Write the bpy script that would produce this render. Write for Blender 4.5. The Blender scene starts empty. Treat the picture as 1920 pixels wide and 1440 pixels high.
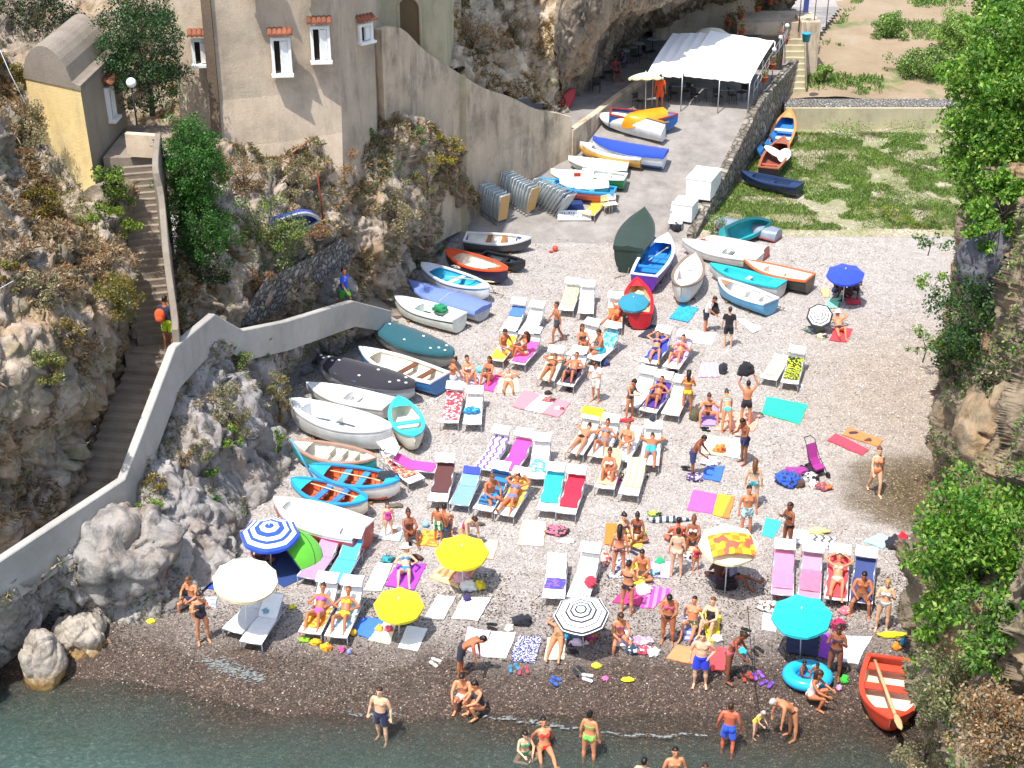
import bpy, math, random
import numpy as np
from mathutils import Vector, Matrix
from mathutils.bvhtree import BVHTree
R=math.radians; pi=math.pi
random.seed(7); rng=np.random.default_rng(11)
F=2724.0; PIT=R(27.2); CH=24.5
SP,CP=math.sin(PIT),math.cos(PIT)
sc=bpy.context.scene; COL=sc.collection
CAM=Vector((0,0,CH))
# ------------------------------------------------------------ picture measurements -> places in the world
def ray(px,py):
    u=(px-960)/F; v=(py-720)/F
    return Vector((u,CP-v*SP,-SP-v*CP))
def P(px,py,z):
    d=ray(px,py); return CAM+d*((z-CH)/d.z)
def D(px,py,Y):
    d=ray(px,py); return CAM+d*(Y/d.y)
def smooth(a,b,x):
    t=np.clip((x-a)/(b-a),0,1); return t*t*(3-2*t)
def lx(Y): return np.where(Y<68.7,-2.0+(Y-63.5)*.93,2.83+(Y-68.7)*.49)      # left edge of the slipway
def rx(Y): return 8.4+(Y-62.8)*.4                                            # right edge of the slipway
def rampz(Y): return np.clip(.03+(Y-61.8)*.245,-.3,3.0)
def shoreY(x): return 30.4+smooth(-5.5,-11.5,x)*1.6
def beachz(x,y):
    s=shoreY(x)-y
    z=np.where(s<-1.6,0,np.where(s<6,-.2*(s+1.6)*smooth(-1.6,.6,s)*.75-.0,-.2*7.6*.75-(s-6)*.3))
    return z
def gz(x,y):
    x=float(x);y=float(y)
    if y>61.8 and x<rx(y): return float(rampz(y))
    if y>77.6: return 1.6+(y-80)*.08
    if y>62: return .05+(y-62)*.02
    return float(beachz(np.float64(x),np.float64(y)))
def G(px,py,h=0.0):
    z=0.0
    for _ in range(12):
        p=P(px,py,z+h); z=z*.4+gz(p.x,p.y)*.6
    p=P(px,py,z+h); return Vector((p.x,p.y,gz(p.x,p.y)))
# ------------------------------------------------------------ noise
_perm=np.random.default_rng(3).permutation(256); _perm=np.concatenate([_perm,_perm,_perm])
_g=np.random.default_rng(4).normal(size=(256,3)); _g/=np.linalg.norm(_g,axis=1)[:,None]
def pn(p):
    i=np.floor(p).astype(int); f=p-i; i&=255; u=f*f*f*(f*(f*6-15)+10); r=0
    for dx in (0,1):
        for dy in (0,1):
            for dz in (0,1):
                h=_perm[_perm[_perm[(i[:,0]+dx)&255]+((i[:,1]+dy)&255)]+((i[:,2]+dz)&255)]
                d=(_g[h]*(f-np.array([dx,dy,dz]))).sum(1)
                r=r+d*(u[:,0] if dx else 1-u[:,0])*(u[:,1] if dy else 1-u[:,1])*(u[:,2] if dz else 1-u[:,2])
    return r*1.6
def fbm(p,o=4,ridge=False):
    a=1.;s=0.;t=0.
    for k in range(o):
        n=pn(p+k*17.3); n=(1-2*np.abs(n)) if ridge else n
        s=s+a*n; t+=a; a*=.5; p=p*2.03
    return s/t
_cr=np.random.default_rng(9).uniform(size=(4096,3)); _cv=np.random.default_rng(10).normal(size=(4096,3)); _cv/=np.linalg.norm(_cv,axis=1)[:,None]; _co=np.random.default_rng(12).uniform(-1,1,4096)
def facet(p,slope=.5):
    """fractured blocks: each cell is a tilted plane"""
    i=np.floor(p).astype(int); best=np.full(len(p),9e9); out=np.zeros(len(p)); sec=np.full(len(p),9e9)
    for dx in(-1,0,1):
        for dy in(-1,0,1):
            for dz in(-1,0,1):
                c=i+np.array([dx,dy,dz]); h=(c[:,0]*73856093^c[:,1]*19349663^c[:,2]*83492791)&4095
                q=c+_cr[h]; d=((p-q)**2).sum(1); v=((p-q)*_cv[h]).sum(1)*slope+_co[h]*.35; k=d<best
                sec=np.where(k,best,np.minimum(sec,d)); out=np.where(k,v,out); best=np.where(k,d,best)
    return out-.25*np.exp(-(np.sqrt(sec)-np.sqrt(best))*14)
# ------------------------------------------------------------ objects
def link(o,parent=None):
    COL.objects.link(o)
    if parent is not None: o.parent=parent
    return o
def tag(o,label=None,cat=None,group=None,kind=None):
    if label: o['label']=label
    if cat: o['category']=cat
    if group: o['group']=group
    if kind: o['kind']=kind
    return o
def empty(name,loc=(0,0,0),rz=0,label=None,cat=None,group=None):
    o=bpy.data.objects.new(name,None); link(o); o.location=loc; o.rotation_euler=(0,0,rz); o.empty_display_size=.2
    return tag(o,label,cat,group)
def npmesh(name,v,f,mat=None,parent=None,smoothf=True,mi=None):
    me=bpy.data.meshes.new(name); v=np.asarray(v,dtype=np.float32); f=np.asarray(f,dtype=np.int32)
    k=f.shape[1]
    me.vertices.add(len(v)); me.vertices.foreach_set('co',v.ravel())
    me.loops.add(f.size); me.loops.foreach_set('vertex_index',f.ravel())
    me.polygons.add(len(f)); me.polygons.foreach_set('loop_start',np.arange(0,f.size,k,dtype=np.int32))
    me.update(calc_edges=True); me.validate()
    if smoothf: me.polygons.foreach_set('use_smooth',np.ones(len(me.polygons),dtype=bool))
    for m in (mat if isinstance(mat,(list,tuple)) else [mat]):
        if m: me.materials.append(m)
    if mi is not None: me.polygons.foreach_set('material_index',np.asarray(mi,dtype=np.int32))
    return link(bpy.data.objects.new(name,me),parent)
class MB:
    """collects pieces of ONE mesh"""
    def __init__(s): s.v=[];s.f=[];s.m=[];s.sm=[]
    def add(s,vs,fs,mi=0,sm=False,M=None):
        b=len(s.v)
        for p in vs: s.v.append(tuple(M@Vector(p)) if M else tuple(p))
        for f in fs: s.f.append(tuple(i+b for i in f)); s.m.append(mi); s.sm.append(sm)
    def box(s,c,d,rz=0,mi=0,M=None,rx_=0,ry_=0):
        x,y,z=d[0]/2,d[1]/2,d[2]/2
        T=Matrix.Translation(c)@Matrix.Rotation(rz,4,'Z')@Matrix.Rotation(ry_,4,'Y')@Matrix.Rotation(rx_,4,'X')
        if M: T=M@T
        s.add([(-x,-y,-z),(x,-y,-z),(x,y,-z),(-x,y,-z),(-x,-y,z),(x,-y,z),(x,y,z),(-x,y,z)],
              [(0,3,2,1),(4,5,6,7),(0,1,5,4),(1,2,6,5),(2,3,7,6),(3,0,4,7)],mi,False,T)
    def tube(s,pts,r,n=6,mi=0,cap=True,sm=True):
        pts=[Vector(p) for p in pts]; rs=r if isinstance(r,(list,tuple)) else [r]*len(pts)
        b=len(s.v); prev=None
        for i,p in enumerate(pts):
            t=(pts[min(i+1,len(pts)-1)]-pts[max(i-1,0)]).normalized()
            if prev is None:
                a=Vector((0,0,1)) if abs(t.z)<.9 else Vector((1,0,0)); prev=t.cross(a).normalized()
            prev=(prev-t*prev.dot(t)).normalized(); q=t.cross(prev)
            for k in range(n):
                an=2*pi*k/n; s.v.append(tuple(p+(prev*math.cos(an)+q*math.sin(an))*rs[i]))
        for i in range(len(pts)-1):
            for k in range(n):
                a=b+i*n+k; c=b+i*n+(k+1)%n; s.f.append((a,c,c+n,a+n)); s.m.append(mi); s.sm.append(sm)
        if cap:
            s.f.append(tuple(b+k for k in range(n))[::-1]); s.f.append(tuple(b+(len(pts)-1)*n+k for k in range(n)))
            s.m+= [mi,mi]; s.sm+=[False,False]
    def loft(s,rings,mi=0,close=True,capa=False,capb=False,sm=True,M=None):
        b=len(s.v); n=len(rings[0])
        for r_ in rings:
            for p in r_: s.v.append(tuple(M@Vector(p)) if M else tuple(p))
        for i in range(len(rings)-1):
            for k in range(n if close else n-1):
                a=b+i*n+k; c=b+i*n+(k+1)%n; s.f.append((a,c,c+n,a+n)); s.m.append(mi); s.sm.append(sm)
        if capa: s.f.append(tuple(b+k for k in range(n))[::-1]); s.m.append(mi); s.sm.append(False)
        if capb: s.f.append(tuple(b+(len(rings)-1)*n+k for k in range(n))); s.m.append(mi); s.sm.append(False)
    def ball(s,c,r,n=10,mi=0,M=None):
        r=r if isinstance(r,(list,tuple)) else (r,r,r); rings=[]
        for i in range(n//2+1):
            t=pi*i/(n//2); t=min(max(t,.02),pi-.02)
            rings.append([(c[0]+r[0]*math.sin(t)*math.cos(2*pi*k/n),c[1]+r[1]*math.sin(t)*math.sin(2*pi*k/n),c[2]-r[2]*math.cos(t)) for k in range(n)])
        s.loft(rings,mi,True,True,True,True,M)
    def build(s,name,mat,parent=None):
        me=bpy.data.meshes.new(name); me.from_pydata(s.v,[],s.f)
        for m in (mat if isinstance(mat,(list,tuple)) else [mat]): me.materials.append(m)
        me.polygons.foreach_set('material_index',s.m); me.polygons.foreach_set('use_smooth',s.sm); me.update()
        return link(bpy.data.objects.new(name,me),parent)
# ------------------------------------------------------------ materials
_mats={}
class NT:
    def __init__(s,name):
        s.m=bpy.data.materials.new(name); s.m.use_nodes=True; s.t=s.m.node_tree; s.t.nodes.clear()
        s.out=s.n('ShaderNodeOutputMaterial'); s.b=s.n('ShaderNodeBsdfPrincipled'); s.l(s.b,s.out)
    def n(s,ty,**k):
        x=s.t.nodes.new(ty)
        for a,b in k.items(): setattr(x,a,b)
        return x
    def l(s,a,b,i=0,j=0):
        o=a if isinstance(a,bpy.types.NodeSocket) else a.outputs[i]
        s.t.links.new(o,b if isinstance(b,bpy.types.NodeSocket) else b.inputs[j])
    def pos(s): 
        if not hasattr(s,'_g'): s._g=s.n('ShaderNodeNewGeometry')
        return s._g.outputs['Position']
    def obj(s):
        if not hasattr(s,'_o'): s._o=s.n('ShaderNodeTexCoord')
        return s._o.outputs['Object']
    def noise(s,scale,detail=4,rough=.55,vec=None,out='Fac'):
        x=s.n('ShaderNodeTexNoise'); x.inputs['Scale'].default_value=scale; x.inputs['Detail'].default_value=detail; x.inputs['Roughness'].default_value=rough
        s.l(vec or s.pos(),x.inputs['Vector']); return x.outputs[out]
    def vor(s,scale,out='Color',feat='F1',vec=None,rnd=1):
        x=s.n('ShaderNodeTexVoronoi',feature=feat); x.inputs['Scale'].default_value=scale; x.inputs['Randomness'].default_value=rnd
        s.l(vec or s.pos(),x.inputs['Vector']); return x.outputs[out]
    def scale(s,v,sx,sy,sz):
        x=s.n('ShaderNodeMapping'); x.inputs['Scale'].default_value=(sx,sy,sz); s.l(v,x.inputs['Vector']); return x.outputs[0]
    def ramp(s,fac,stops,inter='LINEAR'):
        x=s.n('ShaderNodeValToRGB'); r=x.color_ramp; r.interpolation=inter
        while len(r.elements)<len(stops): r.elements.new(.5)
        for e,(p,c) in zip(r.elements,stops):
            e.position=p; e.color=(c,c,c,1) if isinstance(c,(int,float)) else (*c,1)
        s.l(fac,x.inputs[0]); return x.outputs[0]
    def mix(s,fac,a,b,mode='MIX'):
        x=s.n('ShaderNodeMix',data_type='RGBA',blend_type=mode)
        for i,v in ((0,fac),(6,a),(7,b)):
            if isinstance(v,(int,float)): x.inputs[i].default_value=v if i==0 else (v,v,v,1)
            elif isinstance(v,tuple): x.inputs[i].default_value=(*v,1)
            else: s.l(v,x.inputs[i])
        return x.outputs[2]
    def math(s,op,a,b=0.,clamp=False):
        x=s.n('ShaderNodeMath',operation=op,use_clamp=clamp)
        for i,v in ((0,a),(1,b)):
            if isinstance(v,(int,float)): x.inputs[i].default_value=v
            else: s.l(v,x.inputs[i])
        return x.outputs[0]
    def bump(s,h,dist=.05,st=1.,prev=None):
        x=s.n('ShaderNodeBump'); x.inputs['Distance'].default_value=dist; x.inputs['Strength'].default_value=st
        s.l(h,x.inputs['Height'])
        if prev is not None: s.l(prev,x.inputs['Normal'])
        return x.outputs[0]
    def fin(s,col=None,rough=None,nrm=None,**k):
        for key,v in (('Base Color',col),('Roughness',rough),('Normal',nrm)):
            if v is None: continue
            if isinstance(v,tuple): s.b.inputs[key].default_value=(*v,1)
            elif isinstance(v,(int,float)): s.b.inputs[key].default_value=v
            else: s.l(v,s.b.inputs[key])
        for key,v in k.items(): s.b.inputs[key.replace('_',' ')].default_value=v
        return s.m
def hexc(h):
    h=h.lstrip('#'); c=[int(h[i:i+2],16)/255 for i in (0,2,4)]
    return tuple(x/12.92 if x<.04045 else ((x+.055)/1.055)**2.4 for x in c)
def _c(c): return hexc(c) if isinstance(c,str) else c
def paint(c,rough=.45,dirt=.25):
    key=('p',c,rough,dirt)
    if key in _mats: return _mats[key]
    col=_c(c); t=NT('paint'); n=t.noise(2.2,5,.65,t.obj()); n2=t.noise(14,3,.6,t.obj())
    a=tuple(x*(1-dirt*.7) for x in col); f=t.ramp(n,[(.38,0.),(.62,1.)])
    c2=t.mix(f,a,col); c3=t.mix(t.ramp(n2,[(.60,0.),(.75,dirt*.6)]),c2,(.32,.28,.22))
    _mats[key]=t.fin(c3,rough,t.bump(n2,.004,.5)); return _mats[key]
def cloth(c,c2=None,style=None):
    key=('c',c,c2,style)
    if key in _mats: return _mats[key]
    col=_c(c); t=NT('cloth'); n=t.noise(7,4,.6,t.obj()); w=t.noise(160,2,.5,t.obj())
    base=t.mix(n,tuple(x*.86 for x in col),tuple(min(1,x*1.1) for x in col))
    if style:
        e=_c(c2); o=t.obj(); sx=t.n('ShaderNodeSeparateXYZ'); t.l(o,sx)
        X,Y=sx.outputs[0],sx.outputs[1]
        if style=='stripey': f=t.math('GREATER_THAN',t.math('SINE',t.math('MULTIPLY',Y,26)),0)
        elif style=='stripex': f=t.math('GREATER_THAN',t.math('SINE',t.math('MULTIPLY',X,30)),0)
        elif style=='band': f=t.math('GREATER_THAN',t.math('ABSOLUTE',X),.27)
        elif style=='border': f=t.math('MAXIMUM',t.math('GREATER_THAN',t.math('ABSOLUTE',X),.33),t.math('GREATER_THAN',t.math('ABSOLUTE',Y),.72))
        elif style=='zig':
            z=t.math('ADD',X,t.math('MULTIPLY',t.math('SINE',t.math('MULTIPLY',Y,22)),.035)); f=t.math('GREATER_THAN',t.math('SINE',t.math('MULTIPLY',z,28)),.3)
        elif style=='floral': f=t.ramp(t.noise(9,1,.4,t.obj()),[(.53,0.),(.56,1.)])
        elif style=='leopard': f=t.ramp(t.noise(13,2,.5,t.obj()),[(.46,1.),(.49,0.)])
        elif style=='check': f=t.math('GREATER_THAN',t.math('MULTIPLY',t.math('SINE',t.math('MULTIPLY',X,34)),t.math('SINE',t.math('MULTIPLY',Y,34))),0)
        elif style=='half': f=t.math('GREATER_THAN',X,.1)
        elif style=='tex': f=t.ramp(t.noise(22,2,.5,t.obj()),[(.5,0.),(.55,1.)])
        base=t.mix(f,base,e)
    _mats[key]=t.fin(base,.9,t.bump(w,.004,.35,t.bump(n,.03,.6)),Sheen_Weight=.15); return _mats[key]
def plain(c,rough=.5,metal=0.,name='finish'):
    key=('q',c,rough,metal)
    if key in _mats: return _mats[key]
    t=NT(name); col=_c(c); n=t.noise(30,3,.5,t.obj())
    _mats[key]=t.fin(t.mix(n,tuple(x*.85 for x in col),tuple(min(1,x*1.1) for x in col)),rough,None,Metallic=metal); return _mats[key]
# ============================================================ light, camera
w=bpy.data.worlds.new('World'); sc.world=w; w.use_nodes=True
bg=w.node_tree.nodes['Background']; sky=w.node_tree.nodes.new('ShaderNodeTexSky'); sky.sky_type='NISHITA'; sky.sun_disc=False
SD=Vector((.27,.37,-1)).normalized(); el=math.asin(-SD.z)
sky.sun_elevation=el; sky.sun_rotation=math.atan2(-SD.x,-SD.y); sky.dust_density=2.0; sky.air_density=1.2
w.node_tree.links.new(sky.outputs[0],bg.inputs[0]); bg.inputs[1].default_value=.15
sl=bpy.data.lights.new('sun',type='SUN'); sl.energy=3.7; sl.angle=R(.5); sl.color=(1,.965,.915)
so=link(bpy.data.objects.new('sun',sl)); so.rotation_euler=SD.to_track_quat('-Z','Y').to_euler(); so.location=(0,0,60)
cd=bpy.data.cameras.new('camera'); cd.sensor_width=36; cd.lens=36*F/1920; cd.clip_end=600; cd.clip_start=.5
cam=link(bpy.data.objects.new('camera',cd)); cam.location=CAM; cam.rotation_euler=(R(90)-PIT,0,0); sc.camera=cam
sc.view_settings.view_transform='Standard'; sc.view_settings.look='None'; sc.view_settings.exposure=.70; sc.view_settings.gamma=1
sc.cycles.max_bounces=6; sc.cycles.transparent_max_bounces=8; sc.cycles.use_denoising=True
# ============================================================ setting materials
def rampcol(t,n,stops): return t.ramp(n,stops)
def m_gravel():
    t=NT('gravel'); c=t.vor(26,'Color'); sx=t.n('ShaderNodeSeparateColor'); t.l(c,sx); r=sx.outputs[0]
    c1=t.ramp(r,[(0,(.20,.175,.155)),(.25,(.40,.365,.335)),(.7,(.52,.48,.445)),(1,(.76,.73,.69))])
    c2=t.ramp(sx.outputs[1],[(0,(.26,.235,.21)),(.5,(.46,.425,.395)),(1,(.66,.62,.58))])
    big=t.noise(.25,4,.6); dry=t.mix(t.ramp(big,[(.3,0.),(.7,1.)]),c1,c2)
    dry=t.mix(t.ramp(t.noise(1.6,4,.6),[(.45,0.),(.75,.35)]),dry,(.40,.335,.27),'MULTIPLY')
    wetc=t.ramp(r,[(0,(.05,.036,.026)),(.45,(.092,.066,.047)),(.8,(.15,.11,.078)),(.93,(.24,.19,.145)),(1,(.55,.47,.38))])
    s=t.n('ShaderNodeSeparateXYZ'); t.l(t.pos(),s)
    nz=t.math('MULTIPLY',t.math('SUBTRACT',t.noise(.5,5,.6),.5),2.6)
    sh=t.math('SUBTRACT',s.outputs[1],t.math('MULTIPLY',t.ramp(t.math('MULTIPLY',t.math('ADD',s.outputs[0],11.5),1/6.,True),[(0,1.),(1,0.)]),1.3))
    wet=t.ramp(t.math('DIVIDE',t.math('ADD',t.math('SUBTRACT',sh,29.8),nz),8.5,True),[(0,1.),(.15,.95),(.25,.62),(.36,.30),(.6,.10),(1,0.)])
    # seep of fresh water by the right cliff
    def spot(cx,cy,rx_,ry_):
        a=t.math('DIVIDE',t.math('SUBTRACT',s.outputs[0],cx),rx_); b=t.math('DIVIDE',t.math('SUBTRACT',s.outputs[1],cy),ry_)
        return t.math('SQRT',t.math('ADD',t.math('MULTIPLY',a,a),t.math('MULTIPLY',b,b)))
    q=P(1735,925,0); d=t.math('ADD',spot(q.x,q.y,3.0,3.0),t.math('MULTIPLY',nz,.28))
    seep=t.ramp(d,[(.30,1.),(.75,.75),(1.,0.)])
    q2=P(1760,760,0); d2=t.math('ADD',spot(q2.x,q2.y,6.5,9),t.math('MULTIPLY',nz,.2))
    dry=t.mix(t.ramp(d2,[(.3,.55),(1.,0.)]),dry,(.78,.64,.45),'MULTIPLY')
    seepc=t.ramp(r,[(0,(.06,.042,.018)),(.7,(.13,.09,.04)),(.93,(.24,.17,.08)),(1,(.5,.4,.24))])
    dry=t.mix(1.,dry,(.92,.895,.885),'MULTIPLY'); wetc=t.mix(1.,wetc,(.58,.48,.43),'MULTIPLY'); col=t.mix(wet,dry,wetc); col=t.mix(seep,col,seepc)
    dist=t.vor(26,'Distance'); ro=t.math('SUBTRACT',.9,t.math('MULTIPLY',t.math('MAXIMUM',wet,seep),.45))
    n=t.bump(dist,.03,.9); n=t.bump(t.noise(4,4,.6),.06,.7,n); n=t.bump(t.noise(1.3,3,.5),.22,.55,n)
    return t.fin(col,ro,n)
def m_ground(kind):
    t=NT(kind)
    if kind=='riverbed':
        a=t.ramp(t.vor(16,'Color'),[(0,(.2,.17,.12)),(.5,(.42,.36,.26)),(1,(.66,.60,.5))]); n=t.noise(.45,6,.65)
        col=t.mix(t.ramp(n,[(.38,0.),(.55,.8)]),a,t.ramp(t.noise(5,4,.7),[(.3,(.13,.15,.05)),(.7,(.30,.30,.12))]))
        return t.fin(col,.95,t.bump(t.noise(6,5,.7),.12,.8))
    if kind=='earth':
        n=t.noise(.35,7,.65); a=t.ramp(n,[(.3,(.28,.20,.12)),(.6,(.36,.27,.175)),(.75,(.36,.31,.25))]); 
        col=t.mix(t.ramp(t.noise(.22,5,.62),[(.56,0.),(.63,.85)]),a,t.ramp(t.noise(4,4,.7),[(.3,(.08,.13,.03)),(.7,(.17,.22,.06))]))
        return t.fin(col,.95,t.bump(t.noise(5,6,.7),.15,.8))
    if kind=='slipway':
        n=t.noise(.9,7,.68); a=t.ramp(n,[(.3,(.19,.175,.155)),(.5,(.275,.25,.228)),(.7,(.35,.325,.295))])
        j=t.ramp(t.vor(1.1,'Distance','DISTANCE_TO_EDGE'),[(0,.88),(.03,1.)])
        a=t.mix(1.,a,j,'MULTIPLY'); a=t.mix(t.ramp(t.noise(25,3,.6),[(.6,0.),(.7,.35)]),a,(.2,.18,.16))
        return t.fin(a,.9,t.bump(t.noise(12,5,.7),.03,.7))
def m_rock(tint=(.36,.335,.30),ochre=.5,veg=.25,dark=1.,streak=False,name='rock'):
    t=NT(name); p=t.pos()
    wv=t.n('ShaderNodeTexNoise'); wv.inputs['Scale'].default_value=.8; wv.inputs['Detail'].default_value=4; t.l(p,wv.inputs['Vector'])
    warp=t.n('ShaderNodeVectorMath',operation='ADD'); t.l(p,warp); 
    sc_=t.n('ShaderNodeVectorMath',operation='SCALE'); t.l(wv.outputs['Color'],sc_); sc_.inputs['Scale'].default_value=.9; t.l(sc_,warp,0,1)
    v=warp.outputs[0]
    n=t.noise(1.4,8,.68,v); lo,hi=tuple(x*.45*dark for x in tint),tuple(min(1,x*1.45*dark) for x in tint)
    col=t.ramp(n,[(.32,lo),(.5,tuple(x*dark for x in tint)),(.68,hi)])
    ed=t.ramp(t.noise(2.6,6,.6,t.scale(v,1.2,1.2,.45)),[(.36,.45),(.44,1.)])
    col=t.mix(1.,col,ed,'MULTIPLY')
    if ochre: col=t.mix(t.ramp(t.noise(.55,6,.6),[(.5,0.),(.66,ochre)]),col,(.42,.25,.11))
    if veg: col=t.mix(t.ramp(t.noise(.8,7,.7,t.scale(p,1.,1.,1.3)),[(.52,0.),(.60,veg)]),col,t.ramp(t.noise(5,5,.7),[(.35,(.05,.06,.018)),(.65,(.2,.17,.07))]))
    if streak:
        st=t.noise(1.3,6,.65,t.scale(p,1.,1.,.06)); col=t.mix(t.ramp(st,[(.42,.8),(.5,.1),(.62,.5)]),col,t.ramp(st,[(.4,(.05,.042,.036)),(.5,(.3,.24,.17)),(.62,(.45,.32,.18))]))
    b=t.bump(t.noise(3.2,9,.62,v),.15,.7)
    return t.fin(col,.92,b)
def m_stucco(a,b,stain=.5,name='stucco'):
    t=NT(name); p=t.pos(); n=t.noise(.6,7,.65); col=t.ramp(n,[(.32,_c(a)),(.68,_c(b))])
    st=t.noise(1.5,8,.72,t.scale(p,1,1,.22)); st=t.math('MULTIPLY',t.ramp(st,[(.47,0.),(.66,stain)]),t.ramp(t.noise(.35,4,.6),[(.42,.25),(.58,1.)])); col=t.mix(st,col,(.10,.08,.065)); col=t.mix(t.ramp(t.noise(.45,5,.7),[(.52,0.),(.7,stain*.8)]),col,(.15,.115,.085)); col=t.mix(t.ramp(t.noise(30,3,.6),[(.6,0.),(.75,.4)]),col,(.5,.45,.38))
    col=t.mix(t.ramp(t.noise(9,6,.7),[(.55,0.),(.72,stain*.5)]),col,(.16,.13,.10))
    return t.fin(col,.93,t.bump(t.noise(14,5,.7),.03,.6))
def m_cobble(name='cobble',a=(.13,.13,.14),b=(.5,.48,.45),s=4.2):
    t=NT(name); p=t.pos(); c=t.vor(s,'Color'); x=t.n('ShaderNodeSeparateColor'); t.l(c,x)
    col=t.ramp(x.outputs[0],[(0,a),(.6,tuple((i+j)*.45 for i,j in zip(a,b))),(1,b)])
    e=t.vor(s,'Distance','DISTANCE_TO_EDGE'); col=t.mix(1.,col,t.ramp(e,[(0,.18),(.06,.6),(.12,1.)]),'MULTIPLY')
    col=t.mix(t.noise(20,3),col,t.mix(1.,col,.7,'MULTIPLY'))
    return t.fin(col,.85,t.bump(t.ramp(e,[(0,0.),(.25,1.)]),.09,1.))
def m_leaf(a,b,c=None,name='leaves',trans=.35):
    t=NT(name); g=t.n('ShaderNodeNewGeometry'); r=g.outputs['Random Per Island']
    cols=[(0,_c(a)),(.6,_c(b))]+([(1,_c(c))] if c else [])
    col=t.ramp(r,cols); col=t.mix(t.ramp(t.noise(1.4,3,.6),[(.35,.0),(.65,.55)]),col,tuple(x*.55 for x in _c(a)))
    t.l(col,t.b.inputs['Base Color']); t.b.inputs['Roughness'].default_value=.55
    tr=t.n('ShaderNodeBsdfTranslucent'); t.l(col,tr); mx=t.n('ShaderNodeMixShader'); mx.inputs[0].default_value=trans
    t.l(t.b,mx,0,1); t.l(tr,mx,0,2); t.l(mx,t.out); return t.m
MAT=dict(gravel=m_gravel(),riverbed=m_ground('riverbed'),earth=m_ground('earth'),slip=m_ground('slipway'),
 rockL=m_rock((.315,.29,.27),.22,.0,name='grey_rock'),rockB=m_rock((.35,.285,.22),.6,.5,name='scrubby_rock'),rockC=m_rock((.37,.30,.235),.6,.5,name='scrub_slope'),
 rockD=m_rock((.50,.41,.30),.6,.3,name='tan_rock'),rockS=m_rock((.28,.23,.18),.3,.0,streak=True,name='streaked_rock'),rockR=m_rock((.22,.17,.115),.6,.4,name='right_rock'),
 boulder=m_rock((.28,.26,.24),.2,0,name='boulder_rock'),concrete=m_stucco((.36,.34,.31),(.50,.475,.43),.22,'concrete'),
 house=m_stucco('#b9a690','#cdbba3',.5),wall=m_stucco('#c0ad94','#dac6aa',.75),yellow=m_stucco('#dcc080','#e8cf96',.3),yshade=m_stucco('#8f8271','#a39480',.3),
 vault=m_stucco('#7d7264','#94897b',.5),cobble=m_cobble(),cobble2=m_cobble('stone_wall',(.2,.17,.13),(.46,.41,.33),2.6),archm=m_stucco('#aca488','#c0b492',.4),
 step=m_stucco('#756a5c','#a39584',.3,'worn_steps'),tile=paint('#94583e',.9,.7),dark=plain('#15120f',.8),white=paint('#f2f1ec',.5,.12))
LEAF=dict(dark=m_leaf('#22361c','#39582f','#5a7a42'),bright=m_leaf('#2c5a1e','#3f7a26','#6f9c3c'),citrus=m_leaf('#4a6a1c','#7c9a2c','#b4be48'),
 ochre=m_leaf('#6e5c1e','#94801f','#b09a3a'),big=m_leaf('#44751c','#76a42c','#bcd268'),big2=m_leaf('#33691a','#629c24','#a8cc50'),dry=m_leaf('#84755a','#b09c78','#d0c09c'),
 olive=m_leaf('#5c6a3c','#84925a','#acb27a'),grass=m_leaf('#6f9a3c','#9cbc54','#c8d488'),darkveg=m_leaf('#1a2412','#2c3a1c','#3c4a26'),yellowf=m_leaf('#7d8a20','#c8c030','#e2d640'),rust=m_leaf('#8f6038','#b58450','#cda272'))
# ============================================================ ground sheets
def sheet(name,xs,ys,zf,mat,label,amp=.04,fs=.6,keep=None):
    X,Y=np.meshgrid(xs,ys); pts=np.stack([X.ravel(),Y.ravel(),np.zeros(X.size)],1)
    Z=zf(X,Y).ravel()+fbm(pts*fs,4)*amp; pts[:,2]=Z; nx,ny=len(xs),len(ys)
    i=np.arange(nx*ny).reshape(ny,nx); f=np.stack([i[:-1,:-1],i[:-1,1:],i[1:,1:],i[1:,:-1]],-1).reshape(-1,4)
    if keep is not None: c=pts[f].mean(1); f=f[keep(c[:,0],c[:,1])]
    o=npmesh(name,pts,f,mat); return tag(o,kind='structure',label=label)
sheet('beach',np.arange(-60,90,.4),np.concatenate([np.arange(-20,20,2),np.arange(20,64,.25),np.arange(64,140,3)]),lambda x,y:beachz(x,y)-np.where(y>62.6,.25,0),MAT['gravel'],'pale grey shingle beach, wet and brown at the waterline',.035)
sheet('riverbed',np.arange(3,60,.3),np.arange(62.2,78,.3),lambda x,y:.05+(y-62)*.02-smooth(63.2,62.3,y)*.22,MAT['riverbed'],'stony river bed with green weeds above the beach',.16,.5,lambda x,y:x>rx(y)-1)
sheet('upper_riverbed',np.arange(8,70,.5),np.arange(79.5,140,.5),lambda x,y:1.6+(y-80)*.08,MAT['earth'],'sandy dry river bed rising behind the low weir',.3,.25,lambda x,y:x>rx(y)-.5)
sheet('slipway',np.arange(-8,22,.25),np.arange(61.6,96,.25),lambda x,y:rampz(y),MAT['slip'],'worn concrete slipway climbing from the beach to the terrace',.05,.7,lambda x,y:(x<rx(y)-.05)&(x>lx(y)-6))
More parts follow.
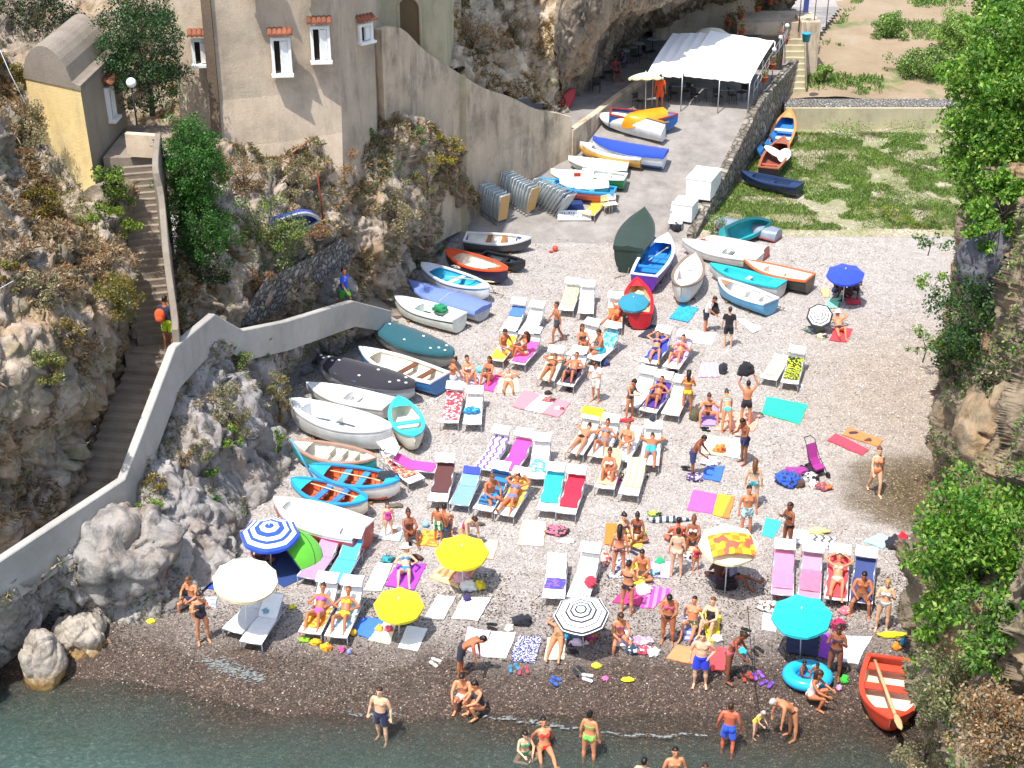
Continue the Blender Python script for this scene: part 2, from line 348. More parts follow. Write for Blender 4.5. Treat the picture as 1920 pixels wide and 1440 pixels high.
# water
def water():
    xs=np.arange(-45,45,.25); ys=np.arange(8,34.4,.25); X,Y=np.meshgrid(xs,ys); n=len(xs)
    pts=np.stack([X.ravel(),Y.ravel(),np.zeros(X.size)],1); pts[:,2]=-.36+fbm(pts*.7,3)*.03+fbm(pts*np.array([.9,2.6,1])*1.1+9,3)*.02
    i=np.arange(X.size).reshape(len(ys),n); f=np.stack([i[:-1,:-1],i[:-1,1:],i[1:,1:],i[1:,:-1]],-1).reshape(-1,4)
    t=NT('sea_water'); t.t.nodes.remove(t.b); s=t.n('ShaderNodeSeparateXYZ'); t.l(t.pos(),s)
    sh=t.math('SUBTRACT',s.outputs[1],t.math('MULTIPLY',t.ramp(t.math('MULTIPLY',t.math('ADD',s.outputs[0],11.5),1/6.,True),[(0,1.),(1,0.)]),1.6))
    nn=t.math('MULTIPLY',t.math('SUBTRACT',t.noise(.6,4,.6),.5),2.2)
    xx=t.math('MULTIPLY',s.outputs[0],.07)
    lf=t.math('MULTIPLY',t.ramp(t.math('MULTIPLY',t.math('ADD',s.outputs[0],10.5),1/3.,True),[(0,1.),(1,0.)]),1.0)
    d=t.math('DIVIDE',t.math('ADD',t.math('SUBTRACT',29.3,s.outputs[1]),t.math('SUBTRACT',lf,t.math('ADD',nn,xx))),3.4,True)
    fac=t.ramp(d,[(0,.03),(.2,.25),(.5,.5),(1,.85)])
    # ripples are bump normals; bright glint flecks are painted into the diffuse ramp
    nr=t.bump(t.noise(5,5,.65,t.scale(t.pos(),1,1.8,1)),.12,.9); nr=t.bump(t.noise(22,4,.7),.02,.7,nr)
    tp=t.n('ShaderNodeBsdfTransparent'); tp.inputs[0].default_value=(.98,1,.98,1)
    df=t.n('ShaderNodeBsdfDiffuse'); t.l(t.ramp(t.noise(7.5,9,.82,t.scale(t.pos(),1,1.5,1)),[(.35,(.036,.068,.058)),(.53,(.062,.106,.089)),(.62,(.12,.175,.15)),(.70,(.34,.42,.37))]),df)
    m1=t.n('ShaderNodeMixShader'); t.l(fac,m1); t.l(tp,m1,0,1); t.l(df,m1,0,2)
    gl=t.n('ShaderNodeBsdfGlossy'); gl.inputs['Roughness'].default_value=.12; t.l(nr,gl.inputs['Normal'])
    fr=t.n('ShaderNodeFresnel'); fr.inputs['IOR'].default_value=1.25; t.l(nr,fr.inputs['Normal'])
    m2=t.n('ShaderNodeMixShader'); t.l(fr,m2); t.l(m1,m2,0,1); t.l(gl,m2,0,2); t.l(m2,t.out)
    tag(npmesh('sea_water',pts,f,t.m),kind='structure',label='shallow green sea water lapping the shingle')
water()
def wavelet(pts,w0,label,n=420):
    v=[];f=[]; q=[P(a,b,-.36) for a,b in pts]
    for k in range(n):
        t=random.betavariate(1.6,1.6); u=t*(len(q)-1)*.9999; i0=int(u); a=q[i0].lerp(q[i0+1],u-i0); y=a.y+random.gauss(0,w0*.4*math.sin(pi*t)**.5)+.05*math.sin(u*9); x=a.x+random.gauss(0,.05); z=max(gz(x,y),-.36)+.03
        s=random.uniform(.008,.032); an=random.uniform(-.6,.6); cx,sx=math.cos(an)*s*2.2,math.sin(an)*s; b=len(v)
        v+=[(x-cx,y-sx,z),(x+sx*.5,y-s*.6,z+.004),(x+cx,y+sx,z+.002),(x-sx*.5,y+s*.6,z+.006)]; f.append((b,b+1,b+2,b+3))
    tag(npmesh('sea_foam',v,f,paint('#8e9492',.4,.3)),kind='stuff',label=label)
wavelet([(378,1255),(420,1264),(460,1277),(497,1288)],.34,'thin streak of white foam on the wet shingle at the left',380)
wavelet([(905,1346),(960,1350),(1030,1362),(1090,1368)],.10,'thin broken foam line right of the crouching couple',130)
wavelet([(640,1338),(700,1343),(760,1341)],.07,'faint foam flecks behind the wading man',60)
wavelet([(1120,1376),(1220,1382),(1330,1378)],.06,'faint foam flecks along the middle of the waterline',110)
# ============================================================ rock faces: lofted control grids with 3-D displacement
PATCH=[]
def cat(c,n):
    c=np.asarray(c,float); m=len(c); t=np.linspace(0,m-1,n); i=np.clip(t.astype(int),0,m-2); u=(t-i)[:,None]
    def g(k): return c[np.clip(k,0,m-1)]
    sh=(-1,)+(1,)*(c.ndim-1); u=(t-i).reshape(sh)
    p0,p1,p2,p3=g(i-1),g(i),g(i+1),g(i+2)
    return .5*((2*p1)+(-p0+p2)*u+(2*p0-5*p1+4*p2-p3)*u*u+(-p0+3*p1-3*p2+p3)*u**3)
def patch(name,rows,mat,label,res=.09,amp=(.55,.28,.10),seed=0,strata=None,kind='structure',cat_=None,sharp=True):
    rows=[[Vector(p) if not isinstance(p,Vector) else p for p in r_] for r_ in rows]
    c=np.array([[tuple(p) for p in r_] for r_ in rows])
    lu=max(np.linalg.norm(np.diff(c,axis=1),axis=2).sum(1)); lv=max(np.linalg.norm(np.diff(c,axis=0),axis=2).sum(0))
    nu,nv=max(4,int(lu/res)),max(4,int(lv/res))
    a=cat(c,nv); a=np.transpose(cat(np.transpose(a,(1,0,2)),nu),(1,0,2))
    gu=np.gradient(a,axis=1); gv=np.gradient(a,axis=0); nrm=np.cross(gu,gv); nrm/=np.linalg.norm(nrm,axis=2,keepdims=True)+1e-9
    if (nrm.reshape(-1,3)@np.array([0,-.7,.5])).mean()<0: nrm=-nrm
    p=a.reshape(-1,3); n=nrm.reshape(-1,3); q=p+seed*7.7
    sv=np.array(strata) if strata else np.array([1,1,1.])
    d=fbm(q*sv*.35,3)*amp[0]*1.6
    if sharp:
        wq=q+np.stack([fbm(q*.8+k*31,2) for k in range(3)],1)*.5; r1=fbm(q*sv*.62+3,3,True); d=d+r1*amp[1]*.8+facet(wq*sv*.62,.6)*amp[1]*1.15+facet(wq*sv*1.7+5,.7)*amp[1]*.62+facet(wq*sv*4.2+9,.7)*amp[2]*.6
    else: d=d+fbm(q*sv*1.3+3,4)*amp[1]*1.5+fbm(q*3,3)*amp[2]
    p=p+n*d[:,None]
    i=np.arange(nu*nv).reshape(nv,nu); f=np.stack([i[:-1,:-1],i[:-1,1:],i[1:,1:],i[1:,:-1]],-1).reshape(-1,4)
    o=npmesh(name,p,f,mat); tag(o,label,cat_,None,kind)
    PATCH.append((p,f)); return o
def row(*a): return [P(*t) if len(t)==3 else D(t[0],t[1],t[3]) for t in a]
def between(ra,rb,t,dz=0,dy=0): return [a.lerp(b,t)+Vector((0,dy,dz)) for a,b in zip(ra,rb)]
# A lower-left cliff under the path wall
fA=row((-150,1440,-1.3),(-30,1320,-1.1),(55,1215,-1),(190,1200,-.7),(300,1150,-.15),(400,1070,-.1),(440,1005,-.1),(505,935,-.1),(540,860,-.1),(545,780,-.1),(575,705,-.1),(635,655,-.1),(690,630,-.1),(740,612,-.1))
tA=row((-150,1200,2.6),(-20,1125,2.3),(60,1080,2.3),(140,1015,2.4),(205,965,2.4),(240,925,2.5),(275,830,3.4),(295,770,3.8),(322,690,4.6),(400,640,4.4),(455,655,3.3),(540,630,2.3),(655,606,1.5),(735,603,.5))
m1=between(fA,tA,.35,.25,-.45); m2=between(fA,tA,.7,.35,-.35)
patch('rock_cliff',[fA,m1,m2,tA],MAT['rockL'],'folded grey limestone cliff below the path wall',.07,(.45,.4,.16),1,(1,1,.6))
# B hillside left of the stairs
r0=row((-60,1085,1.6),(10,1030,1.9),(85,965,2.1),(132,915,2.3),(158,855,2.7),(180,785,3.2),(208,705,3.8),(228,625,4.6),(245,520,6.2),(245,430,7.4),(232,350,8.5))
r1=row((-60,950,4.0),(0,900,4.2),(55,850,4.5),(92,800,4.9),(120,745,5.4),(150,685,6.0),(180,620,6.7),(200,560,7.2),(205,480,7.9),(190,420,8.3),(180,370,8.7))
r2=row((-60,700,7.6),(0,680,7.6),(50,640,7.8),(90,600,7.9),(120,560,8.0),(140,520,8.1),(150,480,8.1),(155,440,8.2),(155,415,8.3),(155,395,8.3),(160,375,8.3))
r3=row((-60,440,10),(-10,440,9.8),(15,430,9.5),(30,420,9.2),(45,410,8.9),(60,400,8.7),(75,390,8.6),(90,380,8.5),(100,370,8.5),(115,360,8.5),(125,350,8.5))
r4=row((-90,200,12),(-70,200,12),(-55,205,11.8),(-40,210,11.4),(-25,220,11),(-10,225,10.6),(5,235,10.2),(20,245,10),(35,255,9.8),(50,265,9.6),(65,280,9.4))
r5=row((-120,-60,14.5),(-110,-60,14.5),(-100,-20,14),(-90,0,13.7),(-70,20,13.4),(-60,40,13.2),(-50,60,12.6),(-40,80,12.2),(-25,100,11.8),(-10,120,11.4),(5,140,11))
patch('hillside',[r0,r1,r2,r3,r4,r5],MAT['rockB'],'steep scrubby rock hillside left of the steps',.09,(.6,.4,.14),2)
# C slope between steps, house and beach
c0=row((338,650,4.5),(400,612,4.1),(470,612,3.2),(560,592,2.2),(655,575,1.4),(725,560,.6),(765,525,-.1),(820,495,-.1),(835,440,0),(872,412,.3))
c1=row((338,560,5.6),(405,545,5.2),(480,540,4.5),(560,540,3.5),(655,520,2.4),(715,500,2.2),(755,465,1.7),(808,440,1.3),(838,400,1.2),(866,380,1.2))
c2=row((330,470,6.6),(400,470,6.3),(485,460,5.6),(570,450,4.9),(645,430,4.3),(700,410,4.2),(752,400,3.9),(800,390,3),(838,360,2.6),(862,340,2.6))
c3=row((325,360,8),(400,370,7.4),(480,370,6.9),(560,350,6.5),(640,325,6.2),(700,310,6),(750,305,5.8),(795,310,5),(835,305,4.6),(860,295,4.4))
c4=row((322,235,9.6),(400,270,8.4),(480,295,7.7),(560,285,7.3),(635,235,7.5),(700,220,7.4),(750,215,7.4),(800,225,6.9),(835,250,6.2),(862,262,5.6))
patch('rocky_slope',[c0,c1,c2,c3,c4],MAT['rockC'],'overgrown rocky slope between the house and the beach',.09,(.6,.5,.18),3,(1,1,.7))
# D rock above the curved wall, then the streaked overhang over the terrace
d0=row((770,100,0,62),(815,125,0,63.5),(880,165,0,65),(950,185,0,67.5),(1000,205,0,69.5),(1060,225,0,71.5))
d1=row((800,40,0,64),(830,70,0,66),(890,100,0,68),(960,110,0,70),(1020,120,0,71.5),(1062,130,0,74))
d2=row((830,-20,0,67),(860,0,0,69),(900,10,0,71),(970,20,0,73),(1030,30,0,74),(1075,40,0,74.5))
d3=row((850,-90,0,70),(870,-80,0,72),(910,-80,0,75),(980,-80,0,76),(1040,-80,0,77),(1090,-80,0,76))
patch('rock_face',[d0,d1,d2,d3],MAT['rockD'],'sunlit tan rock above the curved wall',.1,(.7,.6,.25),4,(1,1,.6))
e0=row((1040,215,0,71.5),(1090,180,0,76),(1150,130,0,82),(1220,95,0,87),(1300,70,0,90),(1400,50,0,92),(1480,30,0,94))
e1=row((1050,170,0,72.5),(1105,140,0,77),(1150,90,0,83),(1210,50,0,88),(1300,30,0,91),(1400,10,0,93),(1490,0,0,95))
e2=row((1035,110,0,71.5),(1095,95,0,72.5),(1150,45,0,75),(1215,15,0,77.5),(1300,-15,0,80),(1400,-30,0,84),(1500,-30,0,88))
e3=row((1040,30,0,71),(1100,20,0,71),(1170,-20,0,72.5),(1230,-45,0,74),(1310,-80,0,76),(1400,-90,0,80),(1500,-90,0,86))
e4=row((1060,-120,0,71),(1120,-140,0,71),(1190,-160,0,72),(1250,-190,0,73.5),(1320,-200,0,75),(1400,-210,0,79),(1500,-210,0,85))
patch('overhang_rock',[e0,e1,e2,e3,e4],MAT['rockS'],'dark streaked rock overhang shading the terrace',.1,(.5,.35,.12),5,(1,1,.25))
# E right-hand cliff
g0=row((1790,1500,-1.3),(1745,1400,-.6),(1735,1300,-.3),(1740,1200,0),(1745,1100,0),(1745,1010,-.1),(1748,930,-.1),(1760,840,-.1),(1770,740,-.1),(1782,640,-.1),(1805,520,-.1),(1830,440,0),(1860,400,.3))
g1=row((1752,1500,1.5),(1730,1400,1.8),(1722,1300,2.2),(1728,1200,2.5),(1735,1100,2.8),(1742,1010,2.8),(1768,930,2.6),(1772,840,3.),(1775,740,3.),(1775,640,3.),(1800,520,3.2),(1812,440,3.5),(1850,400,4))
g2=row((1790,1450,4),(1775,1350,4.5),(1765,1250,5),(1765,1150,5.5),(1765,1050,6),(1790,950,6.5),(1812,850,6.5),(1795,760,6.8),(1800,680,7),(1800,600,7.2),(1812,480,7.8),(1822,400,8.4),(1850,340,9))
g3=row((1930,1450,7),(1930,1350,7.5),(1930,1250,8),(1930,1150,8.5),(1925,1050,9),(1925,950,9.5),(1925,850,10),(1925,760,10.4),(1925,680,10.8),(1925,600,11),(1925,500,11.6),(1925,400,12.2),(1925,300,13))
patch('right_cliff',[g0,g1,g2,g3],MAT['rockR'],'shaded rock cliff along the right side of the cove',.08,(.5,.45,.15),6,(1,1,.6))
# hill behind the houses
h0=row((-100,330,0,47),(60,260,0,50),(200,250,0,52),(300,250,0,54),(380,240,0,56))
h1=row((-100,120,0,50),(60,110,0,53),(200,100,0,55),(300,100,0,57),(380,100,0,58))
h2=row((-100,-80,0,56),(60,-80,0,58),(200,-80,0,60),(300,-80,0,62),(380,-80,0,64))
patch('back_hill',[h0,h1,h2],MAT['rockB'],'dark overgrown hillside behind the small yellow house',.15,(.7,.5,.15),8)
g4=[p+Vector((7,2,2.5)) for p in g3]; g5=[p+Vector((30,5,3)) for p in g3]
patch('right_cliff_top',[[p+Vector((.45,.1,-.5)) for p in g3],g4,g5],MAT['rockR'],'scrubby ground on top of the right cliff',.2,(.4,.3,.1),6)
patch('step_bank',[[p+Vector((1.5,.1,-2.6)) for p in r0],[p+Vector((.5,.1,-.9)) for p in r0],[p+Vector((-.35,.1,.25)) for p in r0]],MAT['rockB'],'rough rock bank under the left edge of the steps',.12,(.1,.12,.06),2)
V=np.concatenate([p for p,_ in PATCH]); off=0; FF=[]
for p,f in PATCH: FF.append(f+off); off+=len(p)
BV=BVHTree.FromPolygons([Vector(x) for x in V.tolist()],np.concatenate(FF).tolist())
def HIT(px,py,back=0.):
    d=ray(px,py).normalized(); h=BV.ray_cast(CAM,d,300)
    if h[0] is None: return G(px,py)
    return h[0]+d*back
# ============================================================ walls, steps, houses
def wallstrip(name,pts,h,th,mat,label,cat_='wall',cope=None,hs=None,sub=6):
    """parapet: pts = world points of the top centre line"""
    c=cat(np.array([tuple(p) for p in pts]),(len(pts)-1)*sub+1) if sub>1 and len(pts)>2 else np.array([tuple(p) for p in pts])
    if sub==1: c=np.array([tuple(p) for p in pts])
    hh=np.interp(np.linspace(0,1,len(c)),np.linspace(0,1,len(hs)),hs) if hs else np.full(len(c),h)
    mb=MB(); rings=[]
    for i in range(len(c)):
        t=Vector(c[min(i+1,len(c)-1)]-c[max(i-1,0)]); t.z=0; t.normalize(); n=Vector((-t.y,t.x,0))*th/2; p=Vector(c[i])
        z=Vector((0,0,1)); e=.03
        rings.append([p-n-z*hh[i],p-n-z*e,p-n*.8,p+n*.8,p+n-z*e,p+n-z*hh[i]])
    mb.loft(rings,0,True,True,True,False); o=mb.build(name,mat)
    return tag(o,label,cat_)
PW=[P(-60,1085,3.2),P(57,1008,3.3),P(227,897,3.4),P(322,650,5.6),P(397,588,5.4),P(450,618,4.3),P(530,602,3.6),P(658,563,2.6),P(728,581,1.3)]
def seg(a,b,n): return [a.lerp(b,i/n) for i in range(n)]
pts=[]
for a,b in zip(PW[:-1],PW[1:]): pts+=seg(a,b,3)
pts.append(PW[-1])
wallstrip('parapet_wall',pts,1.15,.26,MAT['concrete'],'grey concrete parapet zigzagging down beside the steps to the beach',sub=1,hs=[1.4,1.4,1.4,1.35,1.1,1.1,1.1,1.05,.95])
wallstrip('parapet_wall',[P(328,618,6.0),P(327,590,6.3),P(312,480,7.6),P(302,367,8.9),P(291,312,9.7),P(296,250,10.2)],5.5,.2,MAT['vault'],'narrow stained parapet running up the right side of the upper steps',sub=4,hs=[.7,1.3,4.0,5.5,5.5,5.5])
wallstrip('landing_wall',[P(236,248,9.9),P(297,252,9.9)],.8,.2,MAT['wall'],'low stained wall closing the landing at the top of the steps',sub=1)
def stair(name,a,b,n,w0,w1,mat,label,drop=1.6):
    mb=MB(); d=(b-a); dh=Vector((d.x,d.y,0)); L=dh.length/n; ang=math.atan2(dh.y,dh.x)
    for i in range(n):
        p=a+d*((i+.5)/n); w=w0+(w1-w0)*i/n; jt=random.uniform(-.03,.03)
        mb.box((p.x+jt,p.y,p.z-drop/2+d.z/n/2),(L*1.06,w,drop),ang+random.uniform(-.03,.03)); 
        mb.box((p.x+jt,p.y,p.z+d.z/n/2+.02),(L*1.1,w*1.0,.04),ang,0)
    return tag(mb.build(name,mat),label,'steps')
stair('stone_steps',P(186,925,2.35),P(296,655,4.55),15,1.45,1.5,MAT['step'],'worn lower flight of stone steps beside the grey parapet')
stair('stone_steps',P(300,640,4.6),P(265,312,9.0),26,1.35,1.25,MAT['step'],'shaded upper flight of steps climbing past the yellow house')
mb=MB(); a=[P(40,1040,2.3),P(182,925,2.35),P(215,935,2.35),P(60,1075,2.3)]; 
q=P(290,650,4.5); mb.box((q.x,q.y,q.z-.8),(1.9,1.6,1.6),.3); tag(mb.build('landing',MAT['step']),'small stone landing joining the two flights of steps','landing')
q=P(268,285,9.0); mb=MB(); mb.box((q.x,q.y+1.2,q.z-1),(2.4,3.6,2),0); tag(mb.build('landing',MAT['step']),'stone landing at the top of the shaded steps beside the yellow house','landing')
pa=[P(-80,1120,2.1),P(60,1040,2.2),P(180,935,2.3)]; mb=MB(); rings=[]
for p in pa: rings.append([p+Vector((-1.1,.9,-1)),p+Vector((-1.1,.9,0)),p+Vector((.3,-.2,0)),p+Vector((.3,-.2,-1))])
mb.loft(rings,0,True,False,False,False); tag(mb.build('path',MAT['step']),'narrow earth and stone path behind the parapet',kind='structure')
pb=[P(330,645,4.5),P(397,600,4.3),P(455,622,3.2),P(530,610,2.5),P(655,572,1.5),P(735,590,.3),P(770,590,.0)]; mb=MB(); rings=[]
for p in pb: rings.append([p+Vector((-.1,1.3,-1)),p+Vector((-.1,1.3,0)),p+Vector((-.1,-.1,0)),p+Vector((-.1,-.1,-1))])
mb.loft(rings,0,True,False,False,False); tag(mb.build('beach_path',MAT['step']),'stone path sloping down to the beach behind the parapet',kind='structure')
# cobbled retaining walls
patch('cobble_wall',[row((430,612,3.9),(470,606,3.5),(505,592,3.2),(600,530,3.2),(662,482,3.3)),row((470,565,4.5),(500,550,4.3),(540,530,4.2),(600,490,4.1),(655,462,3.9)),row((500,520,5.1),(530,508,5),(560,492,4.9),(605,468,4.7),(645,445,4.5))],MAT['cobble'],'sloping retaining wall of dark rounded cobbles behind the beach path',.12,(.05,.05,.03),2,kind='thing',cat_='wall',sharp=False)
patch('cobble_wall',[row((-40,1190,1.3),(60,1120,1.4),(170,1020,1.4),(225,965,1.5),(262,900,2.0),(300,800,3.0)),row((-40,1130,2.4),(60,1065,2.5),(170,985,2.5),(232,925,2.6),(275,830,3.5),(325,690,4.9))],MAT['cobble2'],'rough stone masonry footing under the grey parapet',.12,(.05,.05,.03),2,kind='thing',cat_='wall',sharp=False)
# curved boundary wall
ct=[(708,55,0,56.8),(745,52,0,57.6),(790,95,0,59.5),(860,140,0,63),(905,165,0,64.4),(950,180,0,65.8),(1000,203,0,67.2),(1040,210,0,68.2),(1066,217,0,68.8)]
ctp=row(*ct)
wallstrip('curved_wall',ctp,9,.45,MAT['wall'],'tall weathered plaster wall sweeping down in a curve to the slipway',sub=4,hs=[9,9,9,7.6,6.5,5.5,4.6,3.6,3.0,2.9])
mb=MB(); p=D(862,140,62.7); mb.box((p.x,p.y,p.z/2),(.5,.4,p.z-.1)); tag(mb.build('buttress',MAT['archm']),'pale narrow buttress on the curved plaster wall','buttress')
# big house
def winset(par,c,wd,ht,ry,deep=.28,awning=True,tilt=0):
    """window with frame, shutter leaf, sill, and a little tiled awning; c=centre on the wall plane, facing -Y"""
    M=Matrix.Translation(c)@Matrix.Rotation(ry,4,'Z')
    fr=MB(); t=.11
    fr.box((-wd/2-t/2,-.03,0),(t,.16,ht+2*t),M=M); fr.box((wd/2+t/2,-.03,0),(t,.16,ht+2*t),M=M); fr.box((0,-.032,ht/2+t/2),(wd,.16,t),M=M)
    f=fr.build('window',MAT['white'],par)
    g=MB(); g.box((0,.03,0),(wd,.02,ht),M=M); g.build('pane',plain('#241a17',.15),f)
    s=MB(); s.box((0,-.10,-ht/2-.06),(wd+.3,.30,.10),M=M); s.build('sill',MAT['white'],f)
    s=MB(); s.box((wd/2-.14,-.06,0),(.26,.05,ht-.05),M=M,rz=.25); s.box((-wd*.02,-.02,0),(.07,.06,ht),M=M); s.build('shutter',[MAT['white'],plain('#5a2a20',.6)],f)
    if awning:
        a=MB(); n=5
        for k in range(n):
            x=-(wd+.4)/2+(k+.5)*(wd+.4)/n; r=(wd+.4)/n/2*1.08; rings=[]
            for j in range(2):
                y=.02-j*.32; z=ht/2+.40-j*.17
                rings.append([(x+r*math.cos(u),y,z+r*.8*math.sin(u)) for u in [0,.5,1,1.57,2.1,2.6,pi]]+[(x-r*.8*math.cos(u),y,z-.03+r*.5*math.sin(u)) for u in [0,1,2,pi]])
            a.loft(rings,0,True,True,True,True,M)
        a.build('tiled_awning',MAT['tile'],f)
    return f
hb=empty('house',(-9,54,6.5),0,'tall beige stucco house with small shuttered windows under tiled awnings','house')
hb.location=(0,0,0)
def hp(px,Y,z): 
    d=ray(px,200); return None
# front facade polyline in plan: corners seen at x=345, 405(pilaster), 640, 700
def col(px,py,Y): return D(px,py,Y)
fx=[(335,52.6),(398,52.2),(408,51.9),(520,52.6),(640,53.8),(652,54.3),(706,56.8)]
rings=[]
for zz,k in ((4.5,1.0),(6.5,.9),(7.8,.45),(9.5,.15),(14,0),(22,-.25)):
    rg=[]
    for (px,Y) in fx:
        b=D(px,170,Y); rg.append((b.x*(1),b.y-k*1.0,zz))
    rg+=[(rg[-1][0]+.5,75,zz),(rg[0][0]-.5,75,zz)]
    rings.append(rg)
mb=MB(); mb.loft(rings,0,True,False,True,False)
mb.build('wall',MAT['house'],hb)
mb=MB(); r2_=[]
for zz,k in ((4.5,1.0),(6.5,.9),(8,.45),(9.5,.15),(14,0),(22,-.25)):
    b=D(402,170,51.9); r2_.append([(b.x-.16,b.y-k-.12,zz),(b.x+.18,b.y-k-.12,zz),(b.x+.18,b.y-k+.4,zz),(b.x-.16,b.y-k+.4,zz)])
mb.loft(r2_,0,True,True,True,False); mb.build('drain_rib',m_stucco('#5f4e3f','#7f6a54',.6,'stained_rib'),hb)
for (px,py,w_,h_,Y) in ((528,106,.5,1.2,52.45),(601,83,.5,1.15,53.2),(378,98,.46,.8,52.1),(684,62,.44,.55,55.6)):
    winset(hb,D(px,py,Y-.10),w_,h_,.12 if px<640 else .75)
for px,py,Y in ((480,0,52.2),(585,-8,53.1)): winset(hb,D(px,py-40,Y-.12),.5,1.0,.12)
# archway building behind the curved wall
ab=empty('archway_building',(0,0,0),0,'pale greenish plaster building with a tall arched opening','building')
mb=MB(); Y=60.5; pl=[D(700,200,Y-1.2),D(748,200,Y-.6),D(800,200,Y),D(832,200,Y+.6)]
mb2=MB(); rings=[[(p.x,p.y,z) for p in pl]+[(pl[-1].x+1,p2,z) for p2 in (75,)]+[(pl[0].x,75,z)] for z in (4,22)]
mb.loft(rings,0,True,False,True,False); mb.build('wall',MAT['archm'],ab)
mb=MB(); c=D(767,50,Y-.45); w2=.42; o_=[(-w2,-2.2)]+[(w2*math.cos(pi-k*pi/12),.75+w2*math.sin(k*pi/12)*1.1) for k in range(13)]+[(w2,-2.2)]
mb.add([(c.x+a,c.y-.06,c.z+b) for a,b in o_],[tuple(range(len(o_)))[::-1]]); mb.build('arch_opening',plain('#6e5b42',.9),ab)
mb=MB(); mb.tube([(c.x+a*1.12,c.y-.08,c.z+b+.02) for a,b in o_],.07,6); mb.build('arch_trim',MAT['archm'],ab)
# small yellow house with barrel roof
def yellow_house():
    h=empty('vaulted_house',(0,0,0),0,'small yellow house with grey barrel vault roof and one window','house')
    cb=P(165,345,8.2); Y0=cb.y
    A=D(45,130,Y0+1.2); B=D(150,165,Y0-.25); C=D(217,92,Y0+4.2)   # top corners left, near, right
    zb=6.6
    def wq(p,q,zt0,zt1,mat,name):
        mb=MB(); n=Vector((q.x-p.x,q.y-p.y,0)).normalized(); m=Vector((-n.y,n.x,0))*.0
        mb.add([(p.x,p.y,zb),(q.x,q.y,zb),(q.x,q.y,zt1),(p.x,p.y,zt0)],[(0,1,2,3)]); return mb.build(name,mat,h)
    Dp=Vector((A.x+(C.x-B.x),A.y+(C.y-B.y),0)); zt=B.z-.05
    body=MB(); low=[(A.x,A.y,zb),(B.x+.15,B.y-.12,zb),(C.x+.2,C.y,zb),(Dp.x,Dp.y,zb)]; up=[(A.x,A.y,zt),(B.x,B.y,zt),(C.x,C.y,zt),(Dp.x,Dp.y,zt)]
    body.add(low+up,[(0,1,5,4),(1,2,6,5),(2,3,7,6),(3,0,4,7)]); 
    o=body.build('wall',[MAT['yellow'],MAT['yshade']],h); o.data.polygons[1].material_index=1  # right-hand wall: its shade is painted in as a darker stucco
    # barrel vault: axis runs along B->C, arch spans A..B
    rb=MB(); rings=[]
    Av,Bv=Vector(up[0]),Vector(up[1]); ax=Vector(up[2])-Bv; s=Bv-Av
    for k in (0,.08,1.0):
        rg=[]
        for j in range(15):
            u=j/14; 
            prof=max(0,math.sin(pi*min(1,u/.86)))**.55*.95 if u<.86 else 0.02
            over=1.04; p=Av+s*((u-.5)*over+.5)+ax*(k*1.02-.01); rg.append(Vector((p.x,p.y,zt+.12+prof*1.15)))
        rg+= [Vector((rg[-1].x,rg[-1].y,zt-.02)),Vector((rg[0].x,rg[0].y,zt-.02))]
        rings.append(rg)
    rb.loft(rings,0,True,True,True,False); rb.build('roof',MAT['vault'],h)
    # window on the right-hand (B->C) wall
    t=.45; c=Vector(up[1]).lerp(Vector(up[2]),.62); c.z=zt-1.25; ang=math.atan2(ax.y,ax.x)
    winset(h,c+Vector((math.sin(ang),-math.cos(ang),0))*.06,.5,1.0,ang)
    return h
yellow_house()
mb=MB(); c=D(246,155,47.5); mb.ball(tuple(c),.17,14); o=empty('globe_lamp',c+Vector((0,0,-.2)),0,'white globe lamp beside the small yellow house','lamp'); 
g=mb.build('globe',plain('#f4f4f0',.3),o); g.location=-o.location
mb=MB(); mb.tube([c+Vector((0,0,-.15)),c+Vector((0,.1,-1.5))],.03); g=mb.build('post',plain('#333333',.5),o); g.location=-o.location
# boulders
def boulder(name,c,r,mat,label,seed,stain=None,amp=.3):
    n=150; th=np.linspace(0,pi,n//2+1); ph=np.linspace(0,2*pi,n,endpoint=False); T,Ph=np.meshgrid(th,ph,indexing='ij')
    d=np.stack([np.sin(T)*np.cos(Ph),np.sin(T)*np.sin(Ph),np.cos(T)],-1).reshape(-1,3); p=d*np.array(r)
    q=p+seed*13.; wq=q+fbm(q*.8,2)[:,None]*.4; dd=1+fbm(q*.55/max(r)*2,3)*amp+(facet(wq*1.5/max(r),.6)*.22+facet(wq*.9+3,.6)*.10/max(r)+facet(wq*2.4+7,.6)*.06/max(r)+fbm(q*6,3,True)*.012)
    p=p*dd[:,None]+np.array(tuple(c)); k=n//2+1
    i=np.arange(k*n).reshape(k,n); j=np.roll(i,-1,1); f=np.stack([i[:-1],i[1:],j[1:],j[:-1]],-1).reshape(-1,4)
    o=npmesh(name,p,f,mat); PATCH.append((p,f)); return tag(o,label,'boulder')
def m_stained():
    t=NT('tide_stained_rock'); s=t.n('ShaderNodeSeparateXYZ'); t.l(t.pos(),s); n=t.noise(1.8,7,.68)
    col=t.ramp(n,[(.32,(.24,.2,.16)),(.66,(.52,.46,.38))]); z=t.math('ADD',s.outputs[2],t.math('MULTIPLY',n,.5))
    col=t.mix(t.ramp(t.math('ADD',z,.45,True),[(.1,1.),(.55,.9),(.85,0.)]),col,t.ramp(n,[(.35,(.20,.095,.02)),(.65,(.42,.25,.06))]))
    return t.fin(col,.6,t.bump(t.noise(5,6,.7),.12,.8))
st=m_stained()
b=P(198,1080,1.5); boulder('boulder',b+Vector((0,1.3,0)),(1.75,1.5,1.5),MAT['boulder'],'huge rounded grey boulder overhanging the left end of the beach',1,amp=.55)
boulder('boulder',P(82,1250,0)+Vector((0,.1,0)),(.56,.6,1.05),st,'upright boulder with orange tide stain standing in the water',2)
